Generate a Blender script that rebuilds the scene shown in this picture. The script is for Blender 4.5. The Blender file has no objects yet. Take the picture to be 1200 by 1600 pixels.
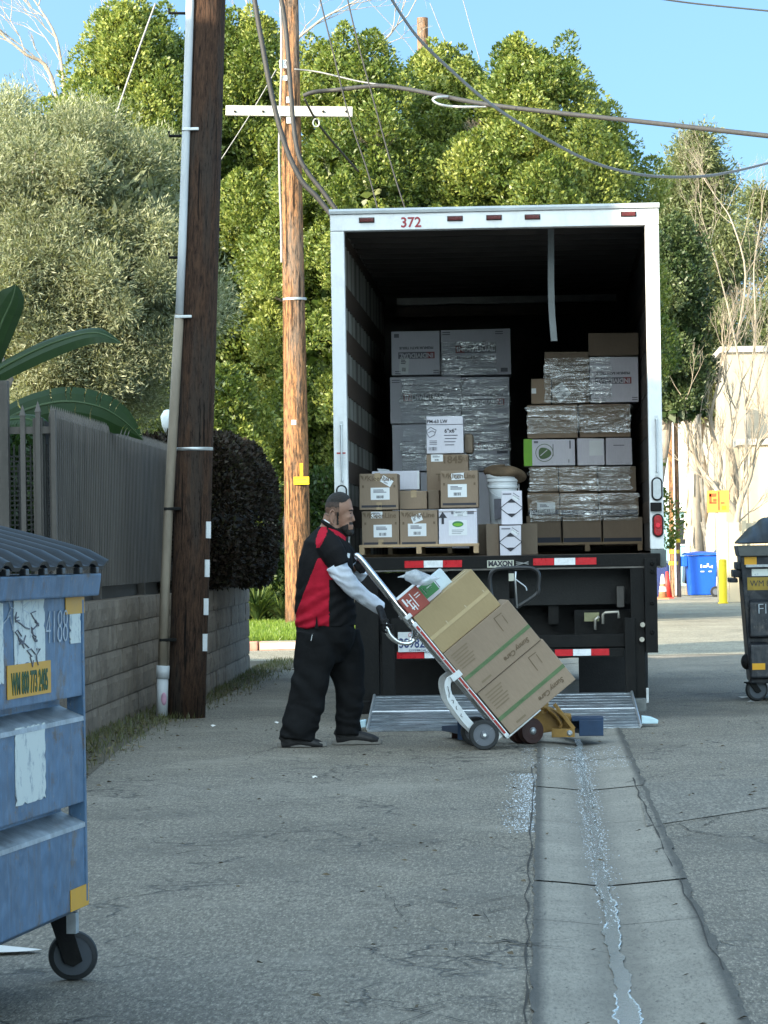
import bpy, bmesh, math, random
import numpy as np
from mathutils import Vector, Matrix, noise as mnoise

random.seed(7)
S = bpy.context.scene
C = S.collection
R = math.radians
PI = math.pi

# ------------------------------------------------------------------ camera
FPX, CW, CH = 5333.0, 1200.0, 1600.0          # focal length in photo pixels, photo size
HC = 1.33                                      # camera height
_rho = R(0.95)
_yc = Vector((247.0, -62.0, -FPX)).normalized()
_zc = Vector((-math.sin(_rho), math.cos(_rho), 0.0)); _zc = (_zc - _yc * _zc.dot(_yc)).normalized()
_xc = _yc.cross(_zc)
RW = Matrix((_xc, _yc, _zc))                   # world from camera
cam = bpy.data.cameras.new('camera')
cam.sensor_fit = 'VERTICAL'; cam.sensor_height = 36.0; cam.lens = 36.0 * FPX / CH
cam.clip_start = 0.5; cam.clip_end = 3000
camo = bpy.data.objects.new('camera', cam); C.objects.link(camo)
camo.matrix_world = Matrix.Translation((0, 0, HC)) @ RW.to_4x4()
S.camera = camo

# ------------------------------------------------------------------ light
SUN_EL, SUN_AZ = R(22), R(45)                  # height; degrees left of straight behind the camera
SD = Vector((math.sin(SUN_AZ) * math.cos(SUN_EL), math.cos(SUN_AZ) * math.cos(SUN_EL), -math.sin(SUN_EL)))
sun = bpy.data.lights.new('sun', 'SUN'); sun.energy = 4.3; sun.angle = R(0.5); sun.color = (1.0, 0.87, 0.66)
suno = bpy.data.objects.new('sun', sun); C.objects.link(suno)
suno.rotation_euler = SD.to_track_quat('-Z', 'Y').to_euler()
suno.location = (-30, -40, 40)
W = bpy.data.worlds.new('World'); S.world = W; W.use_nodes = True
nt = W.node_tree
sky = nt.nodes.new('ShaderNodeTexSky'); sky.sky_type = 'NISHITA'; sky.sun_disc = False
sky.sun_elevation = SUN_EL; sky.sun_rotation = R(225); sky.air_density = 1.0; sky.dust_density = 0.35; sky.ozone_density = 1.0
bg = nt.nodes['Background']; bg.inputs['Strength'].default_value = 0.12
# look the sky up a little higher than the view so that the horizon keeps its clear winter blue
_g = nt.nodes.new('ShaderNodeTexCoord'); _a = nt.nodes.new('ShaderNodeVectorMath'); _a.operation = 'ADD'; _a.inputs[1].default_value = (0, 0, .32)
_n = nt.nodes.new('ShaderNodeVectorMath'); _n.operation = 'NORMALIZE'
nt.links.new(_g.outputs['Generated'], _a.inputs[0]); nt.links.new(_a.outputs[0], _n.inputs[0]); nt.links.new(_n.outputs[0], sky.inputs['Vector'])
_m = nt.nodes.new('ShaderNodeMix'); _m.data_type = 'RGBA'; _m.blend_type = 'MULTIPLY'; _m.inputs[0].default_value = 1.0; _m.inputs[7].default_value = (.82, 1.0, 1.0, 1)
nt.links.new(sky.outputs[0], _m.inputs[6])
# brighter, whiter sky towards the low sun behind the camera, boosted to fill the shade
_d = nt.nodes.new('ShaderNodeVectorMath'); _d.operation = 'DOT_PRODUCT'; _d.inputs[1].default_value = -SD; nt.links.new(_g.outputs['Generated'], _d.inputs[0])
_r = nt.nodes.new('ShaderNodeMapRange'); _r.interpolation_type = 'SMOOTHSTEP'; _r.inputs['From Min'].default_value = -.6; _r.inputs['From Max'].default_value = .85; _r.inputs['To Min'].default_value = 0; _r.inputs['To Max'].default_value = 1
nt.links.new(_d.outputs['Value'], _r.inputs['Value'])
_x = nt.nodes.new('ShaderNodeMix'); _x.data_type = 'RGBA'; _x.inputs[6].default_value = (1, 1, 1, 1); _x.inputs[7].default_value = (7.2, 4.9, 3.3, 1); nt.links.new(_r.outputs[0], _x.inputs[0])
_y = nt.nodes.new('ShaderNodeMix'); _y.data_type = 'RGBA'; _y.blend_type = 'MULTIPLY'; _y.inputs[0].default_value = 1.0
nt.links.new(_m.outputs[2], _y.inputs[6]); nt.links.new(_x.outputs[2], _y.inputs[7]); nt.links.new(_y.outputs[2], bg.inputs[0])
S.view_settings.view_transform = 'Standard'; S.view_settings.look = 'None'
S.view_settings.gamma = 1; S.view_settings.use_curve_mapping = False
S.view_settings.exposure = 1.6
S.cycles.max_bounces = 8; S.cycles.diffuse_bounces = 4; S.cycles.transparent_max_bounces = 12
S.cycles.use_denoising = True

# ------------------------------------------------------------------ pixel helpers (place things at a chosen distance)
def ray(px, py):
    return RW @ Vector(((px - CW / 2) / FPX, -(py - CH / 2) / FPX, -1.0))
def P(px, py, Y):
    d = ray(px, py); return Vector((0, 0, HC)) + d * (Y / d.y)
def G(px, py, z=0.0):
    d = ray(px, py); return Vector((0, 0, HC)) + d * ((z - HC) / d.z)

# ------------------------------------------------------------------ object helpers
def tag(o, label=None, cat=None, group=None, kind=None):
    if label: o['label'] = label
    if cat: o['category'] = cat
    if group: o['group'] = group
    if kind: o['kind'] = kind
    return o
def thing(name, label, cat, loc=(0, 0, 0), rot=(0, 0, 0), group=None):
    o = bpy.data.objects.new(name, None); C.objects.link(o)
    o.location = loc; o.rotation_euler = rot; o.empty_display_size = .1
    return tag(o, label, cat, group)
def link(name, me, parent=None, loc=None, rot=None):
    o = bpy.data.objects.new(name, me); C.objects.link(o)
    if parent: o.parent = parent
    if loc is not None: o.location = loc
    if rot is not None: o.rotation_euler = rot
    return o
def copy_tree(o, parent=None):
    c = o.copy(); C.objects.link(c)
    if parent: c.parent = parent
    for ch in o.children: copy_tree(ch, c)
    return c

class MB:
    def __init__(s): s.v = []; s.f = []; s.m = []
    def add(s, vs, fs, mi=0, T=None):
        n = len(s.v)
        s.v += [tuple(T @ Vector(v)) if T else tuple(v) for v in vs]
        s.f += [tuple(i + n for i in f) for f in fs]; s.m += [mi] * len(fs)
    def box(s, x0, x1, y0, y1, z0, z1, mi=0, T=None):
        s.add([(x0,y0,z0),(x1,y0,z0),(x1,y1,z0),(x0,y1,z0),(x0,y0,z1),(x1,y0,z1),(x1,y1,z1),(x0,y1,z1)],
              [(0,3,2,1),(4,5,6,7),(0,1,5,4),(1,2,6,5),(2,3,7,6),(3,0,4,7)], mi, T)
    def prism(s, prof, a0, a1, axis='y', mi=0, T=None):      # profile of 2d points, extruded along axis
        n = len(prof)
        def pt(p, a):
            return (p[0], a, p[1]) if axis == 'y' else ((a, p[0], p[1]) if axis == 'x' else (p[0], p[1], a))
        vs = [pt(p, a0) for p in prof] + [pt(p, a1) for p in prof]
        fs = [(i, (i+1) % n, n + (i+1) % n, n + i) for i in range(n)] + [tuple(range(n))[::-1], tuple(range(n, 2*n))]
        s.add(vs, fs, mi, T)
    def tube(s, pts, r, n=10, mi=0, cap=True, T=None, lat=None, closed=False):
        # r: number, list of numbers, or list of (in-plane, lateral) radii
        pts = [Vector(p) for p in pts]; k = len(pts)
        rs = r if isinstance(r, (list, tuple)) else [r] * k
        vs = []; prevN = None
        for i, p in enumerate(pts):
            if closed: t = pts[(i+1) % k] - pts[i-1]
            else: t = (pts[min(i+1, k-1)] - pts[max(i-1, 0)])
            t.normalize()
            if lat is not None: b = Vector(lat) - t * t.dot(Vector(lat))
            elif prevN is None: b = t.orthogonal()
            else: b = prevN - t * t.dot(prevN)
            b.normalize(); prevN = b; a = b.cross(t)
            ra, rb = rs[i] if isinstance(rs[i], (tuple, list)) else (rs[i], rs[i])
            for j in range(n):
                th = 2 * PI * j / n
                vs.append(p + a * (ra * math.cos(th)) + b * (rb * math.sin(th)))
        fs = []
        for i in range(k if closed else k - 1):
            i2 = (i + 1) % k
            for j in range(n):
                j2 = (j + 1) % n
                fs.append((i*n + j, i*n + j2, i2*n + j2, i2*n + j))
        if cap and not closed:
            fs.append(tuple(range(n))[::-1]); fs.append(tuple(range((k-1)*n, k*n)))
        s.add(vs, fs, mi, T)
    def cyl(s, p0, p1, r, n=16, mi=0, T=None): s.tube([p0, p1], r, n, mi, True, T)
    def lathe(s, prof, n=24, mi=0, T=None, axis='z', cap=True):        # (r, h) pairs
        vs = []; k = len(prof)
        for (r, h) in prof:
            for j in range(n):
                th = 2*PI*j/n; a, b = r*math.cos(th), r*math.sin(th)
                vs.append((a, b, h) if axis == 'z' else ((h, a, b) if axis == 'x' else (a, h, b)))
        fs = [(i*n+j, i*n+(j+1) % n, (i+1)*n+(j+1) % n, (i+1)*n+j) for i in range(k-1) for j in range(n)]
        if cap: fs += [tuple(range(n))[::-1], tuple(range((k-1)*n, k*n))]
        s.add(vs, fs, mi, T)
    def ell(s, c, r, n=16, m=10, mi=0, T=None, rot=None):
        vs = [];
        for i in range(m + 1):
            ph = PI * i / m
            for j in range(n):
                th = 2*PI*j/n
                v = Vector((r[0]*math.sin(ph)*math.cos(th), r[1]*math.sin(ph)*math.sin(th), r[2]*math.cos(ph)))
                if rot is not None: v = rot @ v
                vs.append(v + Vector(c))
        fs = [(i*n+j, (i+1)*n+j, (i+1)*n+(j+1) % n, i*n+(j+1) % n) for i in range(m) for j in range(n)]
        s.add(vs, fs, mi, T)
    def grid(s, fn, nu, nv, mi=0, T=None):                   # fn(u,v) -> point, u,v in 0..1
        vs = [fn(i/nu, j/nv) for j in range(nv+1) for i in range(nu+1)]
        fs = [(j*(nu+1)+i, j*(nu+1)+i+1, (j+1)*(nu+1)+i+1, (j+1)*(nu+1)+i) for j in range(nv) for i in range(nu)]
        s.add(vs, fs, mi, T)
    def mesh(s, name, mats, smooth=False, bevel=0, fix=True):
        me = bpy.data.meshes.new(name); me.from_pydata(s.v, [], s.f)
        for m in (mats if isinstance(mats, (list, tuple)) else [mats]): me.materials.append(m)
        me.polygons.foreach_set('material_index', s.m)
        if fix or bevel:
            bm = bmesh.new(); bm.from_mesh(me)
            bmesh.ops.remove_doubles(bm, verts=bm.verts, dist=1e-6)
            if fix: bmesh.ops.recalc_face_normals(bm, faces=bm.faces)
            if bevel:
                ed = [e for e in bm.edges if len(e.link_faces) == 2 and e.calc_face_angle(0) > .6]
                bmesh.ops.bevel(bm, geom=ed, offset=bevel, segments=2, affect='EDGES', profile=.6)
            bm.to_mesh(me); bm.free()
        if smooth: me.polygons.foreach_set('use_smooth', [True] * len(me.polygons))
        me.update(); return me
    def build(s, name, mats, parent=None, smooth=False, bevel=0, loc=None, rot=None, fix=True):
        return link(name, s.mesh(name, mats, smooth, bevel, fix), parent, loc, rot)

def smooth_angle(o, deg=40):
    me = o.data
    me.polygons.foreach_set('use_smooth', [True] * len(me.polygons))
    bm = bmesh.new(); bm.from_mesh(me)
    for e in bm.edges: e.smooth = not (len(e.link_faces) == 2 and e.calc_face_angle(0) > R(deg))
    bm.to_mesh(me); bm.free(); return o
def evaluated(o, name=None):                                  # apply modifiers without operators
    dg = bpy.context.evaluated_depsgraph_get(); dg.update()
    me = bpy.data.meshes.new_from_object(o.evaluated_get(dg)); old = o.data
    o.modifiers.clear(); o.data = me
    if name: me.name = name
    return o
def remesh(o, voxel, smooth_it=4, fac=.5):
    m = o.modifiers.new('r', 'REMESH'); m.mode = 'VOXEL'; m.voxel_size = voxel; m.use_smooth_shade = True
    if smooth_it:
        q = o.modifiers.new('s', 'SMOOTH'); q.iterations = smooth_it; q.factor = fac
    return evaluated(o)
def text(body, size, mat, parent, loc, rot=(PI/2, 0, 0), name='lettering', align='CENTER', sx=1.0, ext=.0008, bold=0, shear=0):
    cu = bpy.data.curves.new(name, 'FONT'); cu.body = body; cu.size = size; cu.align_x = align; cu.align_y = 'CENTER'
    cu.extrude = ext; cu.offset = bold; cu.shear = shear; cu.resolution_u = 3
    t = bpy.data.objects.new('t', cu); C.objects.link(t)
    dg = bpy.context.evaluated_depsgraph_get(); dg.update()
    me = bpy.data.meshes.new_from_object(t.evaluated_get(dg))
    C.objects.unlink(t); bpy.data.objects.remove(t); bpy.data.curves.remove(cu)
    me.materials.clear(); me.materials.append(mat); me.name = name
    o = link(name, me, parent, loc, rot); o.scale = (sx, 1, 1); return o

# ------------------------------------------------------------------ materials
class NT:
    def __init__(s, name):
        s.m = bpy.data.materials.new(name); s.m.use_nodes = True; s.t = s.m.node_tree
        s.b = s.t.nodes['Principled BSDF']; s.out = s.t.nodes['Material Output']
        s.tc = s.t.nodes.new('ShaderNodeTexCoord')
    def n(s, typ, **kw):
        x = s.t.nodes.new(typ)
        for k, v in kw.items(): setattr(x, k, v)
        return x
    def l(s, a, b): s.t.links.new(a, b)
    def coord(s, scale=(1, 1, 1), gen='Object', rot=(0, 0, 0)):
        mp = s.n('ShaderNodeMapping'); mp.inputs['Scale'].default_value = scale; mp.inputs['Rotation'].default_value = rot
        s.l(s.tc.outputs[gen], mp.inputs[0]); return mp.outputs[0]
    def noise(s, scale, co=None, detail=4, rough=.6, dist=0):
        x = s.n('ShaderNodeTexNoise'); x.inputs['Scale'].default_value = scale; x.inputs['Detail'].default_value = detail
        x.inputs['Roughness'].default_value = rough; x.inputs['Distortion'].default_value = dist
        s.l(co if co is not None else s.tc.outputs['Object'], x.inputs['Vector']); return x.outputs['Fac']
    def voro(s, scale, co=None, feat='F1', rnd=1):
        x = s.n('ShaderNodeTexVoronoi'); x.feature = feat; x.inputs['Scale'].default_value = scale
        s.l(co if co is not None else s.tc.outputs['Object'], x.inputs['Vector']); return x.outputs['Distance']
    def ramp(s, fac, stops):
        x = s.n('ShaderNodeValToRGB'); e = x.color_ramp.elements
        while len(e) < len(stops): e.new(.5)
        for i, (p, c) in enumerate(stops):
            e[i].position = p; e[i].color = tuple(c) + (1,) if isinstance(c, (tuple, list)) else (c, c, c, 1)
        s.l(fac, x.inputs[0]); return x.outputs[0]
    def mix(s, fac, a, b, mode='MIX'):
        x = s.n('ShaderNodeMix'); x.data_type = 'RGBA'; x.blend_type = mode; x.clamp_factor = True
        for i, v in ((0, fac), (6, a), (7, b)):
            if isinstance(v, (int, float)): x.inputs[i].default_value = v if i == 0 else (v, v, v, 1)
            elif isinstance(v, (tuple, list)): x.inputs[i].default_value = tuple(v)[:3] + (1,)
            else: s.l(v, x.inputs[i])
        return x.outputs[2]
    def math(s, op, a, b=0.0):
        x = s.n('ShaderNodeMath'); x.operation = op
        for i, v in enumerate((a, b)):
            if isinstance(v, (int, float)): x.inputs[i].default_value = v
            else: s.l(v, x.inputs[i])
        return x.outputs[0]
    def xyz(s, gen='Object'):
        x = s.n('ShaderNodeSeparateXYZ'); s.l(s.tc.outputs[gen], x.inputs[0]); return x.outputs
    def bump(s, h, strength=.3, dist=.01, prev=None):
        x = s.n('ShaderNodeBump'); x.inputs['Strength'].default_value = strength; x.inputs['Distance'].default_value = dist
        s.l(h, x.inputs['Height'])
        if prev is not None: s.l(prev, x.inputs['Normal'])
        return x.outputs[0]
    def base(s, c):
        if isinstance(c, (tuple, list)): s.b.inputs['Base Color'].default_value = tuple(c)[:3] + (1,)
        else: s.l(c, s.b.inputs['Base Color'])
    def set(s, rough=None, metal=None, spec=None, normal=None):
        for k, v in (('Roughness', rough), ('Metallic', metal), ('Specular IOR Level', spec), ('Normal', normal)):
            if v is None: continue
            if isinstance(v, (int, float)): s.b.inputs[k].default_value = v
            else: s.l(v, s.b.inputs[k])
        return s.m
def mul(c, k): return tuple(min(1, x * k) for x in c[:3])

def M(name, col, rough=.6, metal=0, var=.18, scale=4, bump=.15, bscale=60, spec=.4, stretch=(1, 1, 1), rnd=0.0, grime=0.0, gcol=(.03, .025, .02)):
    s = NT(name); co = s.coord(stretch)
    n1 = s.noise(scale, co, 6, .65)
    c = s.mix(s.ramp(n1, [(.3, 0), (.7, 1)]), mul(col, 1 - var), mul(col, 1 + var))
    if grime:
        g = s.ramp(s.noise(scale * 1.7, s.coord((1, 1, .6)), 8, .75), [(.5, 0), (.75, grime)])
        c = s.mix(g, c, gcol)
    if rnd:
        oi = s.n('ShaderNodeObjectInfo'); hs = s.n('ShaderNodeHueSaturation')
        s.l(s.math('ADD', s.math('MULTIPLY', oi.outputs['Random'], rnd), 1 - rnd / 2), hs.inputs['Value']); s.l(c, hs.inputs['Color']); c = hs.outputs[0]
    s.base(c)
    rr = s.math('ADD', s.math('MULTIPLY', n1, .25), max(rough - .125, .02))
    nm = s.bump(s.noise(bscale, co, 5, .6), bump, .01) if bump else None
    return s.set(rr, metal, spec, nm)
# ------------------------------------------------------------------ the materials of the place
def mat_asphalt(name, c0, c1, crack=1.0, stone=1.0):
    s = NT(name); co = s.coord((1, 1, 1), 'Object')
    big = s.noise(.35, co, 5, .6); mid = s.noise(2.2, s.coord((1, .6, 1)), 6, .7); fine = s.noise(130, s.coord((1, .2, 1)), 3, .8)
    st = s.voro(120, co)
    c = s.mix(s.ramp(big, [(.35, 0), (.65, 1)]), c0, c1)
    c = s.mix(s.ramp(mid, [(.38, .55), (.62, 0)]), c, mul(c0, .62))
    c = s.mix(s.ramp(fine, [(.36, .75), (.52, 0)]), c, mul(c0, .35))
    gr = s.noise(62, s.coord((1, .17, 1)), 4, .8); c = s.mix(s.ramp(gr, [(.38, .85), (.52, 0)]), c, mul(c0, .4)); c = s.mix(s.ramp(gr, [(.54, 0), (.66, .65)]), c, mul(c1, 1.5))
    pa = s.noise(14, s.coord((1, .3, 1)), 5, .78); c = s.mix(s.ramp(pa, [(.36, .6), (.5, 0)]), c, mul(c0, .6))
    c = s.mix(s.math('MULTIPLY', s.ramp(s.noise(95, s.coord((1, .2, 1)), 2, .5), [(.6, 0), (.66, 1)]), .5 * stone), c, mul(c1, 1.75))
    # cracks: warped cell borders where a broad noise lets them through
    wv = s.n('ShaderNodeVectorMath'); wv.operation = 'ADD'
    nn = s.n('ShaderNodeTexNoise'); nn.inputs['Scale'].default_value = 2.6; nn.inputs['Detail'].default_value = 6
    s.l(co, nn.inputs['Vector'])
    sc = s.n('ShaderNodeVectorMath'); sc.operation = 'SCALE'; sc.inputs['Scale'].default_value = .6; s.l(nn.outputs['Color'], sc.inputs[0])
    s.l(co, wv.inputs[0]); s.l(sc.outputs[0], wv.inputs[1])
    mp = s.n('ShaderNodeMapping'); mp.inputs['Scale'].default_value = (.7, .42, 1); s.l(wv.outputs[0], mp.inputs[0])
    e1 = s.ramp(s.voro(1.0, mp.outputs[0], 'DISTANCE_TO_EDGE'), [(.0, 1), (.012, 0)])
    mp2 = s.n('ShaderNodeMapping'); mp2.inputs['Scale'].default_value = (3.2, 2.2, 1); s.l(wv.outputs[0], mp2.inputs[0])
    e2 = s.ramp(s.voro(1.3, mp2.outputs[0], 'DISTANCE_TO_EDGE'), [(.0, 1), (.05, 0)])
    m1 = s.ramp(s.noise(.9, co, 5, .7), [(.46, 0), (.56, .9)]); m2 = s.ramp(s.noise(.6, s.coord((1, .8, 1), rot=(0, 0, .9)), 4), [(.55, 0), (.63, 1)])
    cr = s.math('MAXIMUM', s.math('MULTIPLY', e1, m1), s.math('MULTIPLY', e2, m2))
    cr = s.math('MULTIPLY', cr, crack)
    c = s.mix(s.math('MULTIPLY', cr, .9), c, (.03, .027, .023))
    # broad oil and damp stains
    sn = s.noise(.8, s.coord((1, .55, 1), rot=(0, 0, .2)), 6, .7); c = s.mix(s.ramp(sn, [(.53, 0), (.66, .5)]), c, mul(c0, .42)); c = s.mix(s.ramp(sn, [(.34, .35), (.45, 0)]), c, mul(c1, 1.25))
    s.base(c)
    h = s.math('SUBTRACT', s.math('ADD', s.math('MULTIPLY', fine, .6), s.math('MULTIPLY', st, .5)), s.math('MULTIPLY', cr, 1.6))
    nm = s.bump(h, .75, .012, s.bump(mid, .35, .04))
    return s.set(s.math('ADD', s.math('MULTIPLY', mid, .3), .55), 0, .45, nm)
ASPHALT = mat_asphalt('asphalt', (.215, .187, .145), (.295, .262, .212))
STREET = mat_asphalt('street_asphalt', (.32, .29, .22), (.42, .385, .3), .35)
PATCH = mat_asphalt('asphalt_patch', (.225, .2, .162), (.28, .255, .212), .25, .4)

def mat_concrete(name, col, wet=False):
    s = NT(name); co = s.coord()
    a = s.noise(1.6, co, 7, .7); b = s.noise(90, s.coord((1, .2, 1)), 4, .8); p = s.noise(30, s.coord((1, .2, 1)), 3, .6)
    c = s.mix(s.ramp(a, [(.3, 0), (.7, 1)]), mul(col, .72), mul(col, 1.12))
    c = s.mix(s.ramp(b, [(.36, .75), (.5, 0)]), c, mul(col, .42))
    c = s.mix(s.ramp(b, [(.56, 0), (.68, .5)]), c, mul(col, 1.4))
    c = s.mix(s.ramp(p, [(.67, 0), (.71, .8)]), c, mul(col, .25))
    if wet:
        x = s.xyz()
        d = s.math('ABSOLUTE', s.math('SUBTRACT', x[0], .225))
        d = s.math('SUBTRACT', d, s.math('MULTIPLY', s.noise(5, co, 5, .7), .12))
        w = s.ramp(d, [(.0, 1), (.07, 0)])
        # darker drain line
        c = s.mix(s.math('MULTIPLY', w, .55), c, mul(col, .5))
        e = s.math('MINIMUM', s.math('ABSOLUTE', s.math('ADD', x[0], .05)), s.math('ABSOLUTE', s.math('SUBTRACT', x[0], .555)))
        e = s.math('SUBTRACT', e, s.math('MULTIPLY', s.noise(9, co, 5, .7), .03))
        c = s.mix(s.ramp(e, [(.0, .75), (.035, 0)]), c, (.03, .028, .024))
    s.base(c)
    return s.set(.75, 0, .4, s.bump(s.math('ADD', b, s.math('MULTIPLY', a, .6)), .5, .008))
GUTTER = mat_concrete('gutter_concrete', (.29, .262, .218), True)
CONC = mat_concrete('concrete', (.42, .4, .36))
CREAMW = M('cream_stucco', (.5, .42, .3), .85, var=.06, scale=1.2, bump=.25, bscale=30)
WHITEW = M('white_stucco', (.31, .28, .225), .85, var=.05, scale=1, bump=.25, bscale=30)
BROWNW = M('brown_stucco', (.13, .11, .09), .9, var=.1, scale=1, bump=.25, bscale=30)
GREYW = M('grey_stucco', (.36, .35, .33), .85, var=.1, scale=1, bump=.25, bscale=30)

def mat_block():
    s = NT('split_face_block'); co = s.coord()
    a = s.noise(3, co, 6, .7); b = s.noise(30, co, 6, .75)
    c = s.mix(s.ramp(a, [(.3, 0), (.7, 1)]), (.16, .125, .095), (.27, .22, .17))
    oi = s.n('ShaderNodeAttribute'); oi.attribute_name = 'tone'; oi.attribute_type = 'GEOMETRY'
    c = s.mix(.35, c, s.ramp(oi.outputs['Fac'], [(0, (.17, .135, .11)), (1, (.33, .28, .23))]))
    st = s.ramp(s.noise(5, s.coord((1, 1, .25)), 6, .7), [(.52, 0), (.72, .6)])
    c = s.mix(st, c, (.09, .08, .07)); s.base(c)
    return s.set(.9, 0, .3, s.bump(b, .7, .02))
BLOCK = mat_block()

def mat_pole(name, dark, mid, hot, k):
    s = NT(name); co = s.coord((1, 1, .09)); g = s.coord((1, 1, .16))
    a = s.noise(k, co, 6, .7); b = s.noise(k * 2.2, g, 5, .75); big = s.noise(k * .22, s.coord((1, 1, .12)), 4, .6); ck = s.noise(k * 1.6, s.coord((1, 1, .035)), 4, .6)
    c = s.mix(s.ramp(a, [(.38, 0), (.58, 1)]), dark, mid)
    c = s.mix(s.math('MULTIPLY', s.ramp(b, [(.47, 0), (.58, 1)]), .85), c, hot)
    c = s.mix(s.ramp(big, [(.48, 0), (.6, .6)]), c, (mid[0] * .75, mid[0] * .68, mid[0] * .6))
    c = s.mix(s.ramp(b, [(.37, .9), (.44, 0)]), c, mul(dark, .3))
    c = s.mix(s.ramp(ck, [(.37, .95), (.41, 0)]), c, mul(dark, .12))
    s.base(c); return s.set(.85, 0, .25, s.bump(s.math('ADD', b, s.math('MULTIPLY', ck, .8)), .9, .03))
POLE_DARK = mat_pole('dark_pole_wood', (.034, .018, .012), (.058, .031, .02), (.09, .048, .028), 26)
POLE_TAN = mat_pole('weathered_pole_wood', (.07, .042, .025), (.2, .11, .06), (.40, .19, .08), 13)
GALV = M('galvanised_steel', (.5, .52, .53), .45, .85, .15, 8, .1)
PVC = M('grey_conduit', (.52, .54, .56), .5, 0, .06, 3, .05)
PVCB = M('stained_conduit', (.23, .19, .145), .6, 0, .35, 5, .1, stretch=(1, 1, .3))
FENCE = M('grey_painted_steel', (.09, .081, .073), .55, .1, .4, 5, .08, stretch=(1, 1, .2), grime=.4, gcol=(.16, .14, .12))
FENCED = M('dark_mesh', (.06, .06, .058), .7, 0, .2, 6)

def mat_leaf(name, cols, trans=.35, rough=.45, spec=.5):
    s = NT(name)
    oi = s.n('ShaderNodeAttribute'); oi.attribute_name = 'tone'; oi.attribute_type = 'GEOMETRY'
    c = s.ramp(oi.outputs['Fac'], [(i / (len(cols) - 1), k) for i, k in enumerate(cols)])
    s.base(c); s.set(rough, 0, spec)
    tr = s.n('ShaderNodeBsdfTranslucent'); s.l(s.mix(1, c, (1.25, 1.2, .5), 'MULTIPLY'), tr.inputs[0])
    mx = s.n('ShaderNodeMixShader'); mx.inputs[0].default_value = trans
    s.l(s.b.outputs[0], mx.inputs[1]); s.l(tr.outputs[0], mx.inputs[2]); s.l(mx.outputs[0], s.out.inputs[0])
    return s.m
FICUS = mat_leaf('ficus_leaves', [(.035, .07, .012), (.12, .17, .034), (.33, .36, .09)], .3)
FICUS_SHADE = mat_leaf('shade_toned_ficus_leaves', [(.015, .035, .012), (.045, .075, .025), (.10, .13, .05)], .2)  # darker ficus copy: the crown's shade is painted into the leaf colour
OLIVE = mat_leaf('olive_leaves', [(.12, .14, .08), (.27, .3, .18), (.48, .5, .34)], .35, .5)
EUCA = mat_leaf('feathery_leaves', [(.08, .10, .04), (.13, .16, .07), (.2, .22, .1)], .35)
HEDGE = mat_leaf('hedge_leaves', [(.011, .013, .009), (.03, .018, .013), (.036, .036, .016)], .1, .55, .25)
BUSH = mat_leaf('shrub_leaves', [(.02, .05, .015), (.05, .09, .025), (.11, .15, .04)], .3)
GRASS = mat_leaf('lawn_grass', [(.08, .15, .015), (.14, .23, .02), (.22, .3, .04)], .35)
WEED = mat_leaf('weeds', [(.06, .07, .02), (.10, .11, .035), (.15, .13, .06)], .2)
BANANA = mat_leaf('banana_leaf', [(.012, .03, .009), (.018, .042, .012), (.03, .055, .015)], .15, .5, .25)
BARK = M('grey_bark', (.26, .22, .18), .9, 0, .35, 6, .6, 30, stretch=(1, 1, .3))
PALEBARK = M('pale_bark', (.3, .255, .2), .85, 0, .3, 6, .4, 30, stretch=(1, 1, .4))
TWIG = M('bare_twigs', (.24, .2, .155), .85, 0, .25, 4, .2)
SOIL = M('dry_soil', (.1, .085, .062), .95, 0, .4, 3, .8, 40)

# truck and cargo
WHITEP = M('white_truck_paint', (.74, .75, .76), .35, 0, .05, 2, .04, 30, .5, grime=.4, gcol=(.33, .31, .28))
BLACKP = M('black_steel', (.0055, .0055, .0055), .65, 0, .35, 5, .25, 40, .2, grime=.4, gcol=(.018, .016, .013))
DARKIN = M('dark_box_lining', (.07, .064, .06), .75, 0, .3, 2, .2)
PLYDARK = M('dark_wood_slat', (.075, .054, .042), .75, 0, .35, 4, .3, stretch=(1, .1, 1))
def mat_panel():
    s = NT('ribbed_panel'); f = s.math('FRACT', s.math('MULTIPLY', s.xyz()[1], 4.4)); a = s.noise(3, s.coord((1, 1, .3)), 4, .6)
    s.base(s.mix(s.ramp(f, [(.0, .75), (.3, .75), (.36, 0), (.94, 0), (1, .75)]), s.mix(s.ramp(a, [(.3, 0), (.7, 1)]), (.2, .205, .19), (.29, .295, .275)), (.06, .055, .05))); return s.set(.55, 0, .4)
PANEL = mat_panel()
RUBBER = M('black_rubber', (.017, .017, .018), .75, 0, .3, 8, .3)
TAPE_R = M('red_reflective', (.5, .012, .02), .3, 0, .2, 20, .05, grime=.25)
TAPE_W = M('white_reflective', (.7, .72, .74), .3, 0, .1, 20, .05, grime=.25)
REDNUM = M('red_vinyl', (.3, .03, .04), .4, 0, .08, 8, 0)
REDLENS = M('red_lens', (.35, .008, .012), .15, 0, .2, 30, .3, 90)
DARKLENS = M('dark_red_lens', (.09, .012, .012), .25, 0, .2, 30, .1)
CLEARLENS = M('clear_lens', (.5, .52, .53), .12, 0, .1, 30, .3, 90)
def mat_plate():
    s = NT('worn_aluminium'); co = s.coord((.6, 9, 1))
    a = s.noise(4, co, 8, .75); b = s.noise(3, s.coord((1, 1, 1)), 6, .7)
    c = s.mix(s.ramp(a, [(.36, 0), (.6, 1)]), (.1, .115, .13), (.5, .55, .6))
    c = s.mix(s.ramp(b, [(.5, 0), (.7, .6)]), c, (.12, .12, .12))
    s.base(c); return s.set(s.math('ADD', s.math('MULTIPLY', a, .25), .25), .75, .5, s.bump(a, .5, .01))
PLATE = mat_plate()
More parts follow.
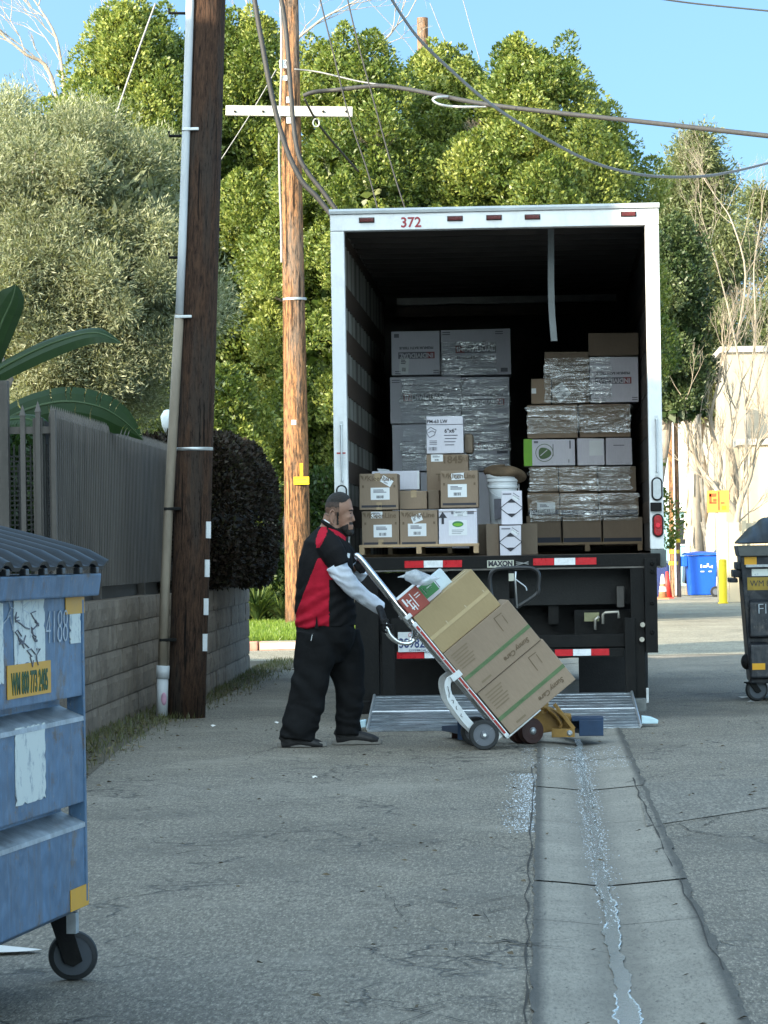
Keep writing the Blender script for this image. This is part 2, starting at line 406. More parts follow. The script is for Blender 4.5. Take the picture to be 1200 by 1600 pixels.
def mat_card(name, col, var=.1):
    s = NT(name)
    a = s.noise(2.5, s.coord(), 5, .6); f = s.noise(140, s.coord((1, 1, .12)), 3, .7)
    c = s.mix(s.ramp(a, [(.3, 0), (.7, 1)]), mul(col, 1 - var), mul(col, 1 + var))
    c = s.mix(s.math('MULTIPLY', s.ramp(f, [(.4, 1), (.6, 0)]), .25), c, mul(col, .8))
    sc = s.ramp(s.noise(9, s.coord((1, 1, .3)), 6, .75), [(.62, 0), (.75, .4)])
    c = s.mix(sc, c, mul(col, .65))
    oi = s.n('ShaderNodeObjectInfo'); hs = s.n('ShaderNodeHueSaturation')
    s.l(s.math('ADD', s.math('MULTIPLY', oi.outputs['Random'], .2), .9), hs.inputs['Value']); s.l(c, hs.inputs['Color'])
    s.base(hs.outputs[0]); return s.set(.8, 0, .25, s.bump(s.noise(5, s.coord(), 3), .25, .02))
CARD = mat_card('brown_cardboard', (.235, .175, .125))
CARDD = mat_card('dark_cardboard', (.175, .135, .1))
CARDT = mat_card('tan_cardboard', (.31, .235, .13))
CARDG = mat_card('grey_brown_cardboard', (.27, .205, .15))
CARDW = mat_card('white_cardboard', (.58, .57, .63), .05)
PAPER = M('white_paper_label', (.68, .7, .72), .6, 0, .05, 8, 0, rnd=.1)
INK = M('dark_print', (.03, .03, .04), .6, 0, .1, 9, 0)
INKB = M('faded_brown_print', (.13, .09, .055), .7, 0, .2, 9, 0)
INKG = M('grey_print', (.16, .16, .19), .7, 0, .2, 9, 0)
REDINK = M('red_print', (.4, .05, .05), .6, 0, .1, 9, 0)
GREENINK = M('green_print', (.05, .2, .075), .6, 0, .12, 9, 0)
GREENF = M('faded_green_print', (.1, .16, .075), .7, 0, .15, 9, 0)
LIME = M('lime_green_print', (.18, .42, .04), .6, 0, .1, 9, 0)
TAPEC = M('packing_tape', (.36, .27, .17), .25, 0, .15, 9, .05)
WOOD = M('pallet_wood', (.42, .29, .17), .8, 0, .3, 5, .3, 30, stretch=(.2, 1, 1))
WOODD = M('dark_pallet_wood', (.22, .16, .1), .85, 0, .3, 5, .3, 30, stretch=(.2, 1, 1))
BUCKET = M('white_plastic', (.62, .65, .68), .4, 0, .05, 4, .03)
def mat_film():
    s = NT('stretch_film'); co = s.coord((.55, 1, 10)); co2 = s.coord((2, 1, 6), rot=(0, .3, 0))
    a = s.noise(2.6, co, 9, .78, .8); b = s.noise(7, co2, 8, .78, 1.5); m = s.noise(2.2, s.coord((1, 1, 1.6)), 3, .5)
    a2 = s.noise(2.3, co, 2, .5, 1.2); b2 = s.noise(6, co2, 2, .5, 1.5)
    nm = s.bump(b2, 1.0, .012, s.bump(a2, 1.0, .035))
    gl = s.n('ShaderNodeBsdfGlossy'); gl.inputs['Roughness'].default_value = .13; gl.inputs['Color'].default_value = (1, 1, 1, 1); s.l(nm, gl.inputs['Normal'])
    df = s.n('ShaderNodeBsdfDiffuse'); df.inputs['Color'].default_value = (.85, .9, .95, 1); s.l(nm, df.inputs['Normal'])
    gd = s.n('ShaderNodeMixShader'); gd.inputs[0].default_value = .3; s.l(gl.outputs[0], gd.inputs[1]); s.l(df.outputs[0], gd.inputs[2])
    tr = s.n('ShaderNodeBsdfTransparent'); tr.inputs[0].default_value = (.95, .97, .98, 1)
    st = s.ramp(s.math('ADD', s.math('MULTIPLY', a, .62), s.math('MULTIPLY', b, .38)), [(.40, .10), (.48, .32), (.57, .66)])
    k = s.math('MULTIPLY', st, s.ramp(m, [(.34, .3), (.56, 1)]))
    mx = s.n('ShaderNodeMixShader'); s.l(k, mx.inputs[0]); s.l(tr.outputs[0], mx.inputs[1]); s.l(gd.outputs[0], mx.inputs[2])
    s.l(mx.outputs[0], s.out.inputs[0]); return s.m
FILM = mat_film()
CHROME = M('polished_aluminium', (.68, .7, .72), .22, .95, .06, 6, .03)
ALU = M('brushed_aluminium', (.56, .58, .6), .38, .8, .12, 8, .06)
REDRAIL = M('red_rail_insert', (.33, .03, .025), .5, 0, .15, 8, .05, grime=.3)
WHITEM = M('white_painted_metal', (.6, .63, .65), .4, .1, .08, 8, .05, grime=.2)
TYRE = M('tyre_rubber', (.022, .024, .026), .7, 0, .25, 12, .2)
HUBD = M('dark_caster_hub', (.06, .07, .085), .5, .1, .15, 10, .05)
HUB = M('grey_plastic_hub', (.12, .13, .15), .5, .2, .15, 10, .05)
YELLOWM = M('yellow_machine_paint', (.36, .2, .05), .45, .1, .18, 6, .08, grime=.35)
BLUEM = M('navy_machine_paint', (.018, .045, .1), .45, .1, .2, 6, .08, grime=.25)
BROWNWH = M('brown_polyurethane', (.06, .025, .02), .5, 0, .2, 8, .1)
# clothes and skin
def cloth(name, col, rough=.85, b=.35):
    s = NT(name); a = s.noise(7, s.coord((1, 1, 1)), 5, .6); f = s.noise(300, s.coord(), 2, .5)
    s.base(s.mix(s.ramp(a, [(.3, 0), (.7, 1)]), mul(col, .8), mul(col, 1.2)))
    return s.set(rough, 0, .12, s.bump(f, .15, .003, s.bump(a, b, .03)))
BLACKC = cloth('black_fabric', (.010, .010, .011))
REDC = cloth('red_fabric', (.38, .012, .03))
TROUS = cloth('black_trousers', (.009, .0095, .0105))
WHITEC = cloth('white_sleeve_fabric', (.66, .71, .8))
GLOVE = cloth('black_glove', (.012, .012, .013), .6)
SHOE = M('black_shoe', (.013, .013, .014), .55, 0, .2, 9, .2)
SOLE = M('grey_shoe_sole', (.2, .19, .175), .7, 0, .2, 9, .1)
def mat_skin():
    s = NT('skin'); a = s.noise(14, s.coord(), 5, .6)
    s.base(s.mix(s.ramp(a, [(.3, 0), (.7, 1)]), (.22, .115, .075), (.31, .175, .12)))
    s.b.inputs['Subsurface Weight'].default_value = .08; s.b.inputs['Subsurface Radius'].default_value = (.01, .004, .002)
    return s.set(.5, 0, .4, s.bump(s.noise(120, s.coord(), 3), .12, .002))
SKIN = mat_skin()
HAIR = M('short_black_hair', (.017, .014, .012), .6, 0, .3, 40, .8, 260)
HAIRD = M('dark_hair_fade', (.05, .032, .025), .6, 0, .35, 60, .5, 260)
FADE = M('faded_hair_skin', (.155, .088, .06), .6, 0, .35, 60, .4, 260)
# dumpsters
def mat_dump(name, col, worn):
    s = NT(name); co = s.coord((1, .5, .35)); 
    a = s.noise(5, co, 7, .7); b = s.noise(26, s.coord((1, 1.2, .2)), 6, .8); r = s.noise(4.5, s.coord(), 9, .78)
    c = s.mix(s.ramp(a, [(.3, 0), (.7, 1)]), mul(col, .8), mul(col, 1.2))
    c = s.mix(s.ramp(b, [(.53, 0), (.7, .65 * worn)]), c, mul(col, 1.9))
    c = s.mix(s.ramp(r, [(.54, 0), (.6, .9 * worn)]), c, (.13, .105, .09))
    dr = s.noise(16, s.coord((1, 1, .07)), 6, .75); c = s.mix(s.ramp(dr, [(.52, 0), (.68, .6 * worn)]), c, (.13, .12, .115))
    fl = s.noise(70, s.coord((1, 1, .5)), 4, .7); c = s.mix(s.math('MULTIPLY', s.ramp(fl, [(.6, 0), (.66, .8 * worn)]), s.ramp(r, [(.42, 0), (.55, 1)])), c, (.3, .27, .24))
    s.base(c); return s.set(s.math('ADD', s.math('MULTIPLY', a, .3), .3), .1, .45, s.bump(b, .25, .01, s.bump(s.noise(2.6, s.coord(), 3), .6, .06)))
DBLUE = mat_dump('blue_dumpster_paint', (.085, .16, .265), 1)
DDARK = mat_dump('navy_dumpster_paint', (.012, .016, .023), .4)
LEDGE = M('pale_edge_metal', (.42, .45, .47), .45, .5, .35, 9, .2, grime=.5, gcol=(.1, .09, .09))  # pale grimy metal; on the ledges the paleness stands in for top light
LIDP = M('black_plastic_lid', (.01, .011, .0125), .42, 0, .25, 5, .1)
ORANGE = M('orange_sticker', (.72, .36, .02), .5, 0, .08, 6, .02, grime=.15, gcol=(.3, .2, .1))
def mat_peel():
    s = NT('peeling_white_sticker'); r = s.noise(14, s.coord((1, 1, .6)), 9, .8)
    c = s.mix(s.ramp(r, [(.53, 0), (.6, .8)]), (.72, .75, .7), (.3, .34, .38)); s.base(c); return s.set(.6, 0, .3, s.bump(r, .3, .01))
PEEL = mat_peel()
GREENTX = M('dark_green_letter', (.04, .09, .03), .6, 0, .2, 9, 0)
CHALK = M('white_chalk_scrawl', (.5, .55, .6), .9, 0, .3, 30, 0)
CABLE = M('black_cable', (.035, .034, .034), .6, 0, .2, 9, .2)
CABLEG = M('grey_cable', (.22, .22, .22), .5, .3, .2, 9, .3, 60)
BINBLUE = M('blue_cart_plastic', (.01, .09, .5), .4, 0, .06, 3, .04)
YELLOWP = M('yellow_paint', (.75, .52, .01), .5, 0, .08, 4, .05)
CONER = M('red_cone_plastic', (.62, .04, .03), .5, 0, .08, 4, .05)
CONEW = M('white_cone_band', (.75, .72, .68), .6, 0, .08, 4, .05)
SIGNO = M('orange_sign_board', (.75, .26, .05), .6, 0, .15, 12, .05)
TEAL = M('teal_siding', (.2, .36, .4), .7, 0, .1, 3, .1)
GLASS = M('dark_glass', (.02, .025, .03), .08, 0, .1, 3, 0, spec=.8)
CARP = M('dark_vehicle_paint', (.02, .022, .026), .25, .2, .1, 3, 0)
LAMPG = M('frosted_lamp_glass', (.7, .75, .76), .3, 0, .05, 3, 0)
# ------------------------------------------------------------------ ground, gutter, street
GX0, GXC, GX1 = -.055, .225, .56
def sheet(name, pts, z, mat, kind='structure'):
    b = MB(); b.add([(p[0], p[1], z) for p in pts], [tuple(range(len(pts)))])
    o = b.build(name, mat, fix=False); tag(o, kind=kind); return o
b = MB()
xs = [-400, -40, -6, GX0, GXC, GX1, 6, 40, 400]
ys = [-60, 0, 6, 12, 18, 24, 30, 40, 60, 120, 600]
vs = [(x, y, -.03 if x == GXC else 0) for y in ys for x in xs]
fs = [(j*len(xs)+i, j*len(xs)+i+1, (j+1)*len(xs)+i+1, (j+1)*len(xs)+i) for j in range(len(ys)-1) for i in range(len(xs)-1)]
b.add(vs, fs); tag(b.build('ground', ASPHALT, fix=False), kind='structure')
# gutter: a run of slightly dished concrete slabs with open joints
b = MB(); rnd = random.Random(3)
ya = 3.0
for yj in [G(900, y).y for y in (1521, 1437, 1377, 1313, 1282, 1230, 1190)]:
    pass
joints = sorted([G(900, y).y for y in (1521, 1437, 1377, 1313, 1282, 1230)])
joints = [joints[0] - 1.25 * k for k in range(5, 0, -1)] + joints
while joints[-1] < 60: joints.append(joints[-1] + 1.35)
for j0, j1 in zip(joints, joints[1:]):
    g = .006
    dz = rnd.uniform(-.002, .003)
    n = 16
    def wob(y, s): return mnoise.noise((y * 2.1, s, 0)) * .02 + mnoise.noise((y * 11, s, 3)) * .012
    for k in range(n):
        y0 = j0 + g + (j1 - j0 - 2*g) * k / n; y1 = j0 + g + (j1 - j0 - 2*g) * (k+1) / n
        prof = lambda y: [(GX0 + wob(y, 1), y, .006 + dz), (GX0 + .13, y, -.005 + dz), (GXC, y, -.022 + dz), (GX1 - .13, y, -.005 + dz), (GX1 + wob(y, 7), y, .007 + dz)]
        A, B = prof(y0), prof(y1)
        b.add(A + B, [(i, i+1, 6+i, 5+i) for i in range(4)])
tag(b.build('gutter', GUTTER, fix=False), kind='structure')
# the trickle of water in the gutter and its rim coloured pale like a sky glint
def mat_water():
    s = NT('shallow_water'); s.base((.3, .31, .29)); a = s.noise(60, s.coord((1, .5, 1)), 5, .7)
    return s.set(.16, 0, .45, s.bump(a, .25, .004))
WATER = mat_water()
def puddle(ctr, z, seed):
    r2 = random.Random(seed); L = []; Rr = []
    for (x, y, w) in ctr:
        L.append((x - w * r2.uniform(.5, 1.2), y, z)); Rr.append((x + w * r2.uniform(.5, 1.2), y, z))
    b.add(L + Rr, [(i, len(L) + i, len(L) + i + 1, i + 1) for i in range(len(L) - 1)])
b = MB()
cc = []
y = 9.56
while y < 24.5:
    w = .024 + .022 * max(0, 1 - (y - 9.6) / .9) + .010 * mnoise.noise((y * 1.7, 3, 1)) + .008 * mnoise.noise((y * 7, 5, 1))
    if y < 9.85: w *= .35 + .65 * (y - 9.56) / .29
    cc.append((GXC + .022 * mnoise.noise((y * .9, 0, 0)) + .012 * mnoise.noise((y * 4, 2, 0)), y, max(w, .008))); y += .03
r2 = random.Random(5); Lp, Rp = [], []
for (x, y, w) in cc:
    Lp.append(Vector((x - w * r2.uniform(.85, 1.12), y, -.0165))); Rp.append(Vector((x + w * r2.uniform(.85, 1.12), y, -.0165)))
b.add(Lp + Rp, [(i, len(Lp) + i, len(Lp) + i + 1, i + 1) for i in range(len(Lp) - 1)])
def rim(pts, sel):                                              # curved edge of the water, its sky glint painted as pale colour
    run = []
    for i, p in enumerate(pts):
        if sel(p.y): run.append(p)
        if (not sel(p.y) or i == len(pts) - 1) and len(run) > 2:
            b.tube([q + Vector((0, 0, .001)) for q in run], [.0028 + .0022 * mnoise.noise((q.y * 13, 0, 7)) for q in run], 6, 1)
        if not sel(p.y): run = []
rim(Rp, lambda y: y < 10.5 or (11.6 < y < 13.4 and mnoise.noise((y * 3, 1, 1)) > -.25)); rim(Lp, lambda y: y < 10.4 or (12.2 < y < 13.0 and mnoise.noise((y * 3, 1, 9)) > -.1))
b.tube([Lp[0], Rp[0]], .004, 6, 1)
WGLINT = M('water_edge_glint', (.62, .68, .7), .12, 0, .2, 30, 0, spec=.9)
tag(b.build('water', [WATER, WGLINT], fix=False), kind='structure')
# wet fine gravel by the gutter, sky glitter painted as pale stones: counted by nobody
b = MB(); r2 = random.Random(11)
def pebble(x, y, z, s, mi):
    a = r2.uniform(0, PI); c, d = math.cos(a) * s, math.sin(a) * s
    h = s * r2.uniform(.4, .8)
    b.add([(x - c, y - d, z), (x + d, y - c, z), (x + c, y + d, z), (x - d, y + c, z), (x + r2.uniform(-.3, .3) * s, y, z + h)], [(0, 1, 4), (1, 2, 4), (2, 3, 4), (3, 0, 4)], mi)
for i in range(5200):
    y = 12.2 + 10.8 * r2.random() ** .8; w = .032 if y > 15 else .016 + .016 * (y - 12.2) / 2.8
    x = r2.gauss(GXC, w)
    if abs(x - GXC) < .025 and r2.random() < .6: continue
    pebble(x, y, -.018 + abs(x - GXC) * .08, r2.uniform(.0015, .0045), 0 if r2.random() < .5 else 1)
for i in range(2600):
    y = r2.uniform(16.2, 20.5); x = GX0 - abs(r2.gauss(.05, .05))
    pebble(x, y, .001, r2.uniform(.002, .006), 0 if r2.random() < .5 else 1)
for i in range(1500):
    y = r2.uniform(21.0, 23.2); x = r2.uniform(GX0 - .1, GX1)
    pebble(x, y, .004, r2.uniform(.002, .005), 0 if r2.random() < .4 else 1)
PGLINT = M('wet_glint_pebble', (.5, .55, .6), .2, 0, .3, 30, .1, spec=.9)
DRYP = M('dry_pebble', (.17, .165, .155), .8, 0, .4, 30, .2)
tag(b.build('gravel', [PGLINT, DRYP], fix=False), kind='stuff')
# loose grit and stones all over the near asphalt
b = MB(); r2 = random.Random(21)
for i in range(7000):
    y = 8.5 + 16 * r2.random() ** 1.4; x = r2.uniform(-3.2, 2.4)
    if GX0 < x < GX1: continue
    pebble(x, y, .0, r2.uniform(.0015, .0045) * (2 if r2.random() < .03 else 1), 0)
tag(b.build('grit', [M('loose_grit', (.2, .195, .185), .8, 0, .5, 30, .2)], fix=False), kind='stuff')
# newer asphalt patches right of the gutter
a = [G(1010, 1292), G(1205, 1262), G(1260, 1214), G(995, 1224)]
sheet('asphalt_patch', [(p.x, p.y) for p in a], .004, PATCH)
# the sunny cross street and the yard beyond on the right
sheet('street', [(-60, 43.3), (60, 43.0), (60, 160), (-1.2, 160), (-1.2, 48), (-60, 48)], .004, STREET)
b = MB(); b.box(-60, -4.02, 47.9, 48.12, 0, .13, 0); b.box(-4.0, -1.2, 47.9, 48.12, 0, .13, 1)
CURBR = M('worn_red_kerb', (.4, .2, .15), .85, 0, .25, 6, .2); CURBW = M('pale_kerb', (.5, .48, .45), .85, 0, .15, 6, .2)
tag(b.build('kerb', [CURBR, CURBW], bevel=.02), kind='structure')
sheet('lawn_soil', [(-60, 48.12), (-1.2, 48.12), (-1.2, 90), (-60, 90)], .11, SOIL)
sheet('verge_soil', [(-8, 8), (-3.05, 8), (-2.75, 20), (-2.98, 24), (-3.12, 28.5), (-3.05, 31), (-3.1, 39), (-2.75, 42.5), (-3.2, 43.2), (-8, 43.2)], .0035, SOIL)

# long open cracks and torn edges in the old asphalt
CRACK = M('crack_dirt', (.045, .04, .034), .95, 0, .4, 20, .3)
def crack(pts, w, seed, branches=0):
    rg = random.Random(seed); b = MB()
    def strip(P_, w0):
        L, R_ = [], []
        for i in range(len(P_) - 1):
            for k in range(8):
                q = P_[i].lerp(P_[i+1], k / 8); n_ = (P_[i+1] - P_[i]).normalized(); s = Vector((-n_.y, n_.x, 0))
                q = q + s * mnoise.fractal(Vector((q.x * 3, q.y * 2, seed)), 1, 2, 4) * (.02 if abs(n_.y) > .8 else .07); ww = w0 * .3 * (.2 + abs(mnoise.noise((q.x * 9, q.y * 5, seed))) * 2.0)
                L.append(q + s * ww); R_.append(q - s * ww)
        n = len(L)
        b.add([(v.x, v.y, .0055) for v in L + R_], [(i, i + 1, n + i + 1, n + i) for i in range(n - 1)])
    P_ = [G(x, y) for x, y in pts]; strip(P_, w)
    for k in range(branches):
        i = rg.randrange(len(P_) - 1); q = P_[i].lerp(P_[i+1], rg.random()); e = q + Vector((rg.uniform(-.35, .35), rg.uniform(-.9, .9), 0)); strip([q, q.lerp(e, .5) + Vector((rg.uniform(-.1, .1), 0, 0)), e], w * .6)
    tag(b.build('asphalt_crack', CRACK, fix=False), kind='structure')
crack([(1022, 1294), (1090, 1284), (1150, 1272), (1215, 1263)], .03, 1, 2)
crack([(1040, 1314), (1080, 1305), (1120, 1302)], .02, 2, 1)
crack([(978, 1224), (1060, 1206), (1130, 1203), (1210, 1196)], .014, 3, 3)
crack([(985, 1176), (1060, 1166), (1140, 1158), (1205, 1160)], .012, 4, 3)
crack([(1088, 1402), (1140, 1396), (1210, 1391)], .012, 5, 0)
crack([(430, 1404), (500, 1398), (560, 1412), (640, 1400), (720, 1416), (820, 1398)], .011, 6, 6)
crack([(600, 1420), (680, 1410), (760, 1428), (822, 1412)], .012, 7, 5)
crack([(460, 1562), (560, 1566), (640, 1580), (700, 1566), (800, 1584)], .012, 8, 4)
crack([(190, 1396), (260, 1398), (330, 1402)], .009, 9, 1)
crack([(210, 1186), (300, 1184), (400, 1178), (440, 1166)], .011, 10, 2)
crack([(320, 1232), (420, 1226), (480, 1230)], .01, 11, 2)
crack([(380, 1262), (470, 1258), (560, 1260), (640, 1250)], .01, 12, 2)
crack([(700, 1222), (760, 1212), (826, 1210)], .012, 13, 3)
crack([(560, 1310), (650, 1322), (720, 1312), (810, 1330)], .009, 14, 4)
crack([(822, 1600), (824, 1480), (827, 1380), (830, 1280), (833, 1190)], .014, 15, 0)
crack([(1170, 1600), (1120, 1500), (1060, 1370), (1010, 1270), (985, 1210)], .018, 16, 0)
crack([(760, 1476), (790, 1470), (822, 1478)], .02, 17, 3)
crack([(700, 1500), (760, 1508), (815, 1500)], .014, 18, 4)

# ------------------------------------------------------------------ foliage machinery
def leaf_mesh(name, pts, out, size, aspect, tone, mat, rs, jitter=.35, upb=.3, curl=.15):
    n = len(pts); pts = np.asarray(pts); out = np.asarray(out)
    d = out + rs.normal(0, .7, (n, 3)); d[:, 2] += upb
    d /= np.linalg.norm(d, axis=1)[:, None] + 1e-9
    s = np.cross(d, rs.normal(0, 1, (n, 3))); s /= np.linalg.norm(s, axis=1)[:, None] + 1e-9
    nn = np.cross(d, s)
    L = size * (1 + jitter * rs.uniform(-1, 1, n)); w = L * aspect * .5
    v = np.empty((n, 4, 3))
    v[:, 0] = pts; v[:, 2] = pts + d * L[:, None] - nn * (curl * L)[:, None]
    m = pts + d * (L * .48)[:, None]
    v[:, 1] = m + s * w[:, None]; v[:, 3] = m - s * w[:, None]
    me = bpy.data.meshes.new(name); me.vertices.add(n * 4); me.loops.add(n * 4); me.polygons.add(n)
    me.vertices.foreach_set('co', v.reshape(-1)); me.loops.foreach_set('vertex_index', np.arange(n * 4, dtype=np.int32))
    me.polygons.foreach_set('loop_start', np.arange(0, n * 4, 4, dtype=np.int32))
    at = me.attributes.new('tone', 'FLOAT', 'FACE'); at.data.foreach_set('value', np.clip(tone, 0, 1).astype(np.float32))
    me.materials.append(mat); me.update(calc_edges=True); return me
def blob_leaves(blobs, per, rs, shell=.35, squash=1.0, tone_base=.5, tone_var=.35):
    Ps, Os, Ts = [], [], []
    for (c, r, k) in blobs:
        n = int(per * k)
        u = rs.normal(0, 1, (n, 3)); u /= np.linalg.norm(u, axis=1)[:, None]
        # lumpy radius so that a clump has no smooth outline
        ph = rs.uniform(0, 6, 3)
        lump = 1 + .22 * np.sin(u[:, 0] * 5 + ph[0]) * np.sin(u[:, 2] * 5 + ph[1]) + .15 * np.sin(u[:, 1] * 8 + ph[2])
        rad = r * lump * (1 - shell * rs.uniform(0, 1, n) ** 1.6) * (1 + .12 * np.abs(rs.normal(0, 1, n)))
        p = np.asarray(c) + u * rad[:, None] * np.array([1, 1, squash])
        Ps.append(p); Os.append(u); Ts.append(tone_base + rs.normal(0, .12) + rs.normal(0, tone_var * .6, n))
    return np.concatenate(Ps), np.concatenate(Os), np.concatenate(Ts)
def limb(mb, p0, p1, r0, r1, n=7, seg=5, wob=.06, rg=random):
    p0, p1 = Vector(p0), Vector(p1); L = (p1 - p0).length; pts = []; rs_ = []
    for i in range(seg + 1):
        t = i / seg; p = p0.lerp(p1, t)
        if 0 < i < seg: p += Vector((rg.uniform(-1, 1), rg.uniform(-1, 1), rg.uniform(-.4, .4))) * L * wob
        pts.append(p); rs_.append(r0 + (r1 - r0) * t)
    mb.tube(pts, rs_, n); return pts
def ficus(label, px, hw, top, bot, Y, seed, nb=110, per=900, size=.08, mat=FICUS, tb=.55, depth=1.0, name='ficus_tree', group='ficus trees behind the lawn', trunk=BARK, shellmin=.72, rmin=.2, rmax=.4, tdx=0):
    rs = np.random.RandomState(seed); rg = random.Random(seed)
    c0 = P(px, (top + bot) / 2, Y); Rr = hw / FPX * Y; z1 = P(px, top, Y).z; z0 = P(px, bot, Y).z
    t = thing(name, label, 'tree', (c0.x, Y, .1), (0, 0, 0), group)
    Ps, Os, Ts = [], [], []
    def teardrop(c, r, hh, k):                                  # an upright leafy shoot cluster: full below, pointed above
        n = int(per * k * (r / .32) * (hh / .9)); f = rs.uniform(0, 1, n) ** 1.15; an = rs.uniform(0, 2 * PI, n)
        rad = r * (np.sin(np.clip(f * .86 + .14, 0, 1) * PI) ** .75) * (1 - .35 * rs.uniform(0, 1, n) ** 2) * (1 + .25 * np.sin(an * 3 + f * 7 + c[0] * 9)) * (1 + .16 * np.abs(rs.normal(0, 1, n)))
        lean = rs.normal(0, .12, 2)
        u = np.stack([np.cos(an), np.sin(an), np.full(n, .35)], 1)
        Ps.append(np.stack([c[0] + rad * u[:, 0] + lean[0] * f, c[1] + rad * u[:, 1] + lean[1] * f, c[2] + hh * f], 1)); Os.append(u); Ts.append(tb + rs.normal(0, .17) + rs.normal(0, .2, n))
    for i in range(nb):
        h = rg.random() ** .8; prof = max(.12, (1 - h ** 5)) ** .55 * (.85 + .25 * math.sin(h * PI))
        a = rg.uniform(0, 2 * PI)
        if math.sin(a) > .3 and rg.random() < .75: a = -a
        q = Rr * prof * (rg.uniform(.5, 1.12) if rg.random() < .8 else rg.uniform(.1, .6)); r = rg.uniform(rmin, rmax); hh = r * rg.uniform(2.2, 3.4)
        teardrop((q * math.cos(a), q * math.sin(a) * depth * 1.15, z0 + max(.1, z1 - z0 - hh * rg.uniform(.9, 1.25)) * h), r, hh, 1)
    p, o, tn = np.concatenate(Ps), np.concatenate(Os), np.concatenate(Ts)
    link('crown', leaf_mesh('crown', p, o, size, .5, tn, mat, rs, .4, .45), t)
    # inner leaves close the heart of the crown
    n = 9000
    h = rs.uniform(0, 1, n); a = rs.uniform(0, 2 * PI, n); q = Rr * .72 * np.sqrt(rs.uniform(0, 1, n)) * (1 - h ** 3)
    pp = np.stack([q * np.cos(a), q * np.sin(a) * depth, z0 + (z1 - z0 - .5) * h * .97], 1)
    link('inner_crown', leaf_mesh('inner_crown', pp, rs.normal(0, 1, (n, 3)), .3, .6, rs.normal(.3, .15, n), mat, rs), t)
    b = MB()
    limb(b, (tdx, 0, -.1), (rg.uniform(-.2, .2), 0, z0 + 1.4), .2, .13, 9, 6, .03, rg)
    for k in range(7):
        a = rg.uniform(0, 2 * PI); zz = rg.uniform(z0 - .6, z0 + (z1 - z0) * .5)
        limb(b, (tdx * max(0, 1 - (max(zz, .8) + .1) / (z0 + 1.5)), 0, max(zz, .8)), (Rr * .8 * math.cos(a), Rr * .8 * math.sin(a) * depth, max(zz, .8) + rg.uniform(.8, 2)), .07, .02, 6, 4, .08, rg)
    b.build('trunk', trunk, t, smooth=True); return t
# ------------------------------------------------------------------ unseen blocks added behind the camera to shade the alley
U = Vector((math.cos(SUN_AZ), -math.sin(SUN_AZ), 0)); V_ = Vector((math.sin(SUN_AZ), math.cos(SUN_AZ), 0))
def shade_block(name, label, u0, u1, s0, s1, h, mat, nwin):
    t = thing(name, label, 'shade blocker', (U * ((u0 + u1) / 2) + V_ * ((s0 + s1) / 2)), (0, 0, -SUN_AZ))
    w, d = (u1 - u0) / 2, (s1 - s0) / 2
    b = MB(); b.box(-w, w, -d, d, 0, h); b.build('wall', mat, t)
    b = MB(); b.box(-w - .15, w + .0, -d - .15, d + .15, h + .003, h + .12); b.build('roof', GREYW, t)
    for k in range(nwin):
        for fl in range(int(h // 3.2)):
            x = -w + (k + .5) * 2 * w / nwin
            b = MB(); b.box(x - .6, x + .6, d + .002, d + .06, 1 + fl * 3.2, 2.3 + fl * 3.2); b.build('window', GLASS, t)
shade_block('shade_building', 'tall plain grey block added left of the viewpoint to shade the alley, outside the picture', -28.5, -18.67, -3, 7, 10.0, GREYW, 3)
shade_block('shade_wing', 'lower grey wing added beside the tall block to trim its shade, outside the picture', -46, -28.55, -3, 7, 8.5, GREYW, 4)
shade_block('shade_building', 'plain brown block added behind the viewpoint to shade the alley, outside the picture', -19, -13.6, -15, -5, 12.6, BROWNW, 2)
shade_block('low_shade_building', 'low plain brown block added behind the viewpoint to shade the alley, outside the picture', -13.5, 12, -15, -5, 8.8, BROWNW, 4)

# ------------------------------------------------------------------ block walls
def block_wall(name, label, A, B, h, depth, seed, courses=5):
    rg = random.Random(seed); A, B = Vector((*A, 0)), Vector((*B, 0)); L = (B - A).length; d = (B - A) / L; nrm = Vector((d.y, -d.x, 0))
    T = Matrix(((d.x, -nrm.x, 0, A.x), (d.y, -nrm.y, 0, A.y), (0, 0, 1, 0), (0, 0, 0, 1)))   # local x along, y into the wall
    b = MB(); tones = []
    b.box(.012, L - .012, .014, depth, 0, h - .012, 0, T); tones += [.15] * 6
    ch = h / courses
    for c in range(courses):
        x = 0.0
        while x < L - .02:
            w = rg.choice((.2, .4, .4, .41)); w = min(w, L - x)
            if L - x - w < .1: w = L - x
            z0, z1 = c * ch + .005, (c + 1) * ch - .005; x0, x1 = x + .005, x + w - .005
            nx, nz = max(2, int(w / .05)), 4; sd = rg.uniform(0, 100); tn = rg.random(); out = rg.uniform(-.004, .006)
            def fn(u, v):
                e = min(u, 1 - u, v, 1 - v); r = 0 if e < 1e-6 else 1
                q = mnoise.fractal(Vector((u * w * 9 + sd, v * ch * 9, sd)), 1, 2, 3) * .012 * r - .008 * r
                return (x0 + (x1 - x0) * u, -out + q, z0 + (z1 - z0) * v)
            n0 = len(b.f); b.grid(fn, nx, nz, 0, T)
            b.add([(x0, -out, z1), (x1, -out, z1), (x1, depth, z1), (x0, depth, z1)], [(0, 1, 2, 3)], 0, T)
            b.add([(x0, -out, z0), (x0, -out, z1), (x0, .03, z1), (x0, .03, z0)], [(0, 1, 2, 3)], 0, T)
            b.add([(x1, -out, z0), (x1, -out, z1), (x1, .03, z1), (x1, .03, z0)], [(0, 1, 2, 3)], 0, T)
            tones += [tn] * (len(b.f) - n0); x += w
    o = b.build(name, BLOCK, fix=False)
    at = o.data.attributes.new('tone', 'FLOAT', 'FACE'); at.data.foreach_set('value', tones)
    return tag(o, label, 'wall')
